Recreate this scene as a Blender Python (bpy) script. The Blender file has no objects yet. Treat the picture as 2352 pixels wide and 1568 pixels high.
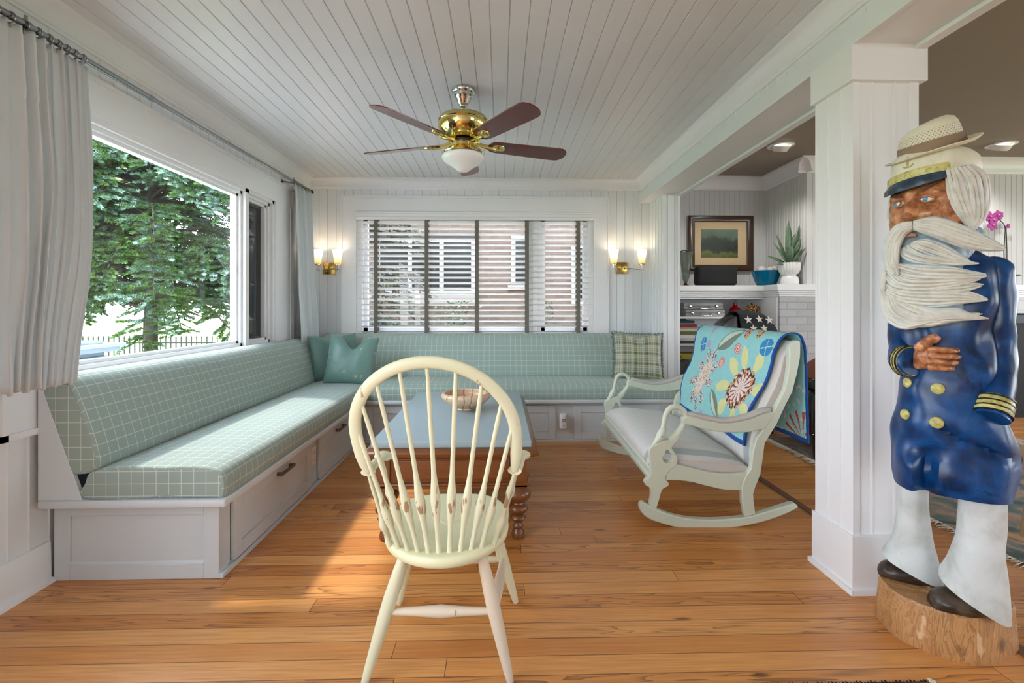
import bpy, bmesh, math, random
from mathutils import Vector, Matrix, noise

PI = math.pi
scene = bpy.context.scene
COL = scene.collection

# ------------------------------------------------------------------ camera
cam_d = bpy.data.cameras.new('camera')
cam = bpy.data.objects.new('camera', cam_d)
COL.objects.link(cam)
cam.location = (0, 0, 1.15)
cam.rotation_euler = (PI / 2, 0, -math.radians(1.46))
cam_d.sensor_width = 36
cam_d.lens = 1100 / 2352 * 36
cam_d.shift_y = -79 / 2352
cam_d.clip_start = 0.05
cam_d.clip_end = 400
scene.camera = cam

# ------------------------------------------------------------------ world, sun, exposure
world = bpy.data.worlds.new('world')
scene.world = world
world.use_nodes = True
wt = world.node_tree
wt.nodes.clear()
wo = wt.nodes.new('ShaderNodeOutputWorld')
wb = wt.nodes.new('ShaderNodeBackground')
wg = wt.nodes.new('ShaderNodeValToRGB')
wtc = wt.nodes.new('ShaderNodeTexCoord')
wsx = wt.nodes.new('ShaderNodeSeparateXYZ')
wt.links.new(wtc.outputs['Generated'], wsx.inputs[0])
wt.links.new(wsx.outputs['Z'], wg.inputs[0])
wt.links.new(wg.outputs[0], wb.inputs[0])
wt.links.new(wb.outputs[0], wo.inputs[0])
wg.color_ramp.elements[0].position = 0.0
wg.color_ramp.elements[0].color = (0.88, 0.943, 1.0, 1)
wg.color_ramp.elements[1].position = 0.6
wg.color_ramp.elements[1].color = (0.70, 0.83, 1.0, 1)
wb.inputs[1].default_value = 7.5

sun_d = bpy.data.lights.new('sun', 'SUN')
sun = bpy.data.objects.new('sun', sun_d)
COL.objects.link(sun)
sun_d.energy = 2.9
sun_d.angle = math.radians(4)
sun_d.color = (1.0, 0.93, 0.82)
sun.rotation_euler = Vector((0.62, -0.12, -0.80)).to_track_quat('-Z', 'Y').to_euler()

scene.view_settings.view_transform = 'Standard'
scene.view_settings.look = 'None'
scene.view_settings.gamma = 1
scene.view_settings.use_curve_mapping = False
scene.view_settings.exposure = 0.48
cy = scene.cycles
cy.max_bounces = 10
cy.diffuse_bounces = 6
cy.glossy_bounces = 4
cy.transmission_bounces = 8
cy.transparent_max_bounces = 12
cy.caustics_reflective = False
cy.caustics_refractive = False
cy.sample_clamp_indirect = 6
try:
    cy.use_denoising = True
except Exception:
    pass


def ceiling_area(name, loc, size, energy, color=(1, 1, 1), rot=(0, 0, 0)):
    d = bpy.data.lights.new(name, 'AREA')
    d.shape = 'RECTANGLE'
    d.size, d.size_y = size
    d.energy = energy
    d.color = color
    o = bpy.data.objects.new(name, d)
    COL.objects.link(o)
    o.location = loc
    o.rotation_euler = rot
    return o


# ------------------------------------------------------------------ materials
def srgb(r, g, b):
    def f(c):
        c = c / 255.0
        return c / 12.92 if c <= 0.04045 else ((c + 0.055) / 1.055) ** 2.4
    return (f(r), f(g), f(b), 1)


class NT:
    def __init__(s, name):
        s.m = bpy.data.materials.new(name)
        s.m.use_nodes = True
        s.t = s.m.node_tree
        s.t.nodes.clear()
        s.out = s.t.nodes.new('ShaderNodeOutputMaterial')
        s.b = s.t.nodes.new('ShaderNodeBsdfPrincipled')
        s.t.links.new(s.b.outputs[0], s.out.inputs[0])

    def n(s, typ, **kw):
        nd = s.t.nodes.new(typ)
        for k, v in kw.items():
            if k.startswith('i_'):
                nd.inputs[k[2:].replace('_', ' ')].default_value = v
            else:
                setattr(nd, k, v)
        return nd

    def l(s, a, b):
        s.t.links.new(a, b)

    def math(s, op, a, b=None, c=None):
        nd = s.t.nodes.new('ShaderNodeMath')
        nd.operation = op
        for i, v in enumerate((a, b, c)):
            if v is None:
                continue
            if isinstance(v, (int, float)):
                nd.inputs[i].default_value = v
            else:
                s.t.links.new(v, nd.inputs[i])
        return nd.outputs[0]

    def mix(s, f, a, b, bt='MIX'):
        nd = s.t.nodes.new('ShaderNodeMix')
        nd.data_type = 'RGBA'
        nd.blend_type = bt
        for sock, v in ((nd.inputs[0], f), (nd.inputs[6], a), (nd.inputs[7], b)):
            if isinstance(v, (int, float)):
                sock.default_value = v
            elif isinstance(v, tuple):
                sock.default_value = v
            else:
                s.t.links.new(v, sock)
        return nd.outputs[2]

    def ramp(s, f, stops, interp='LINEAR'):
        nd = s.t.nodes.new('ShaderNodeValToRGB')
        cr = nd.color_ramp
        cr.interpolation = interp
        while len(cr.elements) < len(stops):
            cr.elements.new(0.5)
        for e, (p, c) in zip(cr.elements, stops):
            e.position = p
            e.color = c
        s.t.links.new(f, nd.inputs[0])
        return nd.outputs[0]

    def coord(s, which='Object', scale=(1, 1, 1), rot=(0, 0, 0), loc=(0, 0, 0)):
        tc = s.t.nodes.new('ShaderNodeTexCoord')
        mp = s.t.nodes.new('ShaderNodeMapping')
        s.t.links.new(tc.outputs[which], mp.inputs[0])
        mp.inputs['Scale'].default_value = scale
        mp.inputs['Rotation'].default_value = rot
        mp.inputs['Location'].default_value = loc
        return mp.outputs[0]

    def noise(s, vec, scale=5, detail=3, rough=0.5, dist=0.0):
        nd = s.t.nodes.new('ShaderNodeTexNoise')
        nd.inputs['Scale'].default_value = scale
        nd.inputs['Detail'].default_value = detail
        nd.inputs['Roughness'].default_value = rough
        nd.inputs['Distortion'].default_value = dist
        if vec is not None:
            s.t.links.new(vec, nd.inputs['Vector'])
        return nd.outputs['Fac']

    def bump(s, h, strength=0.2, dist=0.01):
        nd = s.t.nodes.new('ShaderNodeBump')
        nd.inputs['Strength'].default_value = strength
        nd.inputs['Distance'].default_value = dist
        s.t.links.new(h, nd.inputs['Height'])
        s.t.links.new(nd.outputs[0], s.b.inputs['Normal'])

    def set(s, **kw):
        for k, v in kw.items():
            k = k.replace('_', ' ')
            if isinstance(v, (int, float, tuple)):
                s.b.inputs[k].default_value = v
            else:
                s.t.links.new(v, s.b.inputs[k])
        return s


def simple(name, col, rough=0.5, metal=0.0, noise_amt=0.0, nscale=8, bump=0.0, bscale=200, spec=None, coat=0.0, sheen=0.0):
    t = NT(name)
    c = srgb(*col)
    if noise_amt > 0:
        v = t.coord('Object')
        f = t.noise(v, nscale, 4)
        d = tuple(x * (1 - noise_amt) for x in c[:3]) + (1,)
        e = tuple(min(1, x * (1 + noise_amt)) for x in c[:3]) + (1,)
        t.set(Base_Color=t.mix(f, d, e))
    else:
        t.set(Base_Color=c)
    t.set(Roughness=rough, Metallic=metal)
    if spec is not None:
        t.b.inputs['Specular IOR Level'].default_value = spec
    if coat:
        t.b.inputs['Coat Weight'].default_value = coat
        t.b.inputs['Coat Roughness'].default_value = 0.15
    if sheen:
        t.b.inputs['Sheen Weight'].default_value = sheen
    if bump > 0:
        v = t.coord('Object')
        t.bump(t.noise(v, bscale, 2), bump, 0.002)
    return t.m


# ------------------------------------------------------------------ mesh building
class MB:
    def __init__(s):
        s.bm = bmesh.new()
        s.uv = s.bm.loops.layers.uv.new('UVMap')
        s.mi = 0

    def _f(s, vs, uvs=None, smooth=False):
        try:
            f = s.bm.faces.new(vs)
        except ValueError:
            return None
        f.material_index = s.mi
        f.smooth = smooth
        if uvs:
            for l, u in zip(f.loops, uvs):
                l[s.uv].uv = u
        return f

    def box(s, x0, x1, y0, y1, z0, z1, M=None):
        P = [Vector((x, y, z)) for z in (z0, z1) for y in (y0, y1) for x in (x0, x1)]
        if M is not None:
            P = [M @ p for p in P]
        v = [s.bm.verts.new(p) for p in P]
        for q in ((0, 2, 3, 1), (4, 5, 7, 6), (0, 1, 5, 4), (2, 6, 7, 3), (0, 4, 6, 2), (1, 3, 7, 5)):
            s._f([v[i] for i in q])
        return s

    def rbox(s, x0, x1, y0, y1, z0, z1, r=0.005, seg=2, M=None):
        """box with rounded edges"""
        b2 = bmesh.new()
        bmesh.ops.create_cube(b2, size=1)
        for v in b2.verts:
            v.co = Vector(((x0 + x1) / 2 + v.co.x * (x1 - x0), (y0 + y1) / 2 + v.co.y * (y1 - y0), (z0 + z1) / 2 + v.co.z * (z1 - z0)))
        bmesh.ops.bevel(b2, geom=b2.edges[:], offset=r, segments=seg, profile=0.5, affect='EDGES')
        if M is not None:
            b2.transform(M)
        s.merge(b2, smooth=True)
        return s

    def merge(s, b2, smooth=False, M=None):
        mp = {}
        for v in b2.verts:
            mp[v] = s.bm.verts.new(M @ v.co if M is not None else v.co)
        for f in b2.faces:
            s._f([mp[v] for v in f.verts], None, smooth)
        b2.free()
        return s

    def loft(s, rings, closed=True, caps=True, smooth=True, uvs=None, wrap=False):
        """rings: list of lists of points; closed = each ring is a closed loop; wrap = last ring joins first"""
        R = [[s.bm.verts.new(Vector(p)) for p in r] for r in rings]
        n = len(R[0])
        m = n if closed else n - 1
        k = len(R)
        for i in range(k if wrap else k - 1):
            i2 = (i + 1) % k
            for j in range(m):
                j2 = (j + 1) % n
                uv = None
                if uvs:
                    u = uvs
                    uv = [u[i][j], u[i][j2] if j2 else (u[i][n] if len(u[i]) > n else u[i][0]),
                          u[i2][j2] if j2 else (u[i2][n] if len(u[i2]) > n else u[i2][0]), u[i2][j]]
                s._f([R[i][j], R[i][j2], R[i2][j2], R[i2][j]], uv, smooth)
        if caps and closed and not wrap:
            s._f(R[0][::-1], None, smooth=False)
            s._f(R[-1], None, smooth=False)
        return s

    def lathe(s, prof, c=(0, 0, 0), seg=24, M=None, caps=True, sx=1.0, sy=1.0):
        """prof: list of (r, z) from bottom to top, around local z at c"""
        rings = []
        for r, z in prof:
            ring = []
            for i in range(seg):
                a = 2 * PI * i / seg
                p = Vector((c[0] + r * math.cos(a) * sx, c[1] + r * math.sin(a) * sy, c[2] + z))
                ring.append(M @ p if M is not None else p)
            rings.append(ring)
        return s.loft(rings, caps=caps)

    def tube(s, pts, rad, seg=10, caps=True, flat=None, up=None, closed=False):
        """sweep a circle (or an ellipse: flat=(a,b) factors) along pts; rad number or list"""
        P = [Vector(p) for p in pts]
        n = len(P)
        if isinstance(rad, (int, float)):
            rad = [rad] * n
        T = []
        for i in range(n):
            if closed:
                t = P[(i + 1) % n] - P[i - 1]
            else:
                t = P[min(i + 1, n - 1)] - P[max(i - 1, 0)]
            T.append(t.normalized() if t.length > 1e-9 else Vector((0, 0, 1)))
        ref = Vector(up) if up else (Vector((0, 0, 1)) if abs(T[0].z) < 0.9 else Vector((1, 0, 0)))
        N = (ref - T[0] * ref.dot(T[0])).normalized()
        rings = []
        fa, fb = flat or (1, 1)
        for i in range(n):
            if i:
                if up:
                    r0 = Vector(up)
                    N = r0 - T[i] * r0.dot(T[i])
                else:
                    N = N - T[i] * N.dot(T[i])
                N = N.normalized() if N.length > 1e-6 else Vector((1, 0, 0))
            B = T[i].cross(N)
            ring = [P[i] + (N * math.cos(2 * PI * k / seg) * fa + B * math.sin(2 * PI * k / seg) * fb) * rad[i] for k in range(seg)]
            rings.append(ring)
        return s.loft(rings, caps=caps and not closed, wrap=closed)

    def prism(s, poly, axis, lo, hi, M=None, smooth=False):
        """extrude a 2-D polygon along an axis. axis x: poly=(y,z); y: poly=(x,z); z: poly=(x,y)"""
        def P(p, t):
            v = {'x': (t, p[0], p[1]), 'y': (p[0], t, p[1]), 'z': (p[0], p[1], t)}[axis]
            v = Vector(v)
            return M @ v if M is not None else v
        a = [s.bm.verts.new(P(p, lo)) for p in poly]
        b = [s.bm.verts.new(P(p, hi)) for p in poly]
        n = len(poly)
        for i in range(n):
            j = (i + 1) % n
            s._f([a[i], a[j], b[j], b[i]], None, smooth)
        s._f(a[::-1])
        s._f(b)
        return s

    def strip(s, prof, axis, lo, hi, smooth=False, seg=1):
        """open profile swept straight along an axis, uv = (arc length, position)"""
        def P(p, t):
            return Vector({'x': (t, p[0], p[1]), 'y': (p[0], t, p[1]), 'z': (p[0], p[1], t)}[axis])
        al = [0]
        for a, b in zip(prof, prof[1:]):
            al.append(al[-1] + math.hypot(b[0] - a[0], b[1] - a[1]))
        rings, uvs = [], []
        for k in range(seg + 1):
            t = lo + (hi - lo) * k / seg
            rings.append([P(p, t) for p in prof])
            uvs.append([(u, t) for u in al])
        return s.loft(rings, closed=False, caps=False, smooth=smooth, uvs=uvs)

    def sphere(s, c, r, sx=1, sy=1, sz=1, seg=16, ring=10, M=None):
        prof = []
        for i in range(ring + 1):
            a = -PI / 2 + PI * i / ring
            prof.append((max(1e-4, r * math.cos(a)), r * math.sin(a) * sz))
        return s.lathe(prof, c, seg, M, caps=True, sx=sx, sy=sy)

    def build(s, name, mat, parent=None, bevel=0, sub=0, recalc=True, sharp=42):
        if recalc:
            bmesh.ops.recalc_face_normals(s.bm, faces=s.bm.faces[:])
        me = bpy.data.meshes.new(name)
        s.bm.to_mesh(me)
        s.bm.free()
        me.set_sharp_from_angle(angle=math.radians(sharp))
        for m in (mat if isinstance(mat, (list, tuple)) else [mat]):
            me.materials.append(m)
        o = bpy.data.objects.new(name, me)
        COL.objects.link(o)
        if parent is not None:
            o.parent = parent
        if bevel:
            md = o.modifiers.new('bevel', 'BEVEL')
            md.width = bevel
            md.segments = 2
            md.limit_method = 'ANGLE'
            md.angle_limit = math.radians(40)
            md.harden_normals = False
        if sub:
            md = o.modifiers.new('subsurf', 'SUBSURF')
            md.levels = sub
            md.render_levels = sub
        return o


def thing(name, label, cat, loc=(0, 0, 0), rz=0, group=None, rot=None):
    o = bpy.data.objects.new(name, None)
    COL.objects.link(o)
    o.location = loc
    o.rotation_euler = rot if rot else (0, 0, rz)
    o['label'] = label
    o['category'] = cat
    if group:
        o['group'] = group
    return o


def tag(o, label, cat, group=None, kind=None):
    o['label'] = label
    o['category'] = cat
    if group:
        o['group'] = group
    if kind:
        o['kind'] = kind
    return o


def struct(o):
    o['kind'] = 'structure'
    return o


def copy_tree(o, parent=None):
    kids = [c for c in bpy.data.objects if c.parent == o]
    c = o.copy()
    COL.objects.link(c)
    c.parent = parent
    for k in kids:
        copy_tree(k, c)
    return c


def lerp(a, b, t):
    return a + (b - a) * t


def smooth_path(pts, n=8):
    """Catmull-Rom through pts"""
    P = [Vector(p) for p in pts]
    out = []
    for i in range(len(P) - 1):
        p0 = P[max(i - 1, 0)]
        p1, p2 = P[i], P[i + 1]
        p3 = P[min(i + 2, len(P) - 1)]
        for k in range(n):
            t = k / n
            out.append(0.5 * ((2 * p1) + (-p0 + p2) * t + (2 * p0 - 5 * p1 + 4 * p2 - p3) * t * t + (-p0 + 3 * p1 - 3 * p2 + p3) * t ** 3))
    out.append(P[-1])
    return out

# ------------------------------------------------------------------ shared materials
def paint(name, col, rough=0.42, amt=0.03):
    t = NT(name)
    v = t.coord('Object')
    c = srgb(*col)
    f = t.noise(v, 3.0, 4)
    t.set(Base_Color=t.mix(f, tuple(x * (1 - amt) for x in c[:3]) + (1,), c), Roughness=rough)
    t.bump(t.noise(v, 90, 2), 0.05, 0.002)
    return t.m


M_WHITE = paint('white_paint', (223, 226, 228))
M_WHITE2 = paint('white_trim_paint', (230, 230, 231), 0.35)
M_CEIL = paint('ceiling_paint', (216, 217, 217), 0.38)
M_BENCH = paint('bench_paint', (206, 213, 218), 0.4)
M_TAUPE = paint('taupe_ceiling_paint', (146, 137, 127), 0.8)
M_GREYWALL = paint('soft_grey_wall_paint', (205, 205, 206), 0.6)


def floor_mat():
    t = NT('heart_pine_floor')
    tc = t.n('ShaderNodeTexCoord')
    sp = t.n('ShaderNodeSeparateXYZ')
    t.l(tc.outputs['Object'], sp.inputs[0])
    X, Y = sp.outputs[0], sp.outputs[1]
    W = 0.083
    yy = t.math('DIVIDE', Y, W)
    row = t.math('FLOOR', yy)
    fy = t.math('FRACT', yy)
    wn = t.n('ShaderNodeTexWhiteNoise', noise_dimensions='1D')
    t.l(row, wn.inputs['W'])
    off = t.math('MULTIPLY', wn.outputs['Value'], 7.3)
    xx = t.math('DIVIDE', t.math('ADD', X, off), 1.9)
    colm = t.math('FLOOR', xx)
    fx = t.math('FRACT', xx)
    cb = t.n('ShaderNodeCombineXYZ')
    t.l(row, cb.inputs[0])
    t.l(colm, cb.inputs[1])
    w2 = t.n('ShaderNodeTexWhiteNoise', noise_dimensions='3D')
    t.l(cb.outputs[0], w2.inputs['Vector'])
    sc = t.n('ShaderNodeSeparateColor')
    t.l(w2.outputs['Color'], sc.inputs[0])
    r1, r2, r3 = sc.outputs[0], sc.outputs[1], sc.outputs[2]
    # per-board shifted coordinates
    cv = t.n('ShaderNodeCombineXYZ')
    t.l(t.math('MULTIPLY', t.math('ADD', X, t.math('MULTIPLY', r1, 31.0)), 1.0), cv.inputs[0])
    t.l(t.math('ADD', Y, t.math('MULTIPLY', r2, 17.0)), cv.inputs[1])
    t.l(t.math('MULTIPLY', r3, 9.0), cv.inputs[2])
    mp = t.n('ShaderNodeMapping')
    mp.inputs['Scale'].default_value = (1.6, 42, 1)
    t.l(cv.outputs[0], mp.inputs[0])
    fine = t.noise(mp.outputs[0], 2.6, 5, 0.62, 0.3)
    mp2 = t.n('ShaderNodeMapping')
    mp2.inputs['Scale'].default_value = (0.55, 9, 1)
    t.l(cv.outputs[0], mp2.inputs[0])
    big = t.noise(mp2.outputs[0], 2.0, 2, 0.5, 0.4)
    # flat-sawn cathedral rings: bands of a stretched noise field
    bands = t.math('FRACT', t.math('MULTIPLY', big, 11.0))
    line = t.math('POWER', bands, 5.0)
    show = t.math('GREATER_THAN', r3, 0.50)
    ring = t.math('MULTIPLY', t.math('MULTIPLY', line, show), 0.80)
    base = t.ramp(r1, [(0.0, srgb(204, 134, 70)), (0.35, srgb(214, 144, 76)), (0.7, srgb(224, 158, 90)), (1.0, srgb(228, 166, 100))])
    dark = srgb(98, 52, 22)
    c1 = t.mix(t.math('MULTIPLY', t.math('SUBTRACT', fine, 0.36), 1.5), base, srgb(164, 98, 42))
    c2 = t.mix(ring, c1, dark)
    # knots
    vo = t.n('ShaderNodeTexVoronoi')
    mp3 = t.n('ShaderNodeMapping')
    mp3.inputs['Scale'].default_value = (1.1, 4.2, 1)
    t.l(tc.outputs['Object'], mp3.inputs[0])
    t.l(mp3.outputs[0], vo.inputs['Vector'])
    vo.inputs['Scale'].default_value = 1.5
    kn = t.ramp(vo.outputs['Distance'], [(0.0, (1, 1, 1, 1)), (0.035, (0.8, 0.8, 0.8, 1)), (0.07, (0, 0, 0, 1))])
    c3 = t.mix(t.math('MULTIPLY', kn, 0.8), c2, srgb(60, 30, 14))
    # seams between boards
    ey = t.math('MINIMUM', fy, t.math('SUBTRACT', 1.0, fy))
    ex = t.math('MULTIPLY', t.math('MINIMUM', fx, t.math('SUBTRACT', 1.0, fx)), 1.9 / W)
    e = t.math('MINIMUM', ey, ex)
    seam = t.math('LESS_THAN', e, 0.016)
    c4 = t.mix(t.math('MULTIPLY', seam, 0.8), c3, srgb(58, 30, 14))
    t.set(Base_Color=c4, Roughness=t.math('ADD', 0.27, t.math('MULTIPLY', fine, 0.14)))
    t.b.inputs['Specular IOR Level'].default_value = 0.55
    h = t.math('SUBTRACT', t.math('MULTIPLY', fine, 0.15), seam)
    t.bump(h, 0.25, 0.002)
    return t.m


M_FLOOR = floor_mat()


def check_fabric(name, base, line, pitch=0.05, lw=0.06):
    """woven windowpane check in uv space (metres)"""
    t = NT(name)
    tc = t.n('ShaderNodeTexCoord')
    sp = t.n('ShaderNodeSeparateXYZ')
    t.l(tc.outputs['UV'], sp.inputs[0])
    ms = []
    for k in (0, 1):
        f = t.math('FRACT', t.math('DIVIDE', sp.outputs[k], pitch))
        ms.append(t.math('LESS_THAN', f, lw))
    m = t.math('MAXIMUM', ms[0], ms[1])
    v = t.coord('UV', (1, 1, 1))
    wv = t.noise(v, 900, 2)
    big = t.noise(v, 9, 3)
    c = srgb(*base)
    c1 = t.mix(wv, tuple(x * 0.86 for x in c[:3]) + (1,), tuple(min(1, x * 1.12) for x in c[:3]) + (1,))
    c1 = t.mix(t.math('MULTIPLY', big, 0.25), c1, tuple(x * 0.9 for x in c[:3]) + (1,))
    c2 = t.mix(t.math('MULTIPLY', m, 0.8), c1, srgb(*line))
    t.set(Base_Color=c2, Roughness=0.85)
    t.b.inputs['Sheen Weight'].default_value = 0.15
    t.bump(wv, 0.12, 0.001)
    return t.m


M_CHECK = check_fabric('green_windowpane_fabric', (150, 166, 158), (206, 214, 207))
M_CURTAIN = simple('curtain_linen', (198, 203, 205), 0.9, noise_amt=0.03, nscale=60, bump=0.15, bscale=700)
M_CHROME = simple('chrome', (200, 200, 200), 0.12, 1.0)
M_STEEL = simple('brushed_steel', (150, 150, 150), 0.2, 1.0)
M_PEWTER = simple('pewter', (120, 115, 110), 0.35, 1.0)
M_BRASS = simple('polished_brass', (222, 206, 138), 0.12, 1.0)
M_BLACK = simple('black', (18, 18, 18), 0.5)


def glass(name, rough=0.0, tint=(1, 1, 1, 1)):
    """window pane: clear with a Fresnel reflection"""
    m = bpy.data.materials.new(name)
    m.use_nodes = True
    nt = m.node_tree
    nt.nodes.clear()
    o = nt.nodes.new('ShaderNodeOutputMaterial')
    mx = nt.nodes.new('ShaderNodeMixShader')
    tr = nt.nodes.new('ShaderNodeBsdfTransparent')
    gl = nt.nodes.new('ShaderNodeBsdfGlossy')
    fr = nt.nodes.new('ShaderNodeFresnel')
    fr.inputs[0].default_value = 1.5
    gl.inputs['Roughness'].default_value = rough
    tr.inputs[0].default_value = tint
    ge = nt.nodes.new('ShaderNodeNewGeometry')
    mu = nt.nodes.new('ShaderNodeMath')
    mu.operation = 'MULTIPLY'
    iv = nt.nodes.new('ShaderNodeMath')
    iv.operation = 'SUBTRACT'
    iv.inputs[0].default_value = 1.0
    nt.links.new(ge.outputs['Backfacing'], iv.inputs[1])
    nt.links.new(fr.outputs[0], mu.inputs[0])
    nt.links.new(iv.outputs[0], mu.inputs[1])
    nt.links.new(mu.outputs[0], mx.inputs[0])
    nt.links.new(tr.outputs[0], mx.inputs[1])
    nt.links.new(gl.outputs[0], mx.inputs[2])
    nt.links.new(mx.outputs[0], o.inputs[0])
    return m


M_PANE = glass('window_glass')


def grooved(mb, axis, lo, hi, z0, z1, plane, depth_dir, pitch=0.086, gw=0.006, gd=0.006, start=None, bead=False):
    """tongue-and-groove boards: grooves cut along the cross axis.
    axis 'x': boards run vertically on a wall facing y (plane = y); 'y': wall facing x (plane = x)"""
    n0 = math.ceil((lo - (start or 0)) / pitch)
    pr = [(lo, 0)]
    k = n0
    while True:
        g = (start or 0) + k * pitch
        if g > hi - gw:
            break
        if g > lo + gw:
            pr += [(g - gw / 2, 0), (g - gw / 6, -gd), (g + gw / 6, -gd), (g + gw / 2, 0)]
        k += 1
    pr.append((hi, 0))
    if axis == 'x':
        P = [(a, plane + d * depth_dir) for a, d in pr]
        mb.strip(P, 'z', z0, z1)
    elif axis == 'y':
        P = [(plane + d * depth_dir, a) for a, d in pr]
        mb.strip(P, 'z', z0, z1)
    elif axis == 'c':   # ceiling: boards run along y, z0..z1 are the y limits, plane = z
        P = [(a, plane + d * depth_dir) for a, d in pr]
        mb.strip(P, 'y', z0, z1)
    return mb

# ------------------------------------------------------------------ room shell
YB = 4.82      # back wall
XL = -1.90     # left wall
YN = -2.6      # how far the room runs behind the camera
ZC = 2.43
WT = 0.16

m = MB(); m.box(-2.06, 8.2, YN, 6.0, -0.06, 0.0)
struct(m.build('floor', M_FLOOR))
m = MB(); m.prism([(1.72, 0), (1.726, 0.006), (1.764, 0.006), (1.77, 0)], 'y', 2.14, 4.40)
m.prism([(1.72, 0), (1.726, 0.006), (1.764, 0.006), (1.77, 0)], 'y', -1.5, 1.86)
struct(m.build('trim_1', simple('floor_threshold_wood', (112, 78, 52), 0.45, noise_amt=0.15, nscale=20)))

m = MB()
grooved(m, 'c', -2.0, 1.55, YN, YB + 0.05, ZC, -1, 0.0867, 0.008, 0.0045, start=1.345)
m.box(-2.06, 1.55, YN, YB + 0.16, ZC + 0.012, ZC + 0.05)
struct(m.build('ceiling', M_CEIL))

# crown moulding
def crown(z, p=0.07, h=0.105):
    """(outward, z) from wall low to ceiling"""
    pts = [(0, z - h), (0.010, z - h), (0.012, z - h + 0.012), (0.018, z - h + 0.016), (0.020, z - h + 0.026)]
    for i in range(7):
        a = i / 6 * PI / 2
        pts.append((0.020 + (p - 0.026) * (1 - math.cos(a)), z - h + 0.028 + (h - 0.040) * math.sin(a)))
    pts += [(p - 0.002, z - 0.010), (p, z - 0.008), (p, z)]
    return pts

m = MB()
cr = crown(ZC)
m.strip([(YB - a, b) for a, b in cr], 'x', XL, 1.42)
struct(m.build('trim_2', M_WHITE2))
m = MB(); m.strip([(XL + a, b) for a, b in cr], 'y', YN, YB)
struct(m.build('trim_3', M_WHITE2))
m = MB(); m.strip([(1.42 - a, b) for a, b in cr], 'y', YN, YB)
struct(m.build('trim_4', M_WHITE2))

# back wall with a window opening x -1.43..0.946, z 0.86..2.105
BX0, BX1, BZ0, BZ1 = -1.43, 0.946, 0.86, 2.105
m = MB()
grooved(m, 'x', XL, BX0, 0, ZC, YB, -1, 0.0852, start=-1.80)
grooved(m, 'x', BX1, 1.56, 0, ZC, YB, -1, 0.0852, start=-1.80)
grooved(m, 'x', BX0, BX1, BZ1, ZC, YB, -1, 0.0852, start=-1.80)
grooved(m, 'x', BX0, BX1, 0, BZ0, YB, -1, 0.0852, start=-1.80)
m.box(-2.06, BX0, YB + 0.012, YB + WT, 0, 2.6)
m.box(BX1, 1.66, YB + 0.012, YB + WT, 0, 2.6)
m.box(BX0, BX1, YB + 0.012, YB + WT, BZ1, 2.6)
m.box(BX0, BX1, YB + 0.012, YB + WT, 0, BZ0)
struct(m.build('wall_back', M_WHITE))

# left wall with opening for the two windows y 2.00..4.09, z 0.83..2.06
LY0, LY1, LZ0, LZ1 = 1.95, 4.06, 0.815, 2.02
m = MB()
grooved(m, 'y', 0.90, LY0, 0, ZC, XL, -1, 0.0852, start=0.02)
grooved(m, 'y', YN, 0.90, 0, 0.60, XL, -1, 0.0852, start=0.02)
grooved(m, 'y', YN, 0.90, 2.10, ZC, XL, -1, 0.0852, start=0.02)
grooved(m, 'y', LY1, YB, 0, ZC, XL, -1, 0.0852, start=0.02)
grooved(m, 'y', LY0, LY1, LZ1, ZC, XL, -1, 0.0852, start=0.02)
grooved(m, 'y', LY0, LY1, 0, LZ0, XL, -1, 0.0852, start=0.02)
m.box(XL - WT, XL - 0.012, 0.90, LY0, 0, 2.6)
m.box(XL - WT, XL - 0.012, YN, 0.90, 0, 0.60); m.box(XL - WT, XL - 0.012, YN, 0.90, 2.10, 2.6)
m.box(XL - WT, XL - 0.012, LY1, YB + WT, 0, 2.6)
m.box(XL - WT, XL - 0.012, LY0, LY1, LZ1, 2.6)
m.box(XL - WT, XL - 0.012, LY0, LY1, 0, LZ0)
struct(m.build('wall_left', M_WHITE))
m = MB()
m.strip([(XL + 0.0, 0.17), (XL + 0.012, 0.168), (XL + 0.016, 0.162), (XL + 0.018, 0.02), (XL + 0.034, 0.014), (XL + 0.036, 0.0)], 'y', YN, 2.06)
struct(m.build('baseboard_left', M_WHITE2))

# unseen window openings added for side light; end wall solid to cut frontal light
m = MB()
for y_ in (YN, -0.85, 0.82):
    m.box(XL - 0.12, XL + 0.01, y_, y_ + 0.08, 0.60, 2.10)
m.box(XL - 0.12, XL + 0.02, YN, 0.90, 0.58, 0.62); m.box(XL - 0.12, XL + 0.01, YN, 0.90, 2.04, 2.10)
struct(m.build('added_light_window', M_WHITE2))
m = MB(); m.box(XL - WT, -1.1, YN - 0.12, YN, 0, 2.6); m.box(-1.1, 1.70, YN - 0.12, YN, 0, 2.6)
struct(m.build('wall_rear', M_WHITE))

# casing round the left windows: one broad flat frame with a bead
m = MB()
for (y0, y1, z0, z1) in ((1.87, 4.40, 2.035, 2.205), (1.87, 1.97, 0.66, 2.035), (4.06, 4.34, 0.66, 2.035), (1.97, 4.06, 0.66, 0.835)):
    m.box(XL, XL + 0.022, y0, y1, z0, z1)
m.box(XL, XL + 0.034, 1.845, 1.87, 0.637, 2.215)
m.box(XL, XL + 0.034, 4.38, 4.40, 0.637, 2.215)
m.box(XL, XL + 0.030, 4.34, 4.38, 0.66, 2.035)
m.box(XL, XL + 0.034, 1.845, 4.40, 2.195, 2.215)
m.box(XL, XL + 0.034, 1.845, 4.40, 0.637, 0.662)
# sill cap
m.box(XL - 0.12, XL + 0.03, 1.96, 4.06, 0.815, 0.84)
struct(m.build('trim_5', M_WHITE2))

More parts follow.
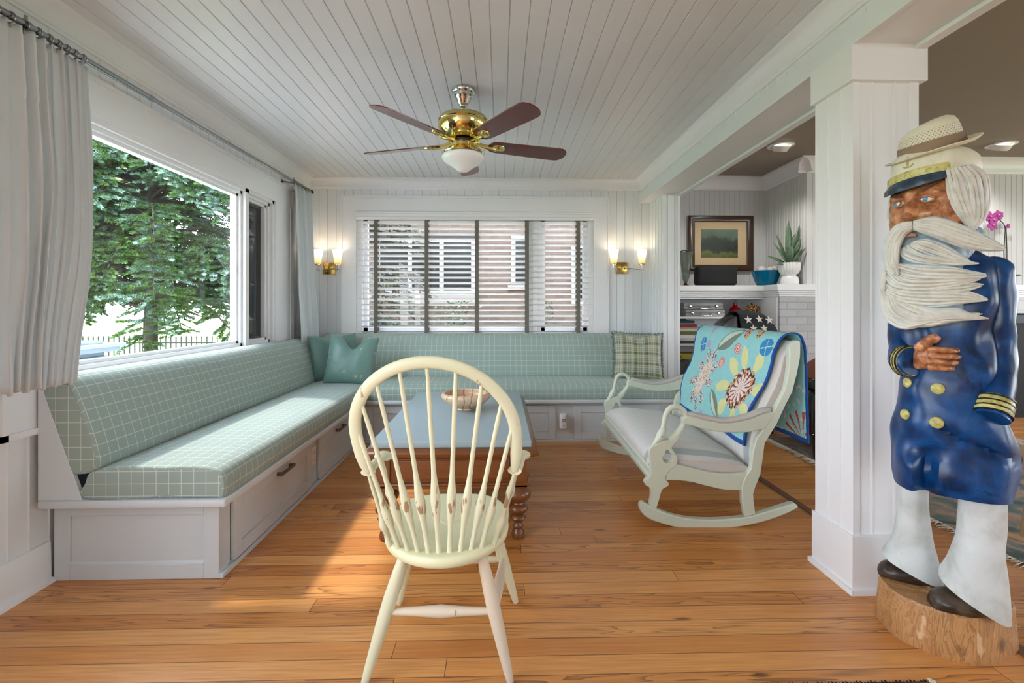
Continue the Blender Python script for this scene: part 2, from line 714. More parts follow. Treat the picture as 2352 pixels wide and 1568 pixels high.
def window_unit(name, y0, y1, z0, z1, x, inset, fw=0.05):
    """fixed sash in the left wall: stepped frame and a pane"""
    m = MB()
    for k, (dx, w) in enumerate(((0.0, 0.026), (-0.025, 0.022), (-0.045, 0.018))):
        o = sum(v for _, v in ((0.0, 0.026), (-0.025, 0.022), (-0.045, 0.018))[:k])
        a, b, c, d = y0 + o, y1 - o, z0 + o, z1 - o
        xx0, xx1 = x - 0.09, x + dx
        m.box(xx0, xx1, a, a + w, c, d); m.box(xx0, xx1, b - w, b, c, d)
        m.box(xx0, xx1, a, b, c, c + w); m.box(xx0, xx1, a, b, d - w, d)
    f = struct(m.build(name, M_WHITE2))
    o = 0.066
    m = MB(); m.box(x - 0.078, x - 0.072, y0 + o - .004, y1 - o + .004, z0 + o - .004, z1 - o + .004)
    m.build('pane', M_PANE, f)
    return f

window_unit('window_1', 1.97, 3.635, 0.835, 2.035, XL + 0.01, 0)
window_unit('window_2', 3.635, 4.06, 0.835, 2.035, XL + 0.01, 0)
# dark insect screen frame on the narrow casement
m = MB()
for (a, b, c, d) in ((3.70, 3.716, 0.90, 1.97), (3.979, 3.995, 0.90, 1.97), (3.70, 3.995, 0.90, 0.916), (3.70, 3.995, 1.95, 1.97)):
    m.box(XL - 0.10, XL - 0.066, a, b, c, d)
struct(m.build('trim_6', simple('dark_screen_frame', (48, 46, 46), 0.5)))

# back window: casing, jamb, mullion, two sashes
m = MB()
y0, y1 = YB - 0.022, YB
m.box(-1.563, BX0, y0, y1, 0.86, 2.105); m.box(BX1, 1.085, y0, y1, 0.86, 2.105)
m.box(-1.563, 1.085, y0, y1, 2.105, 2.24)
m.box(-1.575, 1.097, y0 - 0.012, y1, 2.235, 2.258)
m.box(-1.575, -1.563, y0 - 0.010, y1, 0.86, 2.24); m.box(1.085, 1.097, y0 - 0.010, y1, 0.86, 2.24)
m.box(BX0, BX1, YB - 0.02, YB + 0.12, 0.84, 0.862)
struct(m.build('trim_7', M_WHITE2))
m = MB()
Yg = YB + 0.10
m.box(BX0, BX0 + 0.05, YB, YB + WT, BZ0, BZ1); m.box(BX1 - 0.05, BX1, YB, YB + WT, BZ0, BZ1)
m.box(BX0, BX1, YB, YB + WT, BZ1 - 0.04, BZ1); m.box(BX0, BX1, YB + 0.02, YB + WT, BZ0, BZ0 + 0.04)
m.box(0.30, 0.42, YB + 0.05, YB + WT, BZ0, BZ1)
m.box(0.335, 0.385, YB + 0.03, YB + 0.06, BZ0, BZ1)
for a, b in ((BX0 + 0.05, 0.30), (0.42, BX1 - 0.05)):
    m.box(a, a + 0.04, Yg - 0.02, Yg + 0.03, BZ0, BZ1); m.box(b - 0.04, b, Yg - 0.02, Yg + 0.03, BZ0, BZ1)
    m.box(a, b, Yg - 0.02, Yg + 0.03, BZ0, BZ0 + 0.08); m.box(a, b, Yg - 0.02, Yg + 0.03, BZ1 - 0.08, BZ1)
w3 = struct(m.build('window_3', M_WHITE2))
m = MB()
for a, b in ((BX0 + 0.088, 0.262), (0.458, BX1 - 0.088)):
    m.box(a, b, Yg, Yg + 0.004, BZ0 + 0.078, BZ1 - 0.078)
m.build('pane', M_PANE, w3)

# beam between the porch and the living room, wing wall and pilaster at its far end
m = MB()
grooved(m, 'y', YN, YB, 2.20, ZC + 0.02, 1.42, 1, 0.0852, 0.005, 0.005, start=0.03)
m.box(1.426, 1.66, YN, YB, 2.20, 2.75)
m.box(1.405, 1.425, YN, YB, 2.195, 2.285)   # smooth lower fascia
m.box(1.66, 1.685, YN, YB + 0.9, 2.185, 2.75)
m.box(1.655, 1.70, YN, YB, 2.18, 2.195)
struct(m.build('trim_8', M_WHITE, bevel=0.002))
m = MB()
grooved(m, 'y', 4.42, YB, 0, 2.20, 1.52, 1, 0.0852, start=0.03)
grooved(m, 'x', 1.52, 1.67, 0, 2.20, 4.42, -1, 0.07, start=1.56)
m.box(1.527, 1.664, 4.426, 5.62, 0, 2.7)
m.box(1.514, 1.532, 4.410, 4.426, 0, 2.2)
m.box(1.652, 1.676, 4.408, 4.43, 0, 2.2)
m.box(1.66, 1.67, 4.42, 5.62, 0, 2.7)
struct(m.build('wall_right', M_WHITE))

# column with cap and plinth
m = MB()
grooved(m, 'y', 1.89, 2.12, 0.23, 2.06, 1.42, 1, 0.0795, 0.006, 0.006, start=1.957)
m.strip([(1.42, 1.89), (1.449, 1.89), (1.452, 1.897), (1.495, 1.897), (1.498, 1.891), (1.505, 1.891), (1.508, 1.897), (1.588, 1.897), (1.591, 1.891), (1.599, 1.891), (1.602, 1.897), (1.655, 1.897), (1.658, 1.89), (1.69, 1.89)], 'z', 0.23, 2.06)
m.box(1.427, 1.69, 1.899, 2.12, 0.2, 2.1)
m.box(1.4195, 1.428, 2.093, 2.121, 0.2, 2.06)
m.box(1.41, 1.70, 1.88, 2.13, 0, 0.233)
m.box(1.398, 1.712, 1.868, 2.142, 0, 0.022)
m.box(1.40, 1.709, 1.869, 2.123, 2.055, 2.205)
struct(m.build('trim_9', M_WHITE2, bevel=0.003))

# ------------------------------------------------------------------ built-in corner benches
def shaker(mb, axis, lo, hi, z0, z1, face, out, rail=0.06, th=0.018, rec=0.009):
    """flat frame-and-panel face. axis 'x': runs along x at plane y=face; 'y': runs along y at plane x=face"""
    def bx(a0, a1, c0, c1, d0, d1):
        d0, d1 = sorted((face + out * d0, face + out * d1))
        if axis == 'x':
            mb.box(a0, a1, d0, d1, c0, c1)
        else:
            mb.box(d0, d1, a0, a1, c0, c1)
    bx(lo, lo + rail, z0, z1, 0, th); bx(hi - rail, hi, z0, z1, 0, th)
    bx(lo + rail, hi - rail, z0, z0 + rail, 0, th); bx(lo + rail, hi - rail, z1 - rail, z1, 0, th)
    bx(lo + rail, hi - rail, z0 + rail, z1 - rail, 0, th - rec)

# bench along the left wall: base x -1.90..-1.19, y 2.06..4.82
bl = thing('window_bench', 'white painted built-in bench running under the big picture window', 'bench', (-1.55, 3.4, 0), 0, 'built-in benches')
def L(mb_name, mb, mat, parent, bevel=0.0025):
    """build in world coordinates, parented to a thing that sits at its base"""
    o = mb.build(mb_name, mat, parent, bevel)
    r = parent
    off = Vector((0, 0, 0))
    while r is not None:
        off += r.location
        r = r.parent
    o.data.transform(Matrix.Translation(-off))
    return o

m = MB()
m.box(-1.876, -1.208, 2.078, 4.80, 0.0, 0.335)
m.box(-1.21, -1.19, 2.072, 2.147, 0, 0.335); m.box(-1.21, -1.19, 3.018, 3.147, 0, 0.335)
m.box(-1.21, -1.19, 2.13, 4.08, 0.31, 0.335); m.box(-1.21, -1.19, 2.13, 4.08, 0, 0.028)
m.box(-1.192, -1.172, 2.06, 4.07, 0, 0.022)
L('base', m, M_BENCH, bl)
m = MB(); shaker(m, 'x', -1.873, -1.19, 0.0, 0.335, 2.078, -1, 0.064, 0.018, 0.009)
m.prism([(2.069, 0.064), (2.0605, 0.064), (2.069, 0.078)], 'x', -1.81, -1.254)
L('end_panel', m, M_BENCH, bl)
m = MB(); m.rbox(-1.862, -1.118, 1.975, 4.80, 0.335, 0.367, 0.004)
L('seat_board', m, M_BENCH, bl)
# end bracket that carries the sloping backrest
m = MB()
m.prism([(-1.868, 0.367), (-1.694, 0.367), (-1.705, 0.40), (-1.852, 0.822), (-1.868, 0.822)], 'y', 1.985, 2.005)
m.prism([(-1.872, 0.367), (-1.80, 0.367), (-1.81, 0.42), (-1.868, 0.80), (-1.872, 0.80)], 'y', 2.005, 4.60)
L('back_support', m, M_BENCH, bl)
for (a, b, hy) in ((2.15, 3.015, 2.62), (3.15, 4.02, 3.52)):
    m = MB(); shaker(m, 'y', a, b, 0.03, 0.308, -1.19, 1, 0.062, 0.019, 0.010)
    d = L('drawer', m, M_BENCH, bl)
    m = MB()
    for s_ in (-0.07, 0.07):
        m.rbox(-1.171, -1.140, hy + s_ - 0.006, hy + s_ + 0.006, 0.262, 0.282, 0.003)
    m.rbox(-1.148, -1.138, hy - 0.085, hy + 0.085, 0.263, 0.281, 0.004)
    h = m.build('handle', M_PEWTER, d)
    h.data.transform(Matrix.Translation(-bl.location))

m = MB(); m.rbox(-1.19, -1.183, 3.048, 3.122, 0.145, 0.262, 0.003)
o = m.build('electrical_outlet', M_WHITE2)
tag(o, 'white duplex outlet plate between the two drawers of the window bench', 'outlet')
m = MB()
for z in (0.178, 0.228):
    m.rbox(-1.1835, -1.1805, 3.068, 3.102, z - 0.016, z + 0.016, 0.004)
    sk = None
f = m.build('socket_face', M_WHITE2, o)
m = MB()
for z in (0.178, 0.228):
    for yy in (3.078, 3.092):
        m = MB(); m.box(-1.1806, -1.1800, yy - 0.0012, yy + 0.0012, z - 0.004, z + 0.006); m.build('socket_slot', M_BLACK, f)
    m = MB(); m.box(-1.1806, -1.1800, 3.083, 3.087, z - 0.012, z - 0.008); m.build('socket_slot', M_BLACK, f)

# bench along the back wall
bb = thing('window_bench', 'white painted built-in bench running under the window with blinds', 'bench', (0.2, 4.5, 0), 0, 'built-in benches')
m = MB()
m.box(-1.170, 1.47, 4.098, 4.80, 0.0, 0.333)
m.box(-1.172, 1.47, 4.078, 4.092, 0, 0.022)
m.box(-1.170, 1.472, 4.09, 4.10, 0, 0.333)
L('base', m, M_BENCH, bb)
m = MB(); m.rbox(-1.117, 1.531, 4.03, 4.80, 0.335, 0.367, 0.004)
L('seat_board', m, M_BENCH, bb)
m = MB(); m.prism([(4.60, 0.367), (4.78, 0.367), (4.78, 0.84), (4.735, 0.84)], 'x', -1.10, 1.50)
L('back_support', m, M_BENCH, bb)
for (a, b) in ((-1.13, -0.385), (-0.29, 0.475), (0.635, 1.375)):
    m = MB(); shaker(m, 'x', a, b, 0.026, 0.310, 4.09, -1, 0.060, 0.018, 0.009)
    L('panel', m, M_BENCH, bb)

# surge protector plugged in between the panels
sp_ = thing('wall_charger', 'white plug-in charger block with sockets and four USB ports', 'charger', (0.550, 4.09, 0.178))
m = MB(); m.rbox(-0.040, 0.018, -0.040, 0.002, -0.066, 0.066, 0.014, 4); m.rbox(-0.030, 0.012, -0.052, -0.03, -0.058, 0.058, 0.010, 3)
m.build('housing', simple('charger_plastic', (240, 240, 240), 0.3), sp_)
M_PORT = simple('port_grey', (70, 70, 75), 0.5)
for i in range(2):
    for j in range(2):
        m = MB(); m.box(-0.022 + i * 0.018, -0.011 + i * 0.018, -0.0527, -0.0518, 0.006 + j * 0.013, 0.012 + j * 0.013); m.build('usb_port', M_PORT, sp_)
for dx in (-0.014, -0.002):
    m = MB(); m.box(dx - 0.0012, dx + 0.0012, -0.0527, -0.0518, -0.034, -0.026); m.build('socket_slot', M_BLACK, sp_)
m = MB(); m.box(-0.0105, -0.0055, -0.0527, -0.0518, -0.046, -0.041); m.build('socket_slot', M_BLACK, sp_)
for z in (-0.040, 0.0, 0.03):
    m = MB(); m.box(-0.0408, -0.0398, -0.026, -0.020, z - 0.003, z + 0.003); m.build('socket_slot', M_BLACK, sp_)

# ------------------------------------------------------------------ cushions
def rounded_profile(pts, n=6):
    """closed smooth outline through control points"""
    P = [Vector((a, b, 0)) for a, b in pts]
    k = len(P)
    out = []
    for i in range(k):
        p0, p1, p2, p3 = P[i - 1], P[i], P[(i + 1) % k], P[(i + 2) % k]
        for j in range(n):
            t = j / n
            q = 0.5 * ((2 * p1) + (-p0 + p2) * t + (2 * p0 - 5 * p1 + 4 * p2 - p3) * t * t + (-p0 + 3 * p1 - 3 * p2 + p3) * t ** 3)
            out.append((q.x, q.y))
    return out


def bar_cushion(name, prof, axis, lo, hi, mat, label, cat, group, wob=0.004, seg=60, endr=0.03, seed=1):
    """long upholstered cushion: profile swept, ends rounded, uv in metres"""
    rnd = random.Random(seed)
    m = MB()
    cx = sum(p[0] for p in prof) / len(prof)
    cz = sum(p[1] for p in prof) / len(prof)
    al = [0]
    cl = prof + [prof[0]]
    for a, b in zip(cl, cl[1:]):
        al.append(al[-1] + math.hypot(b[0] - a[0], b[1] - a[1]))
    ts = [(lo + 0.001, 0.90), (lo + endr * 0.12, 0.955), (lo + endr * 0.4, 0.985), (lo + endr, 1.0)]
    for i in range(1, seg):
        ts.append((lo + endr + (hi - lo - 2 * endr) * i / seg, 1.0))
    ts += [(hi - endr, 1.0), (hi - endr * 0.4, 0.985), (hi - endr * 0.12, 0.955), (hi - 0.001, 0.90)]
    rings, uvs = [], []
    for t, s_ in ts:
        r = []
        for a, b in prof:
            w = wob * noise.noise(Vector((t * 2.2, a * 5, b * 5 + seed)))
            d = Vector((a - cx, b - cz))
            L_ = d.length
            s2 = 1 - (1 - s_) * 0.9
            q = d * s2 + d.normalized() * w * (1 if s_ == 1 else 0.5)
            # square-ish ends: shrink by absolute distance
            q = d.normalized() * (L_ - (1 - s_) * 0.16) + d.normalized() * w
            a2, b2 = cx + q.x, cz + q.y
            r.append((t, a2, b2) if axis == 'x' else (a2, t, b2))
        rings.append(r)
        uvs.append([(u, t) for u in al])
    m.loft(rings, True, False, True, uvs)
    # end caps with check-aligned uv
    for ring, rev in ((rings[0], True), (rings[-1], False)):
        vs = [m.bm.verts.new(Vector(p)) for p in ring]
        uu = [((p[0] if axis == 'y' else p[1]), p[2] + 0.02) for p in ring]
        if rev:
            vs, uu = vs[::-1], uu[::-1]
        m._f(vs, uu, True)
    bmesh.ops.remove_doubles(m.bm, verts=m.bm.verts[:], dist=0.00005)
    o = m.build(name, mat)
    tag(o, label, cat, group)
    return o


# back cushion, left bench (x, z)
pf = rounded_profile([(-1.850, 0.815), (-1.768, 0.485), (-1.742, 0.470), (-1.690, 0.468), (-1.650, 0.480), (-1.632, 0.505), (-1.640, 0.56), (-1.672, 0.67), (-1.712, 0.78), (-1.745, 0.84), (-1.785, 0.868), (-1.83, 0.868), (-1.852, 0.848)], 5)
bar_cushion('back_cushion', pf, 'y', 1.985, 4.62, M_CHECK, 'long pale green checked back cushion leaning below the picture window', 'cushion', 'bench back cushions', 0.004, 60, 0.02, 3)
pf = rounded_profile([(-1.690, 0.372), (-1.40, 0.369), (-1.155, 0.370), (-1.128, 0.378), (-1.122, 0.42), (-1.130, 0.462), (-1.165, 0.488), (-1.25, 0.500), (-1.42, 0.503), (-1.58, 0.497), (-1.665, 0.480), (-1.688, 0.44)], 5)
bar_cushion('seat_cushion', pf, 'y', 1.985, 4.58, M_CHECK, 'long pale green checked seat cushion on the bench beside the curtain', 'cushion', 'bench seat cushions', 0.004, 60, 0.03, 5)
M_CHECK2 = check_fabric('green_windowpane_fabric_paler', (156, 176, 167), (208, 218, 208))
pf = rounded_profile([(4.735, 0.86), (4.60, 0.50), (4.58, 0.487), (4.52, 0.487), (4.475, 0.50), (4.465, 0.53), (4.485, 0.62), (4.54, 0.75), (4.59, 0.84), (4.63, 0.872), (4.69, 0.882), (4.725, 0.880)], 5)
bar_cushion('back_cushion', pf, 'x', -1.70, 1.51, M_CHECK2, 'long pale green checked back cushion below the window blinds', 'cushion', 'bench back cushions', 0.004, 60, 0.02, 7)
pf = rounded_profile([(4.60, 0.372), (4.30, 0.369), (4.075, 0.370), (4.045, 0.378), (4.038, 0.42), (4.045, 0.462), (4.08, 0.490), (4.16, 0.503), (4.30, 0.508), (4.48, 0.506), (4.585, 0.492), (4.602, 0.44)], 5)
bar_cushion('seat_cushion', pf, 'x', -1.115, 1.50, M_CHECK2, 'long pale green checked seat cushion on the bench behind the coffee table', 'cushion', 'bench seat cushions', 0.005, 60, 0.03, 9)


def pillow(name, w, h, t, mat, label, loc, rot, group=None, seed=0, chop=0.0, edge=None, noise_amt=0.012):
    """square throw pillow standing in its local xz plane, thickness along y, base at z=0"""
    N = 22
    m = MB()
    rings = {}
    for side in (1, -1):
        g = []
        for i in range(N + 1):
            row = []
            for j in range(N + 1):
                u, v = i / N * 2 - 1, j / N * 2 - 1
                e = max(0.0, (1 - abs(u) ** 2.6)) * max(0.0, (1 - abs(v) ** 2.6))
                th = t * (e ** 0.42)
                # pinched sides, pointed corners
                px = u * w / 2 * (1 - 0.07 * (1 - v * v) * abs(u))
                pz = v * h / 2 * (1 - 0.07 * (1 - u * u) * abs(v))
                if chop > 0 and v > -0.2:
                    pz -= chop * math.exp(-(u / 0.34) ** 2) * ((v + 0.2) / 1.2) ** 2
                    th *= 1 - 0.25 * math.exp(-(u / 0.3) ** 2) * ((v + 0.2) / 1.2)
                n_ = noise.noise(Vector((u * 1.7 + seed, v * 1.7, side * 3.1 + seed)))
                th += e * (n_ * noise_amt + 0.004 * noise.noise(Vector((u * 5, v * 5, seed + side))))
                row.append(m.bm.verts.new((px, side * th / 2, pz + h / 2)))
            g.append(row)
        for i in range(N):
            for j in range(N):
                uv = [((i + a) / N, (j + b) / N) for a, b in ((0, 0), (1, 0), (1, 1), (0, 1))]
                q = [g[i][j], g[i + 1][j], g[i + 1][j + 1], g[i][j + 1]]
                if side == 1:
                    q, uv = q[::-1], uv[::-1]
                m._f(q, uv, True)
        rings[side] = g
    bmesh.ops.remove_doubles(m.bm, verts=m.bm.verts[:], dist=0.0004)
    o = m.build(name, mat, None, 0, 1, recalc=True)
    o.location = loc
    o.rotation_euler = rot
    tag(o, label, 'pillow', group)
    if edge:
        m = MB()
        rnd = random.Random(seed)
        pts = []
        K = 80
        for k in range(K):
            a = k / K * 4
            sd, f = int(a), a - int(a)
            u, v = [(f * 2 - 1, -1), (1, f * 2 - 1), (1 - f * 2, 1), (-1, 1 - f * 2)][sd]
            px = u * w / 2 * (1 - 0.07 * (1 - v * v) * abs(u))
            pz = v * h / 2 * (1 - 0.07 * (1 - u * u) * abs(v))
            pts.append(Vector((px, 0, pz + h / 2)))
        cc = Vector((0, 0, h / 2))
        for k, p in enumerate(pts):
            q = pts[(k + 1) % K]
            for s_ in range(2):
                st = p.lerp(q, s_ / 2 + rnd.random() * 0.3)
                d = (st - cc).normalized()
                en = st + d * 0.014 + Vector((rnd.uniform(-.006, .006), rnd.uniform(-.012, .012), rnd.uniform(-.006, .006)))
                m.tube([st - d * 0.006, en], [0.0035, 0.0012], 5)
        m.build('fringe', edge, o)
    return o


def silk():
    t = NT('teal_embroidered_silk')
    v = t.coord('UV', (1, 1, 1))
    wv = t.n('ShaderNodeTexWave', i_Scale=60.0, i_Distortion=1.5)
    t.l(v, wv.inputs[0])
    vo = t.n('ShaderNodeTexVoronoi', i_Scale=4.5)
    t.l(v, vo.inputs['Vector'])
    fl = t.noise(v, 40, 2, 0.5, 2.0)
    ring = t.math('MULTIPLY', t.math('LESS_THAN', vo.outputs['Distance'], 0.16), t.math('GREATER_THAN', fl, 0.53))
    c = t.mix(wv.outputs['Fac'], srgb(82, 118, 110), srgb(108, 142, 132))
    c = t.mix(t.math('MULTIPLY', t.noise(v, 5, 3), 0.5), c, srgb(96, 130, 122))
    c = t.mix(t.math('MULTIPLY', ring, 0.85), c, srgb(196, 192, 140))
    t.set(Base_Color=c, Roughness=0.42)
    t.b.inputs['Sheen Weight'].default_value = 0.3
    t.bump(t.noise(v, 7, 3), 0.25, 0.02)
    return t.m


def plaid():
    t = NT('green_plaid_silk')
    tc = t.n('ShaderNodeTexCoord')
    sp = t.n('ShaderNodeSeparateXYZ')
    t.l(tc.outputs['UV'], sp.inputs[0])
    def bands(s):
        f = t.math('FRACT', t.math('MULTIPLY', s, 4.6))
        return t.ramp(f, [(0.0, srgb(62, 86, 72)), (0.12, srgb(74, 96, 84)), (0.22, srgb(196, 192, 170)), (0.25, srgb(182, 176, 132)), (0.33, srgb(122, 132, 96)), (0.48, srgb(182, 186, 182)), (0.52, srgb(92, 112, 122)), (0.64, srgb(196, 194, 182)), (0.78, srgb(140, 144, 110)), (0.82, srgb(200, 192, 152)), (0.88, srgb(96, 116, 92))], 'EASE')
    a, b = bands(sp.outputs[0]), bands(t.math('ADD', sp.outputs[1], 0.13))
    c = t.mix(0.5, a, b)
    gx = t.math('LESS_THAN', t.math('FRACT', t.math('ADD', t.math('MULTIPLY', sp.outputs[0], 4.6), 0.3)), 0.03)
    gy = t.math('LESS_THAN', t.math('FRACT', t.math('ADD', t.math('MULTIPLY', sp.outputs[1], 4.6), 0.75)), 0.035)
    c = t.mix(t.math('MULTIPLY', t.math('MAXIMUM', gx, gy), 0.7), c, srgb(216, 196, 132))
    v = t.coord('UV')
    t.set(Base_Color=c, Roughness=0.45)
    t.b.inputs['Sheen Weight'].default_value = 0.3
    t.bump(t.noise(v, 7, 3), 0.3, 0.02)
    return t.m


M_SILK = silk()
# (loc at the base centre; local +y faces away from the camera)
pillow('throw_pillow', 0.44, 0.44, 0.15, M_SILK, 'teal embroidered pillow tucked in the bench corner behind the other one', (-1.475, 4.36, 0.478), (math.radians(-12), math.radians(-3), math.radians(28)), 'teal corner pillows', 2, 0.05)
pillow('throw_pillow', 0.44, 0.45, 0.16, M_SILK, 'teal embroidered pillow with a chopped-in top, in front of its twin', (-1.30, 4.13, 0.472), (math.radians(-14), math.radians(5), math.radians(4)), 'teal corner pillows', 5, 0.12)
pillow('throw_pillow', 0.46, 0.44, 0.16, plaid(), 'green and cream plaid pillow with a frayed edge at the bench end', (1.245, 4.29, 0.492), (math.radians(-16), math.radians(2), math.radians(-6)), None, 9, 0.03, simple('plaid_fringe', (92, 102, 92), 0.8))

# ------------------------------------------------------------------ curtains
rod = thing('curtain_rod', 'brushed metal curtain rod running above the picture window', 'curtain rod', (-1.80, 3.0, 2.23))
m = MB()
A, B = Vector((-1.795, 1.2, 2.212)), Vector((-1.795, 4.63, 2.248))
def rp(y):
    return A + (B - A) * ((y - A.y) / (B.y - A.y))
m.tube([rp(1.2), rp(2.52)], 0.0135, 16)
m.tube([rp(2.50), rp(4.60)], 0.0110, 16)
m.tube([rp(2.50), rp(2.53)], 0.0145, 16)
L('pole', m, M_STEEL, rod, 0)
m = MB()
m.tube([rp(4.59), rp(4.60), rp(4.625), rp(4.63)], [0.012, 0.018, 0.018, 0.012], 16)
L('finial', m, simple('dark_bronze', (72, 58, 46), 0.4, 0.8), rod, 0)
for yy in (1.86, 4.22):
    m = MB()
    p = rp(yy)
    m.tube([(XL + 0.002, yy, p.z + 0.0), (XL + 0.03, yy, p.z), (p.x, yy, p.z - 0.016)], 0.007, 8)
    m.tube([(XL + 0.001, yy, p.z), (XL + 0.009, yy, p.z)], 0.022, 16)
    m.tube([(p.x, yy - 0.01, p.z), (p.x, yy + 0.01, p.z)], 0.018, 16)
    m.tube([(p.x, yy, p.z + 0.012), (p.x, yy, p.z + 0.034)], 0.006, 8)
    L('bracket', m, M_STEEL, rod, 0)


def curtain(label, y0, y1, z0, folds, amp, seed, shift=0.0, yb0=None, yb1=None, x=-1.795, bottom_x=0.03, wide_first=0.0, ringn=8):
    rnd = random.Random(seed)
    c = thing('curtain', label, 'curtain', (x, (y0 + y1) / 2, z0), 0, 'linen curtains')
    n = folds * 16
    rows = 44
    front, back = [], []
    ph = [rnd.uniform(-0.5, 0.5) for _ in range(folds + 2)]
    rings = []
    for r in range(rows + 1):
        t = r / rows
        yb_lo = lerp(y0, yb0 if yb0 is not None else y0, t ** 1.6)
        yb_hi = lerp(y1, yb1 if yb1 is not None else y1, max(0, (t - 0.35) / 0.65) ** 1.5)
        pts = []
        for k in range(n + 1):
            s = k / n
            # fold position: first part can be wider (a flat stretch of cloth)
            s2 = s if wide_first == 0 else s ** wide_first
            a = s * folds * 2 * PI
            f = int(s * folds)
            am = amp * (0.7 + 0.3 * math.sin(ph[min(f, folds)] * 6)) * (1 - 0.15 * t) * (0.55 + 0.45 * math.sin(min(1, s * 3) * PI / 2))
            wob = 0.010 * noise.noise(Vector((s * 5 + seed, t * 3.0, 1.3))) * (0.4 + t)
            yy = lerp(yb_lo, yb_hi, s2) + 0.010 * math.sin(a * 1.0 + 1.2) + wob * 1.2
            xx = x + math.sin(a + 0.8 * noise.noise(Vector((s * 3, t * 1.2, seed)))) * am + bottom_x * t + wob + 0.008 * noise.noise(Vector((s * 14, t * 2.5, seed * 2)))
            zt = rp(yy).z - 0.022 - 0.004 * math.cos(a)
            zz = lerp(zt, z0 + 0.006 * math.sin(a * 0.5), t)
            pts.append(Vector((xx, yy, zz)))
        rings.append(pts)
    m = MB()
    m.loft(rings, False, False, True)
    o = L('cloth', m, M_CURTAIN, c, 0)
    sd = o.modifiers.new('solid', 'SOLIDIFY')
    sd.thickness = 0.0025
    for k in range(ringn):
        s = (k + 0.5) / ringn
        s2 = s if wide_first == 0 else s ** wide_first
        yy = lerp(y0, y1, s2)
        p = rp(yy)
        m = MB()
        m.tube([(p.x + 0.021 * math.cos(a), yy + 0.004 * math.sin(k), p.z - 0.006 + 0.021 * math.sin(a)) for a in [2 * PI * i / 20 for i in range(20)]], 0.0022, 6, closed=True)
        m.tube([(p.x, yy, p.z - 0.028), (p.x, yy, p.z - 0.040)], 0.003, 6)
        L('curtain_ring', m, M_STEEL, c, 0)
    return c


curtain('pale grey linen curtain hanging at the near end of the picture window', 1.35, 2.125, 0.842, 14, 0.026, 4, yb0=1.40, yb1=1.99, bottom_x=0.06, wide_first=0.62, ringn=13)
curtain('pale grey linen curtain bunched in the corner beside the wall lamp', 4.24, 4.58, 0.80, 6, 0.03, 11, yb0=4.26, yb1=4.69, bottom_x=0.045, ringn=6)

# ------------------------------------------------------------------ blinds
bl_ = thing('window_blind', 'white wooden slatted blind with grey ladder tapes', 'blind', (-0.24, 4.79, 0.86))
m = MB()
m.strip([(4.805, 2.100), (4.775, 2.100), (4.770, 2.092), (4.772, 2.080), (4.766, 2.072), (4.770, 2.060), (4.770, 2.048), (4.764, 2.040), (4.768, 2.026), (4.772, 2.018), (4.805, 2.018)], 'x', -1.424, 0.942)
for xx in (-1.424, 0.942):
    m.box(xx - 0.001, xx + 0.001, 4.772, 4.80, 2.02, 2.098)
L('valance', m, M_WHITE2, bl_, 0.001)
M_SLAT = simple('blind_slat', (236, 235, 233), 0.35)
m = MB()
th = math.radians(17)
z = 1.995
k = 0
while z > 0.86:
    M = Matrix.Translation((0, 4.842, z)) @ Matrix.Rotation(-th + 0.05 * math.sin(k * 2.1), 4, 'X')
    m.rbox(-1.418, 0.935, -0.030, 0.030, -0.0015, 0.0015, 0.0012, 1, M)
    z -= 0.0548
    k += 1
L('slats', m, M_SLAT, bl_, 0)
m = MB(); m.rbox(-1.418, 0.935, 4.815, 4.868, 0.848, 0.862, 0.004)
L('bottom_rail', m, M_SLAT, bl_, 0)
M_TAPE = simple('grey_ladder_tape', (112, 108, 100), 0.9, bump=0.2, bscale=500)
for xx in (-1.236, -0.732, -0.230, 0.273, 0.791):
    m = MB()
    m.box(xx - 0.019, xx + 0.019, 4.807, 4.8085, 0.86, 2.03)
    m.box(xx - 0.019, xx + 0.019, 4.876, 4.8775, 0.86, 2.03)
    L('ladder_tape', m, M_TAPE, bl_, 0)
m = MB(); m.tube([(-1.365, 4.797, 2.01), (-1.362, 4.795, 1.75), (-1.355, 4.795, 1.24)], 0.0035, 8)
L('tilt_wand', m, M_WHITE2, bl_, 0)
for dx in (0.0, 0.012):
    m = MB(); m.tube([(0.868 + dx, 4.797, 2.02), (0.866 + dx, 4.797, 1.5), (0.868 + dx, 4.797, 1.06 + dx)], 0.0013, 6)
    m.lathe([(0.002, 0.02), (0.006, 0.0), (0.005, -0.012), (0.001, -0.014)][::-1], (0.868 + dx, 4.797, 1.06 + dx if dx else 1.91), 10)
    L('lift_cord', m, M_WHITE2, bl_, 0)

# ------------------------------------------------------------------ coffee table
def wood(name, c0, c1, axis_scale=(1, 1, 1), rough=0.35, scale=6, coat=0.3):
    t = NT(name)
    v = t.coord('Object', axis_scale)
    f = t.noise(v, scale, 5, 0.6, 0.6)
    g = t.noise(v, scale * 6, 3, 0.6)
    t.set(Base_Color=t.mix(t.math('ADD', t.math('MULTIPLY', f, 0.7), t.math('MULTIPLY', g, 0.3)), srgb(*c0), srgb(*c1)), Roughness=rough)
    t.b.inputs['Coat Weight'].default_value = coat
    t.b.inputs['Coat Roughness'].default_value = 0.2
    t.bump(g, 0.08, 0.002)
    return t.m


M_TABLE = wood('brown_table_wood', (88, 46, 18), (148, 88, 40), (1.2, 9, 9), 0.35)
M_TABLEV = wood('brown_turned_wood', (80, 42, 18), (138, 82, 38), (6, 6, 1.5), 0.3)
M_TTOP = simple('blue_grey_painted_top', (160, 178, 184), 0.4, noise_amt=0.025, nscale=10, bump=0.04, bscale=60)

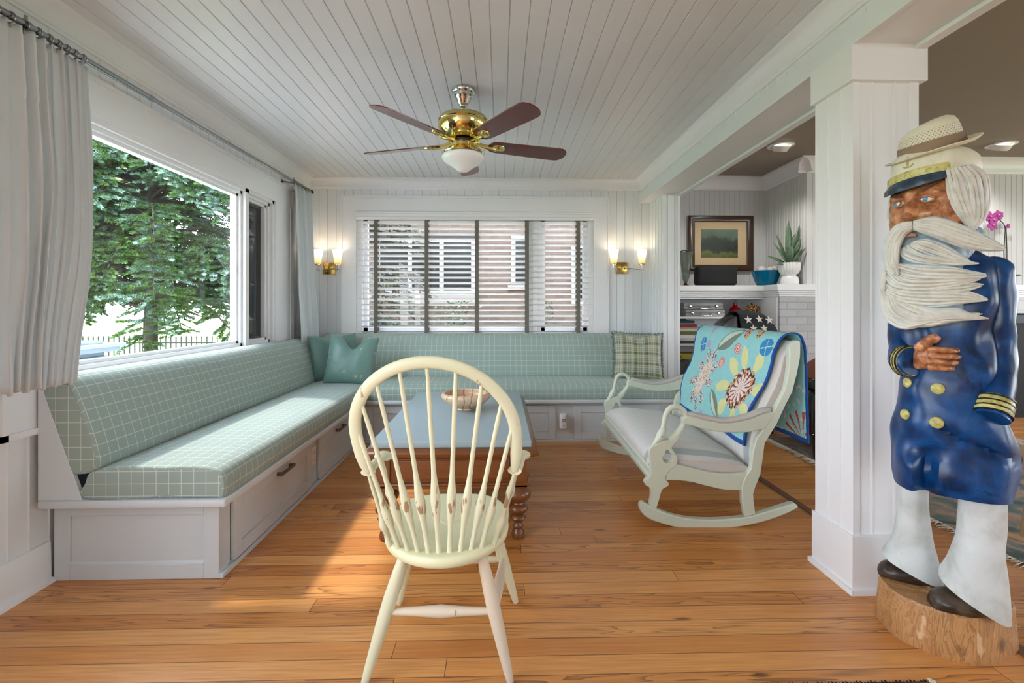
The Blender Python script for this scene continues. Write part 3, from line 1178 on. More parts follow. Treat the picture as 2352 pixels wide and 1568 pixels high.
tb = thing('coffee_table', 'brown wooden coffee table with a blue-grey painted top and turned legs', 'table', (-0.25, 3.0, 0))
X0, X1, Y0, Y1 = -0.375, 0.405, -0.67, 0.69     # slab, local
m = MB(); m.rbox(X0, X1, Y0, Y1, 0.466, 0.500, 0.006, 3)
m.build('table_top', M_TTOP, tb)
# wooden rim below the slab: sloping moulding
def rim(mb, prof, x0, x1, y0, y1):
    """closed rectangular sweep of an outward profile [(out, z)]"""
    rings = []
    for (cx_, cy_, sx_, sy_) in ((x0, y0, -1, -1), (x1, y0, 1, -1), (x1, y1, 1, 1), (x0, y1, -1, 1)):
        rings.append([(cx_ + sx_ * o_, cy_ + sy_ * o_, z_) for o_, z_ in prof])
    mb.loft(rings, True, False, False, wrap=True)
m = MB()
rim(m, [(-0.05, 0.466), (0.004, 0.466), (0.030, 0.452), (0.034, 0.446), (0.030, 0.436), (0.018, 0.432), (0.014, 0.424), (-0.05, 0.424)], X0, X1, Y0, Y1)
m.build('rim_moulding', M_TABLE, tb)
m = MB()
ax0, ax1, ay0, ay1 = X0 + 0.015, X1 - 0.02, Y0 + 0.015, Y1 - 0.02
m.box(ax0 + 0.012, ax1 - 0.012, ay0 + 0.012, ay1 - 0.012, 0.275, 0.424)
for cx_ in (ax0, ax1 - 0.075):
    for cy_ in (ay0, ay1 - 0.075):
        m.box(cx_, cx_ + 0.075, cy_, cy_ + 0.075, 0.265, 0.424)
rim(m, [(-0.02, 0.292), (0.008, 0.292), (0.012, 0.286), (0.008, 0.279), (0.0, 0.277), (0.0, 0.262), (-0.02, 0.262)], ax0, ax1, ay0, ay1)
m.box(ax0 + 0.01, ax1 - 0.01, ay0 + 0.01, ay1 - 0.01, 0.262, 0.275)
m.build('apron', M_TABLE, tb, 0.003)
m = MB()
m.box(ax0 + 0.09, ax1 - 0.09, ay0 + 0.002, ay0 + 0.014, 0.305, 0.412)
m.box(ax0 + 0.10, ax1 - 0.10, ay0 - 0.003, ay0 + 0.01, 0.313, 0.404)
m.build('drawer_front', M_TABLE, tb, 0.004)
for sx_ in (0, 1):
    m = MB()
    for (a, b) in ((0.09, 0.62), (0.66, 1.20)):
        xs = (ax0 - 0.004, ax0 + 0.012) if sx_ == 0 else (ax1 - 0.012, ax1 + 0.004)
        m.box(xs[0], xs[1], ay0 + a, ay0 + b, 0.305, 0.412)
    m.build('side_panel', M_TABLE, tb, 0.004)
leg_prof = [(0.018, 0.0), (0.030, 0.004), (0.034, 0.020), (0.028, 0.038), (0.020, 0.050), (0.026, 0.056), (0.028, 0.062), (0.022, 0.070), (0.020, 0.082),
            (0.034, 0.094), (0.040, 0.104), (0.036, 0.116), (0.026, 0.122), (0.040, 0.130), (0.050, 0.142), (0.052, 0.152), (0.046, 0.166), (0.030, 0.174), (0.028, 0.180),
            (0.046, 0.190), (0.062, 0.208), (0.066, 0.224), (0.060, 0.242), (0.044, 0.256), (0.040, 0.262), (0.040, 0.266)]
for cx_ in (ax0 + 0.045, ax1 - 0.045):
    for cy_ in (ay0 + 0.045, ay1 - 0.045):
        m = MB(); m.lathe([(max(0.003, r), z) for r, z in leg_prof], (cx_, cy_, 0), 28)
        m.build('leg', M_TABLEV, tb)

# ------------------------------------------------------------------ marble bowl
def marble():
    t = NT('veined_onyx')
    v = t.coord('Object')
    d = t.noise(v, 9, 4, 0.6)
    w = t.n('ShaderNodeTexWave', i_Scale=5.5, i_Distortion=9.0, i_Detail=3.0)
    t.l(v, w.inputs[0])
    ve = t.ramp(w.outputs['Fac'], [(0.0, (1, 1, 1, 1)), (0.045, (0.6, 0.6, 0.6, 1)), (0.09, (0, 0, 0, 1))])
    c = t.mix(d, srgb(198, 152, 112), srgb(232, 205, 176))
    c = t.mix(t.math('MULTIPLY', ve, 0.75), c, srgb(96, 104, 84))
    t.set(Base_Color=c, Roughness=0.12)
    t.b.inputs['Subsurface Weight'].default_value = 0.05
    return t.m


m = MB()
m.lathe([(0.002, 0.004), (0.045, 0.0), (0.056, 0.001), (0.060, 0.006), (0.058, 0.012), (0.085, 0.026), (0.125, 0.048), (0.150, 0.072), (0.157, 0.088), (0.154, 0.100), (0.144, 0.108), (0.137, 0.108), (0.134, 0.102),
         (0.138, 0.088), (0.130, 0.070), (0.105, 0.048), (0.070, 0.034), (0.030, 0.028), (0.002, 0.027)], (0, 0, 0), 56, caps=False)
o = m.build('stone_bowl', marble())
o.location = (-0.215, 3.05, 0.5005)
tag(o, 'shallow peach and grey veined stone bowl on the coffee table', 'bowl')

# ------------------------------------------------------------------ windsor chair
def worn_paint(name, col, wear=(170, 120, 80), thr=0.70, rough=0.42, band=None, ws=(34, 34, 7)):
    t = NT(name)
    v = t.coord('Object')
    f = t.noise(v, 4, 4)
    c = srgb(*col)
    base = t.mix(f, tuple(x * 0.95 for x in c[:3]) + (1,), c)
    v2 = t.coord('Object', ws)
    g = t.noise(v2, 1.0, 3, 0.55)
    if band:
        tc = t.n('ShaderNodeTexCoord'); sp = t.n('ShaderNodeSeparateXYZ'); t.l(tc.outputs['Object'], sp.inputs[0])
        d = t.math('DIVIDE', t.math('SUBTRACT', sp.outputs[2], band), 0.035)
        g = t.math('ADD', g, t.math('MULTIPLY', 0.20, t.math('MAXIMUM', 0.0, t.math('SUBTRACT', 1.0, t.math('MULTIPLY', d, d)))))
    k = t.ramp(g, [(thr, (0, 0, 0, 1)), (thr + 0.03, (1, 1, 1, 1))])
    t.set(Base_Color=t.mix(t.math('MULTIPLY', k, 0.8), base, srgb(*wear)), Roughness=rough)
    t.bump(t.noise(v, 60, 2), 0.05, 0.002)
    return t.m


M_CHAIR = worn_paint('cream_green_chair_paint', (222, 220, 188), thr=0.70)
M_CHAIRB = worn_paint('worn_cream_paint', (224, 208, 184), thr=0.69)
ch = thing('windsor_chair', 'cream painted hoop-back armchair with spindles standing before the coffee table', 'chair', (-0.175, 1.62, 0))
SZ = 0.430
def seat_outline(n=64, grow=0.0):
    out = []
    for k in range(n):
        a = 2 * PI * k / n
        c_, s_ = math.cos(a), math.sin(a)
        if s_ < 0:      # near (back) half: round
            x_, y_ = 0.205 * c_, 0.245 * s_
        else:           # far (front) half: squarer, slightly narrower
            x_ = 0.205 * (abs(c_) ** 0.62) * (1 if c_ > 0 else -1) * (1 - 0.03 * s_)
            y_ = 0.245 * (s_ ** 0.62)
        L_ = math.hypot(x_, y_)
        out.append((x_ * (1 + grow / L_), y_ * (1 + grow / L_)))
    return out
m = MB()
def ring(gr, z, sad=0.0):
    r = []
    for x_, y_ in seat_outline(64, gr):
        r.append((x_, y_, z))
    return r
rings = [ring(-0.045, SZ - 0.040), ring(-0.012, SZ - 0.036), ring(-0.002, SZ - 0.028), ring(0.0, SZ - 0.016), ring(-0.002, SZ - 0.006), ring(-0.008, SZ - 0.001), ring(-0.018, SZ)]
# dished top
for q in (0.75, 0.6, 0.45, 0.3, 0.15, 0.02):
    r = []
    for x_, y_ in seat_outline(64, -0.018):
        X_, Y_ = x_ * q, y_ * q + (1 - q) * 0.0
        d = 0.016 * (1 - q) ** 0.6 * max(0, 1 - ((Y_ + 0.03) / 0.20) ** 2) * max(0.0, 1 - 0.55 * math.exp(-(X_ / 0.045) ** 2) * (1 if Y_ > 0.02 else 0))
        r.append((X_, Y_, SZ - d))
    rings.append(r)
m.loft(rings)
m.build('seat', worn_paint('cream_seat_paint', (230, 226, 186), thr=0.74), ch)

def hoop_pt(s):
    """s from -1 (left arm) to 1 (right arm), local coordinates"""
    a = s * 1.92
    x_ = 0.229 * math.sin(a)
    z_ = 0.790 + 0.208 * math.cos(a) * (1.0 if math.cos(a) > 0 else 1.75)
    x_ *= 1 + 0.0
    t_ = (z_ - 0.66) / 0.33
    y_ = -0.205 - 0.085 * max(0, t_) + 0.03 * max(0, -t_ + 0.12)
    return Vector((x_ + 0.004 - 0.030 * t_, y_, z_))
m = MB()
K = 48
pts = [hoop_pt(-1 + 2 * k / K) for k in range(K + 1)]
m.tube(pts, [0.016 * min(1, 0.62 + 0.38 * min(k, K - k) / 1.5) for k in range(K + 1)], 14, flat=(0.62, 1.12), up=(0, 1, 0))
m.build('hoop', M_CHAIR, ch)

def spindle(p0, p1, name='spindle', bulge=0.0145, thin=0.0066, pos=0.30):
    p0, p1 = Vector(p0), Vector(p1)
    m = MB()
    P, R = [], []
    for k in range(25):
        t_ = k / 24
        P.append(p0.lerp(p1, t_))
        g = math.exp(-((t_ - pos) / 0.10) ** 2)
        R.append(thin + (bulge - thin) * g - (0.0012 if t_ > 0.9 else 0) + (0.0008 if t_ < 0.1 else 0))
    m.tube(P, R, 10)
    return m.build(name, M_SPIN, ch)

M_SPIN = worn_paint('worn_spindle_paint', (222, 220, 188), wear=(150, 100, 64), thr=0.69, band=0.575, ws=(75, 75, 10))
for k in range(9):
    s_ = (k - 4) / 4
    bx_ = -0.004 + s_ * 0.122
    by_ = -0.205 + 0.030 * s_ * s_
    tgt = hoop_pt(s_ * 0.735)
    tgt = tgt + (Vector((bx_, by_, SZ)) - tgt).normalized() * 0.004
    spindle((bx_, by_, SZ - 0.01), tgt)

# arms: short scrolled rails running forward from the hoop ends
for sx_ in (-1, 1):
    e = hoop_pt(sx_)
    m = MB()
    path = smooth_path([e + Vector((0, 0.000, 0.0)), e + Vector((sx_ * 0.006 + 0.003, 0.04, 0.0)), e + Vector((sx_ * 0.008 + 0.008, 0.09, -0.002)), e + Vector((sx_ * 0.010 + 0.012, 0.145, -0.006)), e + Vector((sx_ * 0.014 + 0.014, 0.18, -0.010)), e + Vector((sx_ * 0.014 + 0.014, 0.200, -0.014))], 6)
    n = len(path)
    rad = []
    for k in range(n):
        t_ = k / (n - 1)
        rad.append(0.0165 + 0.003 * max(0, 1 - t_ * 4) + 0.012 * math.exp(-((t_ - 0.86) / 0.13) ** 2) - (0.012 if k == n - 1 else 0.004 if k == n - 2 else 0))
    m.tube(path, rad, 12, flat=(0.62, 1.1), up=(0, 0, 1))
    m.build('arm', M_CHAIR, ch)
    # arm supports
    spindle((sx_ * 0.186, 0.05, SZ - 0.008), path[int(n * 0.62)] + Vector((0, 0, -0.006)), 'arm_post', 0.015, 0.008, 0.45)
    spindle((sx_ * 0.158, -0.150, SZ - 0.008), path[int(n * 0.04)] + Vector((0, 0, -0.004)), 'spindle')
    spindle((sx_ * 0.172, -0.110, SZ - 0.008), path[int(n * 0.16)] + Vector((0, 0, -0.004)), 'spindle')

def turned(p0, p1, prof, name, mat, seg=14):
    p0, p1 = Vector(p0), Vector(p1)
    m = MB()
    P = [p0.lerp(p1, t_) for t_, _ in prof]
    m.tube(P, [r for _, r in prof], seg)
    return m.build(name, mat, ch)

legp = [(0, 0.012), (0.01, 0.014), (0.15, 0.0185), (0.35, 0.0215), (0.55, 0.0205), (0.75, 0.017), (0.92, 0.0135), (0.99, 0.011), (1.0, 0.009)]
tops = {(-1, -1): (-0.118, -0.145), (1, -1): (0.118, -0.145), (-1, 1): (-0.135, 0.160), (1, 1): (0.135, 0.160)}
feet = {(-1, -1): (-0.238, -0.155), (1, -1): (0.208, -0.155), (-1, 1): (-0.215, 0.245), (1, 1): (0.238, 0.245)}
def lp(k, t_):
    a, b = tops[k], feet[k]
    return Vector((lerp(a[0], b[0], t_), lerp(a[1], b[1], t_), lerp(SZ - 0.035, 0.0, t_)))
for k in tops:
    turned(lp(k, 0), lp(k, 1), legp, 'leg', M_CHAIR if k != (1, -1) else M_CHAIRB)
sp_prof = [(0, 0.009), (0.12, 0.0115), (0.3, 0.014), (0.5, 0.019), (0.7, 0.014), (0.88, 0.0115), (1, 0.009)]
turned(lp((-1, -1), 0.47), lp((-1, 1), 0.50), sp_prof, 'stretcher', M_CHAIR)
turned(lp((1, -1), 0.47), lp((1, 1), 0.50), sp_prof, 'stretcher', M_CHAIRB)
a_ = lp((-1, -1), 0.47).lerp(lp((-1, 1), 0.50), 0.45); b_ = lp((1, -1), 0.47).lerp(lp((1, 1), 0.50), 0.45)
turned(lp((-1, -1), 0.44), lp((1, -1), 0.45), sp_prof, 'stretcher', M_CHAIRB)
turned(lp((-1, 1), 0.52), lp((1, 1), 0.52), sp_prof, 'stretcher', M_CHAIR)

# ------------------------------------------------------------------ ceiling fan
fan = thing('ceiling_fan', 'brass ceiling fan with five dark wood blades and a white glass light', 'ceiling fan', (-0.215, 2.83, 2.43))
m = MB()
m.lathe([(0.012, -0.098), (0.020, -0.100), (0.024, -0.092), (0.032, -0.085), (0.036, -0.070), (0.044, -0.060), (0.048, -0.046), (0.056, -0.040), (0.058, -0.028), (0.066, -0.022), (0.070, -0.012), (0.070, -0.003), (0.066, 0.0)], (0, 0, 0), 40)
m.build('canopy', M_CHROME, fan)
m = MB(); m.lathe([(0.010, -0.15), (0.010, -0.085)], (0, 0, 0), 16)
m.lathe([(0.010, -0.158), (0.022, -0.150), (0.022, -0.140), (0.010, -0.134)], (0, 0, 0), 16)
m.build('downrod', M_STEEL, fan)
m = MB()
m.lathe([(0.050, -0.300), (0.088, -0.292), (0.118, -0.272), (0.140, -0.246), (0.148, -0.222), (0.150, -0.208), (0.146, -0.204), (0.146, -0.198), (0.150, -0.194), (0.146, -0.180), (0.132, -0.164), (0.108, -0.153), (0.070, -0.147), (0.014, -0.146)], (0, 0, 0), 56)
m.build('motor_housing', M_BRASS, fan)
m = MB(); m.lathe([(0.060, -0.322), (0.070, -0.318), (0.072, -0.304), (0.058, -0.296)], (0, 0, 0), 32)
m.build('vent_ring', M_BLACK, fan)
m = MB()
m.lathe([(0.040, -0.386), (0.118, -0.382), (0.122, -0.376), (0.116, -0.370), (0.104, -0.356), (0.084, -0.344), (0.070, -0.340), (0.068, -0.322), (0.074, -0.318), (0.060, -0.314)], (0, 0, 0), 48)
m.build('light_fitter', M_BRASS, fan)
t_ = NT('opal_glass')
t_.set(Base_Color=srgb(238, 238, 238), Roughness=0.25)
t_.b.inputs['Subsurface Weight'].default_value = 0.3
t_.b.inputs['Subsurface Radius'].default_value = (0.03, 0.03, 0.03)
M_OPAL = t_.m
m = MB()
m.lathe([(0.003, -0.486), (0.020, -0.484), (0.036, -0.476), (0.052, -0.462), (0.072, -0.448), (0.098, -0.434), (0.116, -0.420), (0.126, -0.404), (0.124, -0.390), (0.114, -0.382), (0.04, -0.382)], (0, 0, 0), 48)
m.build('glass_bowl', M_OPAL, fan)
M_BLADE = wood('mahogany_blade', (62, 12, 8), (118, 34, 22), (1.5, 12, 12), 0.13, 5, 0.6)
M_BLADEP = wood('pale_blade', (150, 140, 118), (190, 182, 160), (1.5, 12, 12), 0.2, 5, 0.6)
base_a = math.radians(89.8 - 0.0)
for k in range(5):
    a = base_a - k * 2 * PI / 5
    M = Matrix.Rotation(a, 4, 'Z') @ Matrix.Translation((0, 0, -0.318)) @ Matrix.Rotation(math.radians(-14), 4, 'X')
    m = MB()
    # plan outline: rounded root, widening, clipped corners at the tip
    out = [(0.150, 0.0), (0.156, 0.028), (0.176, 0.048), (0.21, 0.056), (0.40, 0.062), (0.55, 0.067), (0.615, 0.066), (0.635, 0.058), (0.655, 0.034), (0.660, 0.016)]
    top = out + [(x_, -y_) for x_, y_ in out[::-1][:-1]]
    m.prism(top, 'z', -0.003, 0.003, M)
    bl2 = m.build('blade', M_BLADE, fan, 0.0012)
    m = MB()
    m.tube([M @ Vector((0.075, 0, 0.012)), M @ Vector((0.12, 0, 0.0)), M @ Vector((0.165, 0, -0.006)), M @ Vector((0.20, 0, -0.006))], [0.016, 0.013, 0.016, 0.014], 10, flat=(1, 0.35), up=(0, 0, 1) if False else None)
    M2 = M @ Matrix.Translation((0.215, 0, -0.004))
    m.lathe([(0.002, -0.010), (0.016, -0.008), (0.020, -0.004), (0.026, -0.007), (0.032, -0.004), (0.033, 0.0)], (0, 0, 0), 24, M2, sx=1.35, sy=1.0)
    m.build('blade_iron', M_BRASS, bl2)
m = MB(); m.tube([(0.0, -0.119, -0.38), (0.0, -0.121, -0.372)], 0.003, 6); m.build('pull_switch', M_BRASS, fan)

# ------------------------------------------------------------------ wall lamps
t_ = NT('lit_shade_glass')
tc_ = t_.n('ShaderNodeTexCoord')
sp2 = t_.n('ShaderNodeSeparateXYZ')
t_.l(tc_.outputs['Object'], sp2.inputs[0])
hh = t_.math('DIVIDE', sp2.outputs[2], 0.145)
colr = t_.ramp(hh, [(0.0, (1.0, 0.36, 0.05, 1)), (0.22, (1.0, 0.62, 0.22, 1)), (0.5, (1.0, 0.88, 0.66, 1)), (0.8, (1.0, 0.96, 0.86, 1))])
t_.set(Base_Color=colr, Roughness=0.35, Emission_Color=colr)
t_.b.inputs['Emission Strength'].default_value = 0.75
M_SHADE = t_.m
t_ = NT('warm_bulb')
t_.set(Base_Color=(1, 0.8, 0.5, 1), Emission_Color=(1, 0.72, 0.38, 1))
t_.b.inputs['Emission Strength'].default_value = 3
M_BULB = t_.m


def sconce(label, cx, cz, shades, plate_z):
    s = thing('wall_lamp', label, 'wall lamp', (cx, YB, plate_z))
    m = MB()
    m.rbox(-0.062, 0.062, -0.016, 0, -0.058, 0.058, 0.003)
    m.build('backplate', simple('aged_brass_plate', (196, 160, 88), 0.22, 1.0), s)
    for dx in (-0.028, 0.028):
        m = MB()
        M = Matrix.Translation((dx, -0.016, 0)) @ Matrix.Rotation(PI / 2, 4, 'X')
        m.lathe([(0.018, 0.0), (0.018, 0.006), (0.012, 0.010), (0.009, 0.024), (0.004, 0.028)], (0, 0, 0), 16, M)
        m.build('knob', M_BRASS, s)
    for sx, y_ in shades:
        d = 1 if sx > 0 else -1
        m = MB()
        m.tube(smooth_path([(d * 0.028, -0.035, 0.0), (d * 0.060, -0.060, -0.006), (sx * 0.72, y_, -0.020), (sx, y_, -0.020)], 5), 0.0045, 8)
        m.tube([(sx, y_, -0.035), (sx, y_, -0.005), (sx, y_, 0.022)], [0.006, 0.005, 0.005], 8)
        m.sphere((sx + d * 0.012, y_, -0.020), 0.007)
        m.build('arm', M_CHROME, s)
        m = MB()
        m.lathe([(0.002, 0.0), (0.028, 0.0), (0.030, 0.012), (0.029, 0.016), (0.002, 0.016)], (0, 0, 0), 24)
        h = m.build('shade_holder', M_CHROME, s)
        h.location = (sx, y_, 0.020)
        m = MB()
        m.lathe([(0.026, 0.0), (0.031, 0.03), (0.040, 0.085), (0.050, 0.143), (0.0475, 0.143), (0.037, 0.083), (0.028, 0.03), (0.022, 0.004), (0.004, 0.003)], (0, 0, 0), 36, caps=False)
        g = m.build('lamp_shade', M_SHADE, s)
        g.location = (sx, y_, 0.030)
        m = MB(); m.sphere((0, 0, 0.055), 0.016, sz=1.6); m.build('bulb', M_BULB, g)
        ld = bpy.data.lights.new('wall_lamp_light', 'POINT')
        ld.energy = 0.35
        ld.color = (1.0, 0.86, 0.68)
        ld.shadow_soft_size = 0.04
        lo = bpy.data.objects.new('wall_lamp_light', ld)
        COL.objects.link(lo)
        lo.parent = g
        lo.location = (0, 0, 0.125)
    return s


sconce('two-armed wall lamp with lit glass shades beside the corner curtain', -1.695, 1.55, ((-0.080, -0.10), (0.112, -0.10)), 1.535)
sconce('two-armed wall lamp with lit glass shades above the plaid pillow', 1.235, 1.55, ((-0.105, -0.10), (0.175, -0.10)), 1.545)

# ------------------------------------------------------------------ rocking settee with carved swans
M_SET = worn_paint('pale_sage_paint', (208, 216, 198), wear=(168, 132, 108), thr=0.78, rough=0.4)


def stripe_fabric():
    t = NT('striped_upholstery')
    tc = t.n('ShaderNodeTexCoord')
    sp = t.n('ShaderNodeSeparateXYZ')
    t.l(tc.outputs['Object'], sp.inputs[0])
    f = t.math('FRACT', t.math('DIVIDE', t.math('ADD', sp.outputs[1], 0.030), 0.088))
    nb = t.math('LESS_THAN', t.math('ABSOLUTE', t.math('SUBTRACT', sp.outputs[1], 0.098)), 0.022)
    cream, blue, grey, lt = srgb(216, 208, 200), srgb(196, 207, 210), srgb(150, 163, 164), srgb(206, 211, 210)
    c = t.ramp(f, [(0.0, cream), (0.24, lt), (0.28, blue), (0.50, lt), (0.54, cream), (0.72, srgb(200, 190, 184)), (0.78, cream), (0.90, lt), (0.94, cream)], 'CONSTANT')
    c = t.mix(nb, c, grey)
    v = t.coord('Object')
    w = t.noise(v, 500, 2)
    g = t.noise(v, 60, 3)
    c = t.mix(t.math('MULTIPLY', w, 0.25), c, srgb(240, 238, 232))
    c = t.mix(t.math('MULTIPLY', g, 0.2), c, srgb(178, 172, 168))
    t.set(Base_Color=c, Roughness=0.9)
    t.b.inputs['Sheen Weight'].default_value = 0.2
    t.bump(w, 0.15, 0.001)
    return t.m


M_STRIPE = stripe_fabric()
LX, LY = 0.79, 2.485
st = thing('rocking_settee', 'pale green rocking settee with carved swan arms and striped seat', 'settee', (LX, LY, 0), math.radians(-1.6))
def S(p):
    """drawn side profile (room x, z) to the settee's own frame"""
    return (p[0] * 0.994 - LX, 1.15 - (1.15 - p[1]) * 0.994 + 0.002)
rock = [(0.734, 0.103), (0.742, 0.073), (0.783, 0.035), (0.858, 0.008), (0.934, -0.010), (1.047, -0.020), (1.16, -0.018), (1.273, -0.004), (1.387, 0.021), (1.501, 0.061), (1.57, 0.098)]
rockt = [(1.560, 0.110), (1.536, 0.115), (1.425, 0.080), (1.311, 0.048), (1.198, 0.034), (1.084, 0.030), (0.971, 0.040), (0.896, 0.058), (0.821, 0.086), (0.783, 0.106), (0.757, 0.121), (0.742, 0.116)]
def sm2(pts, n=4):
    return [(p.x, p.y) for p in smooth_path([(a, b, 0) for a, b in pts], n)]
post_out = [(0.786, 0.098), (0.797, 0.154), (0.792, 0.195), (0.772, 0.208), (0.762, 0.222), (0.770, 0.240), (0.786, 0.250), (0.796, 0.270), (0.796, 0.303), (0.792, 0.348), (0.788, 0.385), (0.800, 0.412), (0.835, 0.428), (0.868, 0.446), (0.900, 0.452), (0.935, 0.468), (0.938, 0.455),
            (0.928, 0.440), (0.912, 0.425), (0.905, 0.405), (0.922, 0.380), (0.936, 0.348), (0.932, 0.322), (0.916, 0.306), (0.896, 0.292), (0.876, 0.262), (0.872, 0.240), (0.886, 0.228), (0.888, 0.212), (0.874, 0.200), (0.858, 0.192), (0.846, 0.165), (0.834, 0.120), (0.822, 0.086)]
def keyhole(outl, c, r, n=20, drop=None):
    """outline with a round hole joined by a slit"""
    k = min(range(len(outl)), key=lambda i: (outl[i][0] - c[0]) ** 2 + (outl[i][1] - c[1]) ** 2)
    a0 = math.atan2(outl[k][1] - c[1], outl[k][0] - c[0])
    hole = []
    for i in range(n + 1):
        a = a0 + 2 * PI * i / n
        rr = r * (1 + (0.45 if drop and abs(((a - PI / 2 + PI) % (2 * PI)) - PI) < 0.3 else 0))
        hole.append((c[0] + rr * math.cos(a), c[1] + rr * math.sin(a)))
    return outl[:k + 1] + hole + outl[k:]
rail_o = [(0.885, 0.316), (0.935, 0.318), (1.009, 0.300), (1.09, 0.280), (1.16, 0.270), (1.24, 0.268), (1.308, 0.276), (1.345, 0.30), (1.345, 0.19), (1.273, 0.183), (1.2, 0.184), (1.16, 0.189), (1.084, 0.207), (1.02, 0.224), (0.971, 0.232), (0.92, 0.235), (0.873, 0.236)]
bleg_o = [(1.273, 0.20), (1.275, 0.119), (1.289, 0.044), (1.346, 0.055), (1.336, 0.130), (1.334, 0.165), (1.342, 0.194), (1.372, 0.268), (1.383, 0.343), (1.395, 0.433), (1.456, 0.530), (1.501, 0.627), (1.539, 0.702), (1.562, 0.792), (1.579, 0.875), (1.581, 0.905), (1.581, 0.965),
          (1.572, 0.973), (1.552, 0.972), (1.535, 0.962), (1.522, 0.942), (1.524, 0.905), (1.522, 0.85), (1.514, 0.792), (1.501, 0.717), (1.440, 0.598), (1.387, 0.508), (1.349, 0.456), (1.330, 0.38), (1.322, 0.30), (1.30, 0.27), (1.285, 0.24)]
arm_o = [(0.960, 0.560), (0.985, 0.580), (1.03, 0.568), (1.084, 0.552), (1.16, 0.537), (1.236, 0.540), (1.311, 0.558), (1.387, 0.588), (1.432, 0.600), (1.445, 0.585), (1.400, 0.512), (1.383, 0.504), (1.31, 0.490), (1.236, 0.487), (1.18, 0.488), (1.122, 0.495), (1.05, 0.512), (1.000, 0.526), (0.965, 0.530)]


def side(y0, inner):
    """one end frame; y0 outer face, thickness 3.5 cm"""
    y1 = y0 + 0.034
    m = MB(); m.prism([S(p) for p in sm2(rock, 4) + sm2(rockt, 3)], 'y', y0 - 0.004, y1 + 0.004)
    m.build('rocker', M_SET, st, 0.006)
    m = MB(); m.prism([S(p) for p in keyhole(sm2(post_out, 3), (0.884, 0.355), 0.028, drop=True)], 'y', y0, y1)
    m.build('front_post', M_SET, st, 0.005)
    m = MB(); m.prism([S(p) for p in rail_o], 'y', y0 + 0.004, y1 - 0.002)
    m.build('side_rail', M_SET, st, 0.004)
    m = MB(); m.prism([S(p) for p in bleg_o], 'y', y0, y1)
    m.build('back_post', M_SET, st, 0.005)
    m = MB(); m.prism([S(p) for p in arm_o], 'y', y0 - 0.002, y1 + 0.008)
    m.build('arm', M_SET, st, 0.006)
    yc = (y0 + y1) / 2 + 0.003
    def V(p, dy=0.0):
        a, b = S(p)
        return (a, yc + dy, b)
    # swan: neck loop, head and beak
    neck = smooth_path([V((0.900, 0.440)), V((0.938, 0.474)), V((0.970, 0.520)), V((0.984, 0.560)), V((0.975, 0.598)), V((0.941, 0.620)), V((0.903, 0.612)), V((0.881, 0.580)), V((0.872, 0.540)), V((0.864, 0.505))], 5)
    n = len(neck)
    rad = [lerp(0.022, 0.0150, min(1, k / (n * 0.35))) - 0.003 * max(0, (k / n - 0.7) / 0.3) for k in range(n)]
    m = MB(); m.tube(neck, rad, 14, flat=(1.0, 0.95), up=(0, 1, 0))
    m.build('swan_neck', M_SET, st)
    m = MB()
    hp = [V((0.872, 0.515)), V((0.866, 0.498)), V((0.858, 0.478)), V((0.850, 0.460)), V((0.838, 0.444)), V((0.824, 0.430)), V((0.812, 0.418)), V((0.802, 0.409))]
    m.tube(hp, [0.0135, 0.020, 0.0265, 0.0255, 0.0190, 0.0125, 0.009, 0.003], 14, flat=(1.0, 0.92), up=(0, 1, 0))
    h = m.build('swan_head', M_SET, st, 0, 1)
    for dy in (-1, 1):
        m = MB(); m.sphere(V((0.853, 0.468), dy * 0.0225), 0.0045, sy=0.6)
        m.build('eye', simple('swan_eye', (60, 50, 42), 0.3) if 'M_SEYE' not in globals() else M_SEYE, h)
    # upholstered arm pad
    ap = smooth_path([V((0.992, 0.584), 0.003), V((1.03, 0.576), 0.003), V((1.084, 0.563), 0.003), V((1.16, 0.548), 0.003), V((1.236, 0.550), 0.003), V((1.311, 0.568), 0.003), V((1.387, 0.597), 0.003), V((1.436, 0.606), 0.003)], 4)
    k = len(ap)
    m = MB(); m.tube(ap, [0.012 + 0.014 * min(1, i / 2.5, (k - 1 - i) / 2.0) for i in range(k)], 14, flat=(1.05, 0.62), up=(0, 1, 0))
    m.build('arm_pad', M_ARMPAD, st)


M_ARMPAD = simple('faded_arm_pad_fabric', (196, 192, 186), 0.9, noise_amt=0.1, nscale=20, bump=0.15, bscale=500)
side(0.0, 1)
LEN = 1.262
side(LEN - 0.034, -1)
# front rail with mouldings, back rail
m = MB()
fr = [(0.802, 0.212), (0.800, 0.232), (0.792, 0.236), (0.790, 0.246), (0.797, 0.252), (0.800, 0.276), (0.792, 0.280), (0.788, 0.290), (0.794, 0.300), (0.806, 0.304), (0.845, 0.304), (0.845, 0.212)]
m.prism([S(p) for p in fr], 'y', 0.030, LEN - 0.030)
m.build('front_rail', M_SET, st, 0.0015)
m = MB(); m.box(0.50, 0.53, 0.03, LEN - 0.03, 0.19, 0.27); m.build('back_rail', M_SET, st, 0.003)

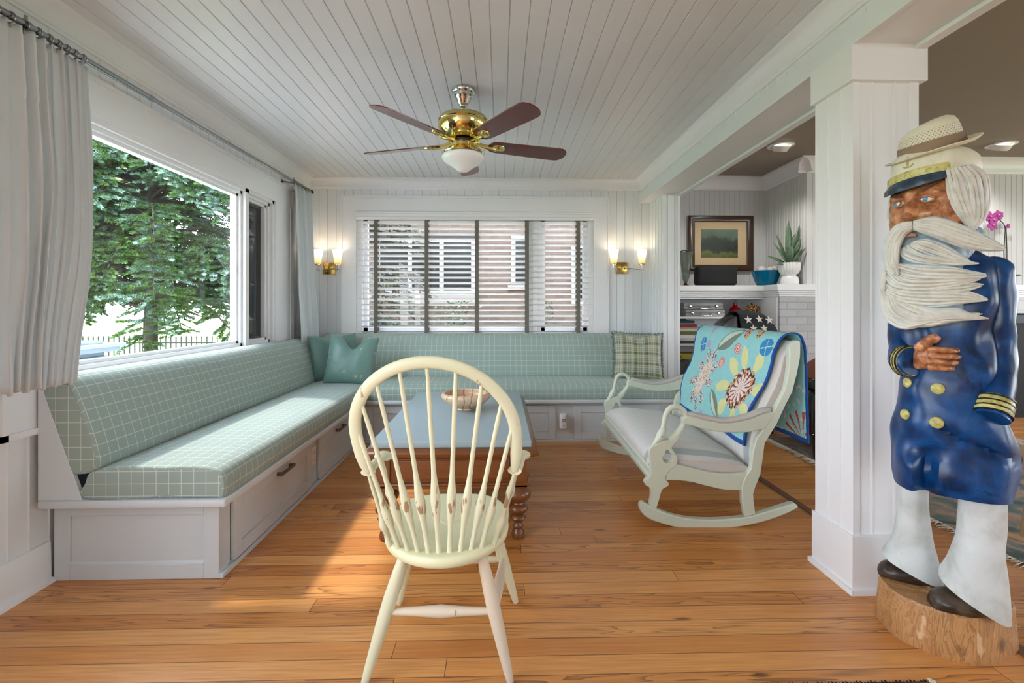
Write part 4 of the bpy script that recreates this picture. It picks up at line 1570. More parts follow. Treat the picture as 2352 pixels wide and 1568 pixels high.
# seat cushion
def seat_ring(y_, e):
    """closed xz outline; e 0..1 doming"""
    zf = 0.302
    h = 0.098 * e
    pts = [(0.845, 0.285), (1.30, 0.262), (1.335, 0.275), (1.338, 0.30 + 0.30 * h)]
    N = 16
    top = []
    for i in range(N + 1):
        t_ = i / N
        x_ = lerp(1.335, 0.812, t_)
        rail = 0.300 + 0.012 * t_ - 0.030 * math.sin(t_ * PI) * 0
        dm = ((1 - abs(2 * t_ - 1) ** 3.2) ** 0.55 if t_ > 0 else 0) if t_ < 0.5 else 1 - 0.36 * (2 * t_ - 1) ** 4
        base = lerp(0.288, 0.306, t_)
        z_ = base + h * dm * (0.75 + 0.45 * t_) + 0.006 * noise.noise(Vector((x_ * 4, y_ * 3, 2.0)))
        top.append((x_, z_))
    front = [(0.797, 0.30 + 0.62 * h), (0.790, 0.30 + 0.25 * h), (0.798, 0.298)]
    return [S(p) for p in pts[:3] + top + front]
rings = []
for k in range(49):
    t_ = k / 48
    e = max(0.12, (1 - abs(2 * t_ - 1) ** 5)) ** 0.6
    yy = lerp(0.036, LEN - 0.036, t_)
    rings.append([(a, yy, b) for a, b in seat_ring(yy, e)])
m = MB(); m.loft(rings)
m.build('seat_cushion', M_STRIPE, st)

# upholstered back
bp = [(1.322, 0.30), (1.318, 0.36), (1.326, 0.42), (1.338, 0.50), (1.352, 0.58), (1.382, 0.645), (1.420, 0.720), (1.448, 0.80), (1.465, 0.88), (1.487, 0.945), (1.520, 0.984), (1.558, 0.990), (1.585, 0.970), (1.592, 0.930), (1.575, 0.80), (1.552, 0.71), (1.505, 0.62), (1.46, 0.53), (1.402, 0.43), (1.39, 0.34), (1.38, 0.28), (1.35, 0.27)]
rings = []
for k in range(33):
    t_ = k / 32
    e = 1 - 0.30 * max(0, (abs(2 * t_ - 1) - 0.86) / 0.14) ** 2
    cx_, cz_ = 1.48, 0.65
    yy = lerp(0.036, LEN - 0.036, t_)
    r = []
    for i, p in enumerate(bp):
        # pull the padded front back towards the frame at the ends
        dx = ((1 - e) * 0.10 + 0.020) if i < 11 else 0.008 if i < 13 else 0
        dz = 0.020 if 8 < i < 14 else 0.0
        r.append((S((p[0] + dx, p[1] - (1 - e) * 0.02))[0], yy, S(p)[1] - dz - (1 - e) * 0.03 * (1 if i in (9, 10, 11, 12) else 0)))
    rings.append(r)
m = MB(); m.loft(rings)
m.build('back_cushion', M_STRIPE, st)

# ------------------------------------------------------------------ quilt over the back
qpath = [(1.325, 0.405), (1.335, 0.50), (1.352, 0.60), (1.385, 0.66), (1.425, 0.73), (1.455, 0.82), (1.47, 0.90), (1.495, 0.965), (1.535, 1.003), (1.575, 1.006), (1.605, 0.985), (1.622, 0.93), (1.628, 0.85), (1.63, 0.70), (1.632, 0.56), (1.636, 0.42)]
qp = [(a - LX, b) for a, b in qpath]
spl = [(p.x, p.y) for p in smooth_path([(a, b, 0) for a, b in qp], 12)]
cum = [0.0]
for a, b in zip(spl, spl[1:]):
    cum.append(cum[-1] + math.hypot(b[0] - a[0], b[1] - a[1]))
ridge = cum[9 * 12]
def qpoint(s_):
    """arc length from the front hem"""
    s_ = min(max(s_, 0), cum[-1] - 1e-6)
    i = 0
    while cum[i + 1] < s_:
        i += 1
    f = (s_ - cum[i]) / (cum[i + 1] - cum[i])
    a, b = spl[i], spl[i + 1]
    p = (lerp(a[0], b[0], f), lerp(a[1], b[1], f))
    d = (b[0] - a[0], b[1] - a[1])
    L_ = math.hypot(*d)
    return p, (-d[1] / L_, d[0] / L_)


def pip(x, y, poly):
    c = False
    j = len(poly) - 1
    for i in range(len(poly)):
        xi, yi = poly[i]
        xj, yj = poly[j]
        if (yi > y) != (yj > y) and x < (xj - xi) * (y - yi) / (yj - yi) + xi:
            c = not c
        j = i
    return c


def ell(x, y, cx, cy, rx, ry, ang=0):
    dx, dy = x - cx, y - cy
    c_, s_ = math.cos(ang), math.sin(ang)
    u, v = dx * c_ + dy * s_, -dx * s_ + dy * c_
    return (u / rx) ** 2 + (v / ry) ** 2


def petal(x, y, cx, cy, r0, r1, w, ang):
    """pointed petal from r0 to r1 along ang, max half width w"""
    dx, dy = x - cx, y - cy
    c_, s_ = math.cos(ang), math.sin(ang)
    u, v = dx * c_ + dy * s_, -dx * s_ + dy * c_
    if not r0 < u < r1:
        return False
    t_ = (u - r0) / (r1 - r0)
    return abs(v) < w * math.sin(PI * min(1, t_ ** 1.35 * 0.94 + 0.05)) ** 0.8


QC = ['ground', 'binding', 'leaf_dark', 'leaf_light', 'lavender', 'blue_disc', 'red_ring', 'cream', 'yellow', 'black_print', 'pink_print', 'gold_print', 'white_print', 'orange', 'green', 'red']
QCOL = {'ground': (150, 208, 208), 'binding': (22, 78, 158), 'leaf_dark': (118, 136, 118), 'leaf_light': (200, 214, 202), 'lavender': (182, 168, 196), 'blue_disc': (44, 140, 196), 'red_ring': (206, 96, 98), 'cream': (236, 206, 196),
        'yellow': (222, 220, 158), 'black_print': (62, 50, 52), 'pink_print': (198, 128, 150), 'gold_print': (226, 178, 96), 'white_print': (226, 220, 214), 'orange': (222, 150, 92), 'green': (150, 186, 110), 'red': (196, 72, 52)}
def quilt_mat(n):
    t = NT('quilt_' + n)
    v = t.coord('Object')
    c = srgb(*QCOL[n])
    f = t.noise(v, 40, 4, 0.65)
    w = t.noise(v, 160, 2)
    lo_ = tuple(x * 0.86 for x in c[:3]) + (1,)
    hi_ = tuple(min(1, x * 1.1) for x in c[:3]) + (1,)
    t.set(Base_Color=t.mix(f, lo_, hi_), Roughness=0.85)
    t.bump(w, 0.35, 0.003)
    return t.m
QM = [quilt_mat(n) for n in QC]
qi = {n: i for i, n in enumerate(QC)}


def qcol(a, l, rnd):
    """a: metres from the near end, l: metres down the front from the ridge"""
    # blue discs with a pale cross
    for (cx, cy, rx, ry) in ((0.155, 0.142, 0.066, 0.052), (1.00, 0.190, 0.046, 0.055)):
        e = ell(a, l, cx, cy, rx, ry)
        if e < 1:
            if abs((a - cx) + (l - cy) * 0.15) < 0.003 or abs((l - cy) - (a - cx) * 0.2) < 0.003:
                return 'leaf_light'
            return 'blue_disc'
    for (cx, cy, r) in ((0.472, 0.178, 0.040), (0.648, 0.285, 0.040)):
        e = math.sqrt(ell(a, l, cx, cy, r, r * 0.86))
        if e < 1:
            return 'red_ring' if e > 0.84 or 0.5 < e < 0.68 or e < 0.2 else 'cream'
    e = ell(a, l, 0.905, 0.182, 0.030, 0.026)
    if e < 1:
        return 'lavender'
    # leaves
    def leaf(p0, p1, w, light_side):
        dx, dy = p1[0] - p0[0], p1[1] - p0[1]
        L_ = math.hypot(dx, dy)
        ux, uy = dx / L_, dy / L_
        u = (a - p0[0]) * ux + (l - p0[1]) * uy
        v = -(a - p0[0]) * uy + (l - p0[1]) * ux
        if 0 < u < L_:
            hw = w * math.sin(PI * u / L_) ** 0.8
            if abs(v) < hw:
                return 'leaf_light' if v * light_side > 0 and abs(v) < hw - 0.010 and 0.08 < u / L_ < 0.92 else 'leaf_dark'
        return None
    for q in (leaf((0.760, 0.205), (0.480, 0.050), 0.058, 1), leaf((0.600, 0.475), (0.445, 0.640), 0.045, -1)):
        if q:
            return q
    for (x0, y0, x1, y1) in ((0.905, 0.118, 0.95, -0.01), (0.765, 0.062, 0.80, -0.03)):
        q = leaf((x0, y0), (x1, y1), 0.028, 0)
        if q:
            return 'lavender'
    # printed petals on the ridge
    for (x0, y0, x1, y1) in ((0.405, 0.112, 0.47, -0.005), (0.275, 0.104, 0.335, -0.02), (0.20, 0.02, 0.26, -0.03), (0.40, 0.005, 0.50, -0.04)):
        q = leaf((x0, y0), (x1, y1), 0.034, 0)
        if q:
            n_ = noise.noise(Vector((a * 70, l * 70, 1)))
            return 'black_print' if n_ > 0.12 else 'pink_print' if n_ < -0.2 else 'gold_print'
    if ell(a, l, 0.28, -0.045, 0.09, 0.03) < 1:
        return 'yellow'
    # big dahlia
    cx, cy = 0.288, 0.408
    dx, dy = a - cx, l - cy
    r = math.hypot(dx, dy * 1.0)
    th_ = math.atan2(dy, dx)
    if r < 0.130 + 0.006 * math.cos(th_ * 12):
        if r < 0.022:
            return 'gold_print' if noise.noise(Vector((a * 120, l * 120, 3))) > 0 else 'white_print'
        if r < 0.088:
            ray = math.cos(th_ * 13)
            if ray > 0.72:
                return 'red' if r > 0.03 else 'white_print'
            if ray > 0.45 and r > 0.05:
                return 'black_print'
            return 'white_print'
        n_ = noise.noise(Vector((a * 55, l * 55, 7)))
        return 'black_print' if n_ > 0.05 else 'gold_print' if n_ > -0.15 else 'pink_print' if n_ > -0.35 else 'white_print'
    for ang, rr in ((-68, 0.275), (-33, 0.30), (-118, 0.265), (6, 0.29), (-172, 0.24), (48, 0.26), (100, 0.25), (142, 0.26)):
        if petal(a, l, cx, cy, 0.115, rr, 0.042, math.radians(ang)):
            return 'yellow'
    # second flower: long pale centre with printed petals
    cx, cy = 0.815, 0.425
    e = ell(a, l, cx, cy, 0.075, 0.135, math.radians(8))
    if e < 1:
        n_ = noise.noise(Vector((a * 60, l * 60, 9)))
        return 'orange' if n_ > 0.28 else 'green' if n_ < -0.3 else 'white_print' if n_ > 0 else 'cream'
    for k in range(9):
        an = 2 * PI * k / 9 + 0.25
        px, py = cx + 0.118 * math.cos(an), cy + 0.175 * math.sin(an)
        if ell(a, l, px, py, 0.052, 0.030, math.atan2(0.175 * math.sin(an), 0.118 * math.cos(an))) < 1:
            n_ = noise.noise(Vector((a * 110, l * 110, 5)))
            return 'black_print' if n_ > 0.08 else 'white_print'
    if ell(a, l, 0.085, 0.485, 0.035, 0.03) < 1 or ell(a, l, 0.70, 0.655, 0.03, 0.02) < 1:
        return 'lavender'
    if ell(a, l, 0.30, 0.655, 0.06, 0.018) < 1:
        return 'blue_disc'
    # back flap print
    if l < -0.2:
        dx, dy = a - 0.10, -l - 0.60
        r = math.hypot(dx, dy)
        if r < 0.16 and dy < 0.03 and math.cos(math.atan2(dy, dx) * 15) > 0.6 and r > 0.03:
            return 'red'
        return 'white_print' if a < 2 and noise.noise(Vector((a * 30, l * 30, 2))) > 0.35 else 'ground'
    return 'ground'


NA, NL = 250, 270
rnd = random.Random(4)
m = MB()
grid = []
total = cum[-1]
info = []
for i in range(NL + 1):
    s_ = total * i / NL
    (px, pz), (nx, nz) = qpoint(s_)
    l = ridge - s_
    row = []
    f = max(0.0, min(1.0, l / 0.69))
    near = 0.045 + 0.045 * f if l > 0 else 0.045 + 0.01 * min(1, -l / 0.5)
    far = 1.205 - 0.115 * f
    for j in range(NA + 1):
        t_ = j / NA
        a = lerp(near, far, t_)
        puff = 0.0035 * noise.noise(Vector((a * 14, l * 14, 0))) + 0.0016 * noise.noise(Vector((a * 45, l * 45, 5)))
        edge = 0.003 if (t_ < 0.02 or t_ > 0.98) else 0
        hem = 0.010 * math.sin(a * 9.0) * max(0, f - 0.85) / 0.15 if l > 0 else 0
        wav = 0.010 * math.sin(a * 8 + 1) * min(1, max(0, -l - 0.1) / 0.4)
        off = 0.004 + puff + edge
        row.append(m.bm.verts.new((px - nx * 0 + nx * (off + wav) * 1.0, a, pz + nz * off - hem)))
        if j < NA and i < NL:
            info.append((i, j, a + 0.002, l))
    grid.append(row)
# outward is away from the back cushion
for i, j, a, l in info:
    t_ = (j + 0.5) / NA
    if t_ < 0.016 or t_ > 0.984 or i < 5 or i > NL - 6:
        n_ = 'binding'
    else:
        n_ = qcol(a, l, rnd)
    m.mi = qi[n_]
    m._f([grid[i][j], grid[i][j + 1], grid[i + 1][j + 1], grid[i + 1][j]], None, True)
q = m.build('patchwork_quilt', QM)
sd = q.modifiers.new('thick', 'SOLIDIFY')
sd.thickness = 0.007
sd.offset = -1
q.location = (LX, LY, 0)
q.rotation_euler = (0, 0, math.radians(-1.6))
tag(q, 'turquoise applique quilt with flowers draped over the settee back', 'quilt')

# ------------------------------------------------------------------ carved wooden sea captain (local x right, y away, z up)
SA = (1.5595, 1.622, 0)
SR = -math.radians(43.87)
cap_t = thing('carved_sailor_statue', 'carved wooden bearded sea captain in a blue coat standing on a log base', 'statue', SA, SR)


def carved(name, stops, rough=0.35, scale=(3, 3, 3), nscale=3, bump=0.35, bscale=22, streak=None, coat=0.0):
    t = NT(name)
    v = t.coord('Object', scale)
    f = t.noise(v, nscale, 5, 0.6, 0.5)
    n = len(stops)
    c = t.ramp(f, [(0.28 + 0.44 * i / (n - 1), srgb(*s_)) for i, s_ in enumerate(stops)])
    if streak:
        v2 = t.coord('Object', streak[1])
        g = t.ramp(t.noise(v2, streak[2], 4, 0.6, 0.4), [(streak[3], (0, 0, 0, 1)), (streak[3] + 0.08, (1, 1, 1, 1))])
        c = t.mix(t.math('MULTIPLY', g, streak[4]), c, srgb(*streak[0]))
    t.set(Base_Color=c, Roughness=rough)
    if coat:
        t.b.inputs['Coat Weight'].default_value = coat
        t.b.inputs['Coat Roughness'].default_value = 0.12
    v3 = t.coord('Object')
    vo = t.n('ShaderNodeTexVoronoi', i_Scale=float(bscale))
    vo.feature = 'SMOOTH_F1'
    t.l(v3, vo.inputs['Vector'])
    t.bump(vo.outputs['Distance'], bump, 0.02)
    return t.m


M_COAT = carved('carved_blue_paint', [(5, 14, 26), (7, 40, 80), (9, 56, 108), (16, 74, 132), (8, 40, 76)], 0.34, nscale=3.2, bump=0.55, bscale=13, streak=((5, 8, 16), (7, 7, 3), 2.4, 0.60, 0.6), coat=0.1)
M_COAT.node_tree.nodes['Principled BSDF'].inputs['Specular IOR Level'].default_value = 0.35
M_TROUSER = carved('carved_white_paint', [(176, 180, 172), (202, 206, 204), (210, 214, 213)], 0.5, nscale=3, bump=0.25, bscale=14, streak=((160, 146, 112), (30, 30, 5), 1.0, 0.66, 0.5))
M_SKIN = carved('varnished_wood_skin', [(100, 58, 34), (160, 100, 64), (196, 134, 92), (216, 160, 118)], 0.36, nscale=11, bump=0.6, bscale=34, streak=((84, 46, 26), (40, 40, 12), 1.6, 0.56, 0.5))
M_BEARD = carved('white_carved_beard_paint', [(190, 188, 178), (208, 206, 198), (218, 216, 210)], 0.5, nscale=9, bump=0.1, bscale=70, streak=((176, 188, 196), (26, 26, 40), 2.0, 0.62, 0.5))
M_BEARDB = carved('blue_grey_undercoat', [(104, 124, 138), (140, 158, 172), (172, 186, 194)], 0.5, nscale=9, bump=0.3, bscale=50)
M_BEARDC = carved('pale_blue_beard_paint', [(162, 176, 186), (192, 203, 210), (214, 216, 212)], 0.5, nscale=9, bump=0.1, bscale=60)
M_CAPW = carved('cream_cap_paint', [(196, 192, 168), (214, 210, 190), (224, 221, 206)], 0.5, nscale=4, bump=0.15, bscale=14)
M_GOLD = carved('gold_paint', [(120, 110, 50), (190, 182, 110), (210, 202, 136)], 0.35, nscale=22, bump=0.2, bscale=60)
M_VISOR = carved('dark_blue_visor_paint', [(26, 38, 52), (42, 62, 80), (60, 84, 104)], 0.35, nscale=12, bump=0.2, bscale=60)
M_SHOE = carved('brown_black_shoe_stain', [(28, 22, 18), (62, 50, 40), (94, 78, 64)], 0.4, nscale=9, bump=0.3, bscale=40)


def stump_mat():
    t = NT('log_wood')
    v = t.coord('Object', (9, 9, 1.6))
    f = t.noise(v, 2.2, 4, 0.6, 1.2)
    rings_ = t.math('FRACT', t.math('MULTIPLY', f, 9.0))
    ln = t.math('POWER', rings_, 2.0)
    base = t.mix(t.noise(t.coord('Object'), 8, 3), srgb(168, 118, 70), srgb(204, 158, 106))
    c = t.mix(t.math('MULTIPLY', ln, 0.6), base, srgb(112, 68, 34))
    # darker gouged ovals and pale chips
    vo = t.n('ShaderNodeTexVoronoi', i_Scale=1.0)
    t.l(t.coord('Object', (10, 10, 9)), vo.inputs['Vector'])
    k = t.ramp(vo.outputs['Distance'], [(0.24, (1, 1, 1, 1)), (0.34, (0, 0, 0, 1))])
    c = t.mix(t.math('MULTIPLY', k, 0.75), c, srgb(82, 56, 38))
    k2 = t.ramp(t.noise(t.coord('Object', (12, 12, 5), loc=(3, 1, 2)), 1.5, 3), [(0.66, (0, 0, 0, 1)), (0.70, (1, 1, 1, 1))])
    c = t.mix(t.math('MULTIPLY', k2, 0.7), c, srgb(222, 190, 150))
    t.set(Base_Color=c, Roughness=0.45)
    t.bump(ln, 0.3, 0.004)
    return t.m


M_LOG = stump_mat()
so = [(-0.206, 0.0), (-0.178, -0.07), (-0.137, -0.117), (-0.089, -0.136), (-0.033, -0.142), (0.02, -0.134), (0.071, -0.108), (0.116, -0.055), (0.140, -0.008), (0.158, 0.033), (0.172, 0.085), (0.150, 0.14), (0.09, 0.165), (0.0, 0.160), (-0.09, 0.138), (-0.165, 0.085)]
sm_ = rounded_profile(so, 5)
rings = []
for z_, k_ in ((0.0, 0.99), (0.008, 1.0), (0.05, 0.985), (0.10, 0.965), (0.138, 0.955), (0.145, 0.945), (0.150, 0.925), (0.151, 0.7), (0.150, 0.4), (0.150, 0.02)):
    rings.append([(x_ * k_ + 0.003 * noise.noise(Vector((x_ * 30, y_ * 30, z_ * 6))), y_ * k_ + 0.003 * noise.noise(Vector((y_ * 30, x_ * 30, z_ * 6 + 5))), z_ + (0.004 * noise.noise(Vector((x_ * 20, y_ * 20, 3))) if z_ > 0.13 else 0)) for x_, y_ in sm_])
m = MB(); m.loft(rings); m.build('log_base', M_LOG, cap_t)


def body_loft(rows, n=48, sq=2.3, wob=0.0, wf=9, seed=0, rot=0.0):
    """rows: (z, cx, cy, rx, ry)"""
    # resample smoothly
    P = smooth_path([(r[0], r[1], r[2]) for r in rows], 5)
    Q = smooth_path([(r[3], r[4], 0) for r in rows], 5)
    rings = []
    for p, q in zip(P, Q):
        z_, cx_, cy_ = p
        ring = []
        for k in range(n):
            a = 2 * PI * k / n
            c_, s_ = math.cos(a), math.sin(a)
            x_ = q.x * (abs(c_) ** (2 / sq)) * (1 if c_ > 0 else -1)
            y_ = q.y * (abs(s_) ** (2 / sq)) * (1 if s_ > 0 else -1)
            if rot:
                x_, y_ = x_ * math.cos(rot) - y_ * math.sin(rot), x_ * math.sin(rot) + y_ * math.cos(rot)
            w = wob * noise.noise(Vector((c_ * 1.6, s_ * 1.6, z_ * wf + seed)))
            L_ = math.hypot(x_, y_) or 1
            ring.append((cx_ + x_ * (1 + w / L_), cy_ + y_ * (1 + w / L_), z_))
        rings.append(ring)
    return rings

# trouser legs, flared and cut low over the shoes
m = MB()
R_ = body_loft([(0.56, -0.095, 0.055, 0.046, 0.05), (0.48, -0.098, 0.055, 0.044, 0.05), (0.40, -0.099, 0.055, 0.047, 0.052), (0.33, -0.102, 0.055, 0.055, 0.058), (0.27, -0.104, 0.053, 0.066, 0.064), (0.225, -0.106, 0.050, 0.080, 0.072), (0.195, -0.106, 0.048, 0.088, 0.078)], wob=0.006, seed=2)
R_ = [[(x_, y_, z_ - (0.030 * max(0, (0.26 - z_) / 0.065) * (x_ + 0.106) / 0.08)) for x_, y_, z_ in r] for r in R_]
m.loft(R_); m.build('trouser_leg', M_TROUSER, cap_t)
m = MB()
R_ = body_loft([(0.56, 0.078, -0.035, 0.060, 0.056), (0.48, 0.078, -0.037, 0.060, 0.056), (0.40, 0.076, -0.040, 0.061, 0.058), (0.34, 0.070, -0.044, 0.067, 0.062), (0.28, 0.064, -0.048, 0.076, 0.068), (0.235, 0.058, -0.052, 0.084, 0.072), (0.20, 0.056, -0.054, 0.086, 0.074)], wob=0.006, seed=7)
R_ = [[(x_, y_, z_ - (0.045 * max(0, (0.30 - z_) / 0.10) * (x_ - 0.040) / 0.08)) for x_, y_, z_ in r] for r in R_]
m.loft(R_); m.build('trouser_leg', M_TROUSER, cap_t)


def shoe(cx, cy, L_, W_, ang, z0=0.150, h=0.055):
    m = MB()
    rings = []
    for k in range(15):
        t_ = k / 14
        w = W_ * (0.62 + 0.38 * math.sin(min(1, t_ * 1.25) * PI * 0.62)) * (math.sqrt(max(0.02, 1 - ((t_ - 0.55) / 0.47) ** 4)))
        hh = h * (1.0 - 0.35 * t_) * (math.sqrt(max(0.03, 1 - ((t_ - 0.5) / 0.52) ** 6)))
        ring = []
        for j in range(16):
            a = 2 * PI * j / 16
            ring.append(Vector(((t_ - 0.35) * L_, w / 2 * math.cos(a), z0 + max(0.0, hh * (0.45 + 0.62 * math.sin(a))))))
        rings.append(ring)
    M = Matrix.Translation((cx, cy, 0)) @ Matrix.Rotation(ang, 4, 'Z')
    m.loft([[M @ p for p in r] for r in rings])
    return m.build('shoe', M_SHOE, cap_t, 0, 1)

shoe(-0.096, 0.030, 0.165, 0.098, math.radians(190), 0.149, 0.072)
shoe(0.060, -0.070, 0.185, 0.110, math.radians(203), 0.149, 0.082)

# coat: torso and flared skirt
M_BODY = [(0.528, 0.0, 0.0, 0.158, 0.135), (0.56, -0.001, 0.0, 0.163, 0.140), (0.63, -0.001, 0.0, 0.164, 0.142), (0.70, 0.0, 0.0, 0.158, 0.140), (0.77, 0.000, 0.0, 0.150, 0.138), (0.83, -0.002, 0.0, 0.140, 0.132), (0.89, -0.004, 0.0, 0.132, 0.124), (0.95, -0.004, 0.0, 0.126, 0.116),
          (1.02, -0.006, 0.0, 0.124, 0.110), (1.10, -0.006, 0.005, 0.128, 0.108), (1.18, -0.004, 0.008, 0.136, 0.106), (1.25, 0.0, 0.010, 0.136, 0.100), (1.30, 0.0, 0.012, 0.118, 0.088), (1.33, -0.005, 0.012, 0.085, 0.070), (1.36, -0.01, 0.010, 0.06, 0.06)]
R_ = body_loft(M_BODY, 64, 2.4, 0.018, 9, 3)
def fold(r):
    out = []
    for x_, y_, z_ in r:
        # open front flap low on the left, and a carved hollow under the far arm
        if y_ < 0:
            d = math.exp(-((x_ + 0.055 + 0.1 * (0.62 - z_)) / 0.020) ** 2) * max(0, min(1, (0.70 - z_) / 0.08))
            y_ += 0.045 * d
            d2 = math.exp(-((x_ + 0.098) / 0.030) ** 2) * max(0, min(1, (0.66 - z_) / 0.05))
            y_ -= 0.028 * d2
            # waist crease
            y_ += 0.022 * math.exp(-((z_ - (0.74 - 0.42 * (x_ + 0.02))) / 0.014) ** 2) * (1 if x_ > -0.03 else 0)
        out.append((x_, y_, z_))
    return out
m = MB(); m.loft([fold(r) for r in R_])
coat = m.build('coat', M_COAT, cap_t)


def coat_y(x_, z_):
    """front surface depth of the coat"""
    rows = sorted(M_BODY)
    for a, b in zip(rows, rows[1:]):
        if a[0] <= z_ <= b[0]:
            t_ = (z_ - a[0]) / (b[0] - a[0])
            cx_, cy_, rx, ry = (lerp(a[i], b[i], t_) for i in (1, 2, 3, 4))
            q = min(0.999, abs((x_ - cx_) / rx))
            return cy_ - ry * (1 - q ** 2.4) ** (1 / 2.4)
    return -0.1

# near arm hanging, cuff at the pocket
def limb(pts, rads, name, mat, n=5, seg=20, parent=None, flat=None, wob=0.0):
    P = smooth_path(pts, n)
    k = len(P)
    Rr = []
    for i in range(k):
        f = i / (k - 1) * (len(rads) - 1)
        a = min(int(f), len(rads) - 2)
        Rr.append(lerp(rads[a], rads[a + 1], f - a))
    m = MB(); m.tube(P, Rr, seg, flat=flat)
    if wob:
        for v in m.bm.verts:
            v.co += Vector((noise.noise(v.co * 18), noise.noise(v.co * 18 + Vector((5, 0, 0))), noise.noise(v.co * 18 + Vector((0, 9, 0))))) * wob
    return m.build(name, mat, parent or cap_t, 0, 0)

slv = limb([(0.085, 0.0, 1.302), (0.112, -0.004, 1.275), (0.118, -0.006, 1.20), (0.118, -0.008, 1.10), (0.122, -0.004, 1.00), (0.120, -0.030, 0.93), (0.110, -0.075, 0.865), (0.098, -0.115, 0.800)], [0.020, 0.042, 0.044, 0.042, 0.043, 0.043, 0.042, 0.043], 'sleeve', M_COAT, wob=0.006)
d_ = Vector((-0.012, -0.040, -0.065)).normalized()
c0 = Vector((0.1045, -0.096, 0.834))
m = MB(); m.tube([c0 - d_ * 0.028, c0 - d_ * 0.02, c0 + d_ * 0.022, c0 + d_ * 0.030], [0.042, 0.0465, 0.0475, 0.044], 28)
cf = m.build('cuff_band', M_GOLD, slv)
for k in (-0.022, -0.005, 0.012, 0.028):
    m = MB(); m.tube([c0 + d_ * (k - 0.0022), c0 + d_ * (k + 0.0022)], [0.0486, 0.0488], 28); m.build('cuff_stripe', simple('cuff_black', (24, 24, 26), 0.4), cf)
# far arm: sleeve, cuff, hand on the chest
slv2 = limb([(-0.085, 0.02, 1.28), (-0.118, 0.02, 1.20), (-0.128, 0.015, 1.10), (-0.124, -0.01, 1.02), (-0.118, -0.060, 0.975), (-0.108, -0.105, 0.964), (-0.092, -0.125, 0.964)], [0.03, 0.042, 0.044, 0.044, 0.047, 0.050, 0.046], 'sleeve', M_COAT, wob=0.004)
d2_ = Vector((0.62, -0.75, 0.0)).normalized()
c2 = Vector((-0.106, -0.108, 0.964))
m = MB(); m.tube([c2 - d2_ * 0.014, c2 - d2_ * 0.010, c2 + d2_ * 0.010, c2 + d2_ * 0.014], [0.050, 0.0535, 0.0535, 0.050], 28)
cf2 = m.build('cuff_band', M_GOLD, slv2)
for k in (-0.010, 0.001, 0.012):
    m = MB(); m.tube([c2 + d2_ * (k - 0.0016), c2 + d2_ * (k + 0.0016)], [0.0548, 0.0548], 28); m.build('cuff_stripe', bpy.data.materials['cuff_black'], cf2)
m = MB()
def hv(x_, z_, d=0.0):
    return Vector((x_, coat_y(x_, z_) - 0.030 - d, z_))
# palm: loft from the wrist to the knuckles
rings = []
for t_, x_, zc, hh, dd in ((0, -0.094, 0.972, 0.034, 0.020), (0.3, -0.080, 0.978, 0.040, 0.024), (0.6, -0.064, 0.985, 0.045, 0.027), (0.85, -0.048, 0.988, 0.044, 0.026), (1, -0.036, 0.986, 0.038, 0.020)):
    ring = []
    for j in range(20):
        a = 2 * PI * j / 20
        zz = zc + hh * math.sin(a)
        ring.append(Vector((x_, coat_y(x_, 0.98) - 0.022 - dd * math.cos(a) * 1.0, zz)))
    rings.append(ring)
m.loft(rings)
# four fingers curled towards the coat
for i, (z_, ln) in enumerate(((1.010, 0.052), (0.990, 0.056), (0.970, 0.050), (0.9515, 0.040))):
    p = [hv(-0.050, z_, 0.012), hv(-0.034, z_ + 0.001, 0.016), hv(-0.034 + ln * 0.45, z_, 0.014), hv(-0.034 + ln * 0.8, z_ - 0.001, 0.002), hv(-0.034 + ln, z_ - 0.001, -0.018)]
    P = smooth_path(p, 4)
    k = len(P)
    m.tube(P, [0.0120 - 0.0024 * (j / k) + 0.0009 * math.cos(j * 1.5) for j in range(k)], 12)
# thumb leaving the top side of the palm
P = smooth_path([hv(-0.078, 1.008, 0.012), hv(-0.060, 1.030, 0.020), hv(-0.042, 1.045, 0.026), hv(-0.028, 1.048, 0.030)], 5)
m.tube(P, [0.0175, 0.0175, 0.017] + [0.0165] * (len(P) - 5) + [0.0155, 0.010], 14)
hand = m.build('hand', M_SKIN, slv2, 0, 1)
m = MB(); q_ = hv(-0.0285, 1.049, 0.0395); m.sphere(q_, 0.0082, sy=0.35); m.build('thumbnail', simple('nail_paint', (188, 120, 104), 0.4), hand)

for (x_, z_, r_) in ((-0.029, 0.880, 0.0155), (-0.031, 0.772, 0.0155), (-0.109, 0.887, 0.0145), (-0.115, 0.778, 0.0145)):
    y_ = coat_y(x_, z_) - 0.004 - (0.016 if z_ < 0.8 and x_ > -0.05 else 0)
    nrm = Vector((x_ * 0.9, y_, 0)).normalized()
    M = Matrix.Translation((x_, y_ - 0.001, z_)) @ nrm.to_track_quat('Z', 'Y').to_matrix().to_4x4()
    m = MB(); m.lathe([(0.002, -0.006), (r_ + 0.003, -0.004), (r_ + 0.003, 0.001), (r_, 0.004), (r_ * 0.8, 0.006), (0.002, 0.007)], (0, 0, 0), 24, M)
    m.build('button', M_GOLD, coat)

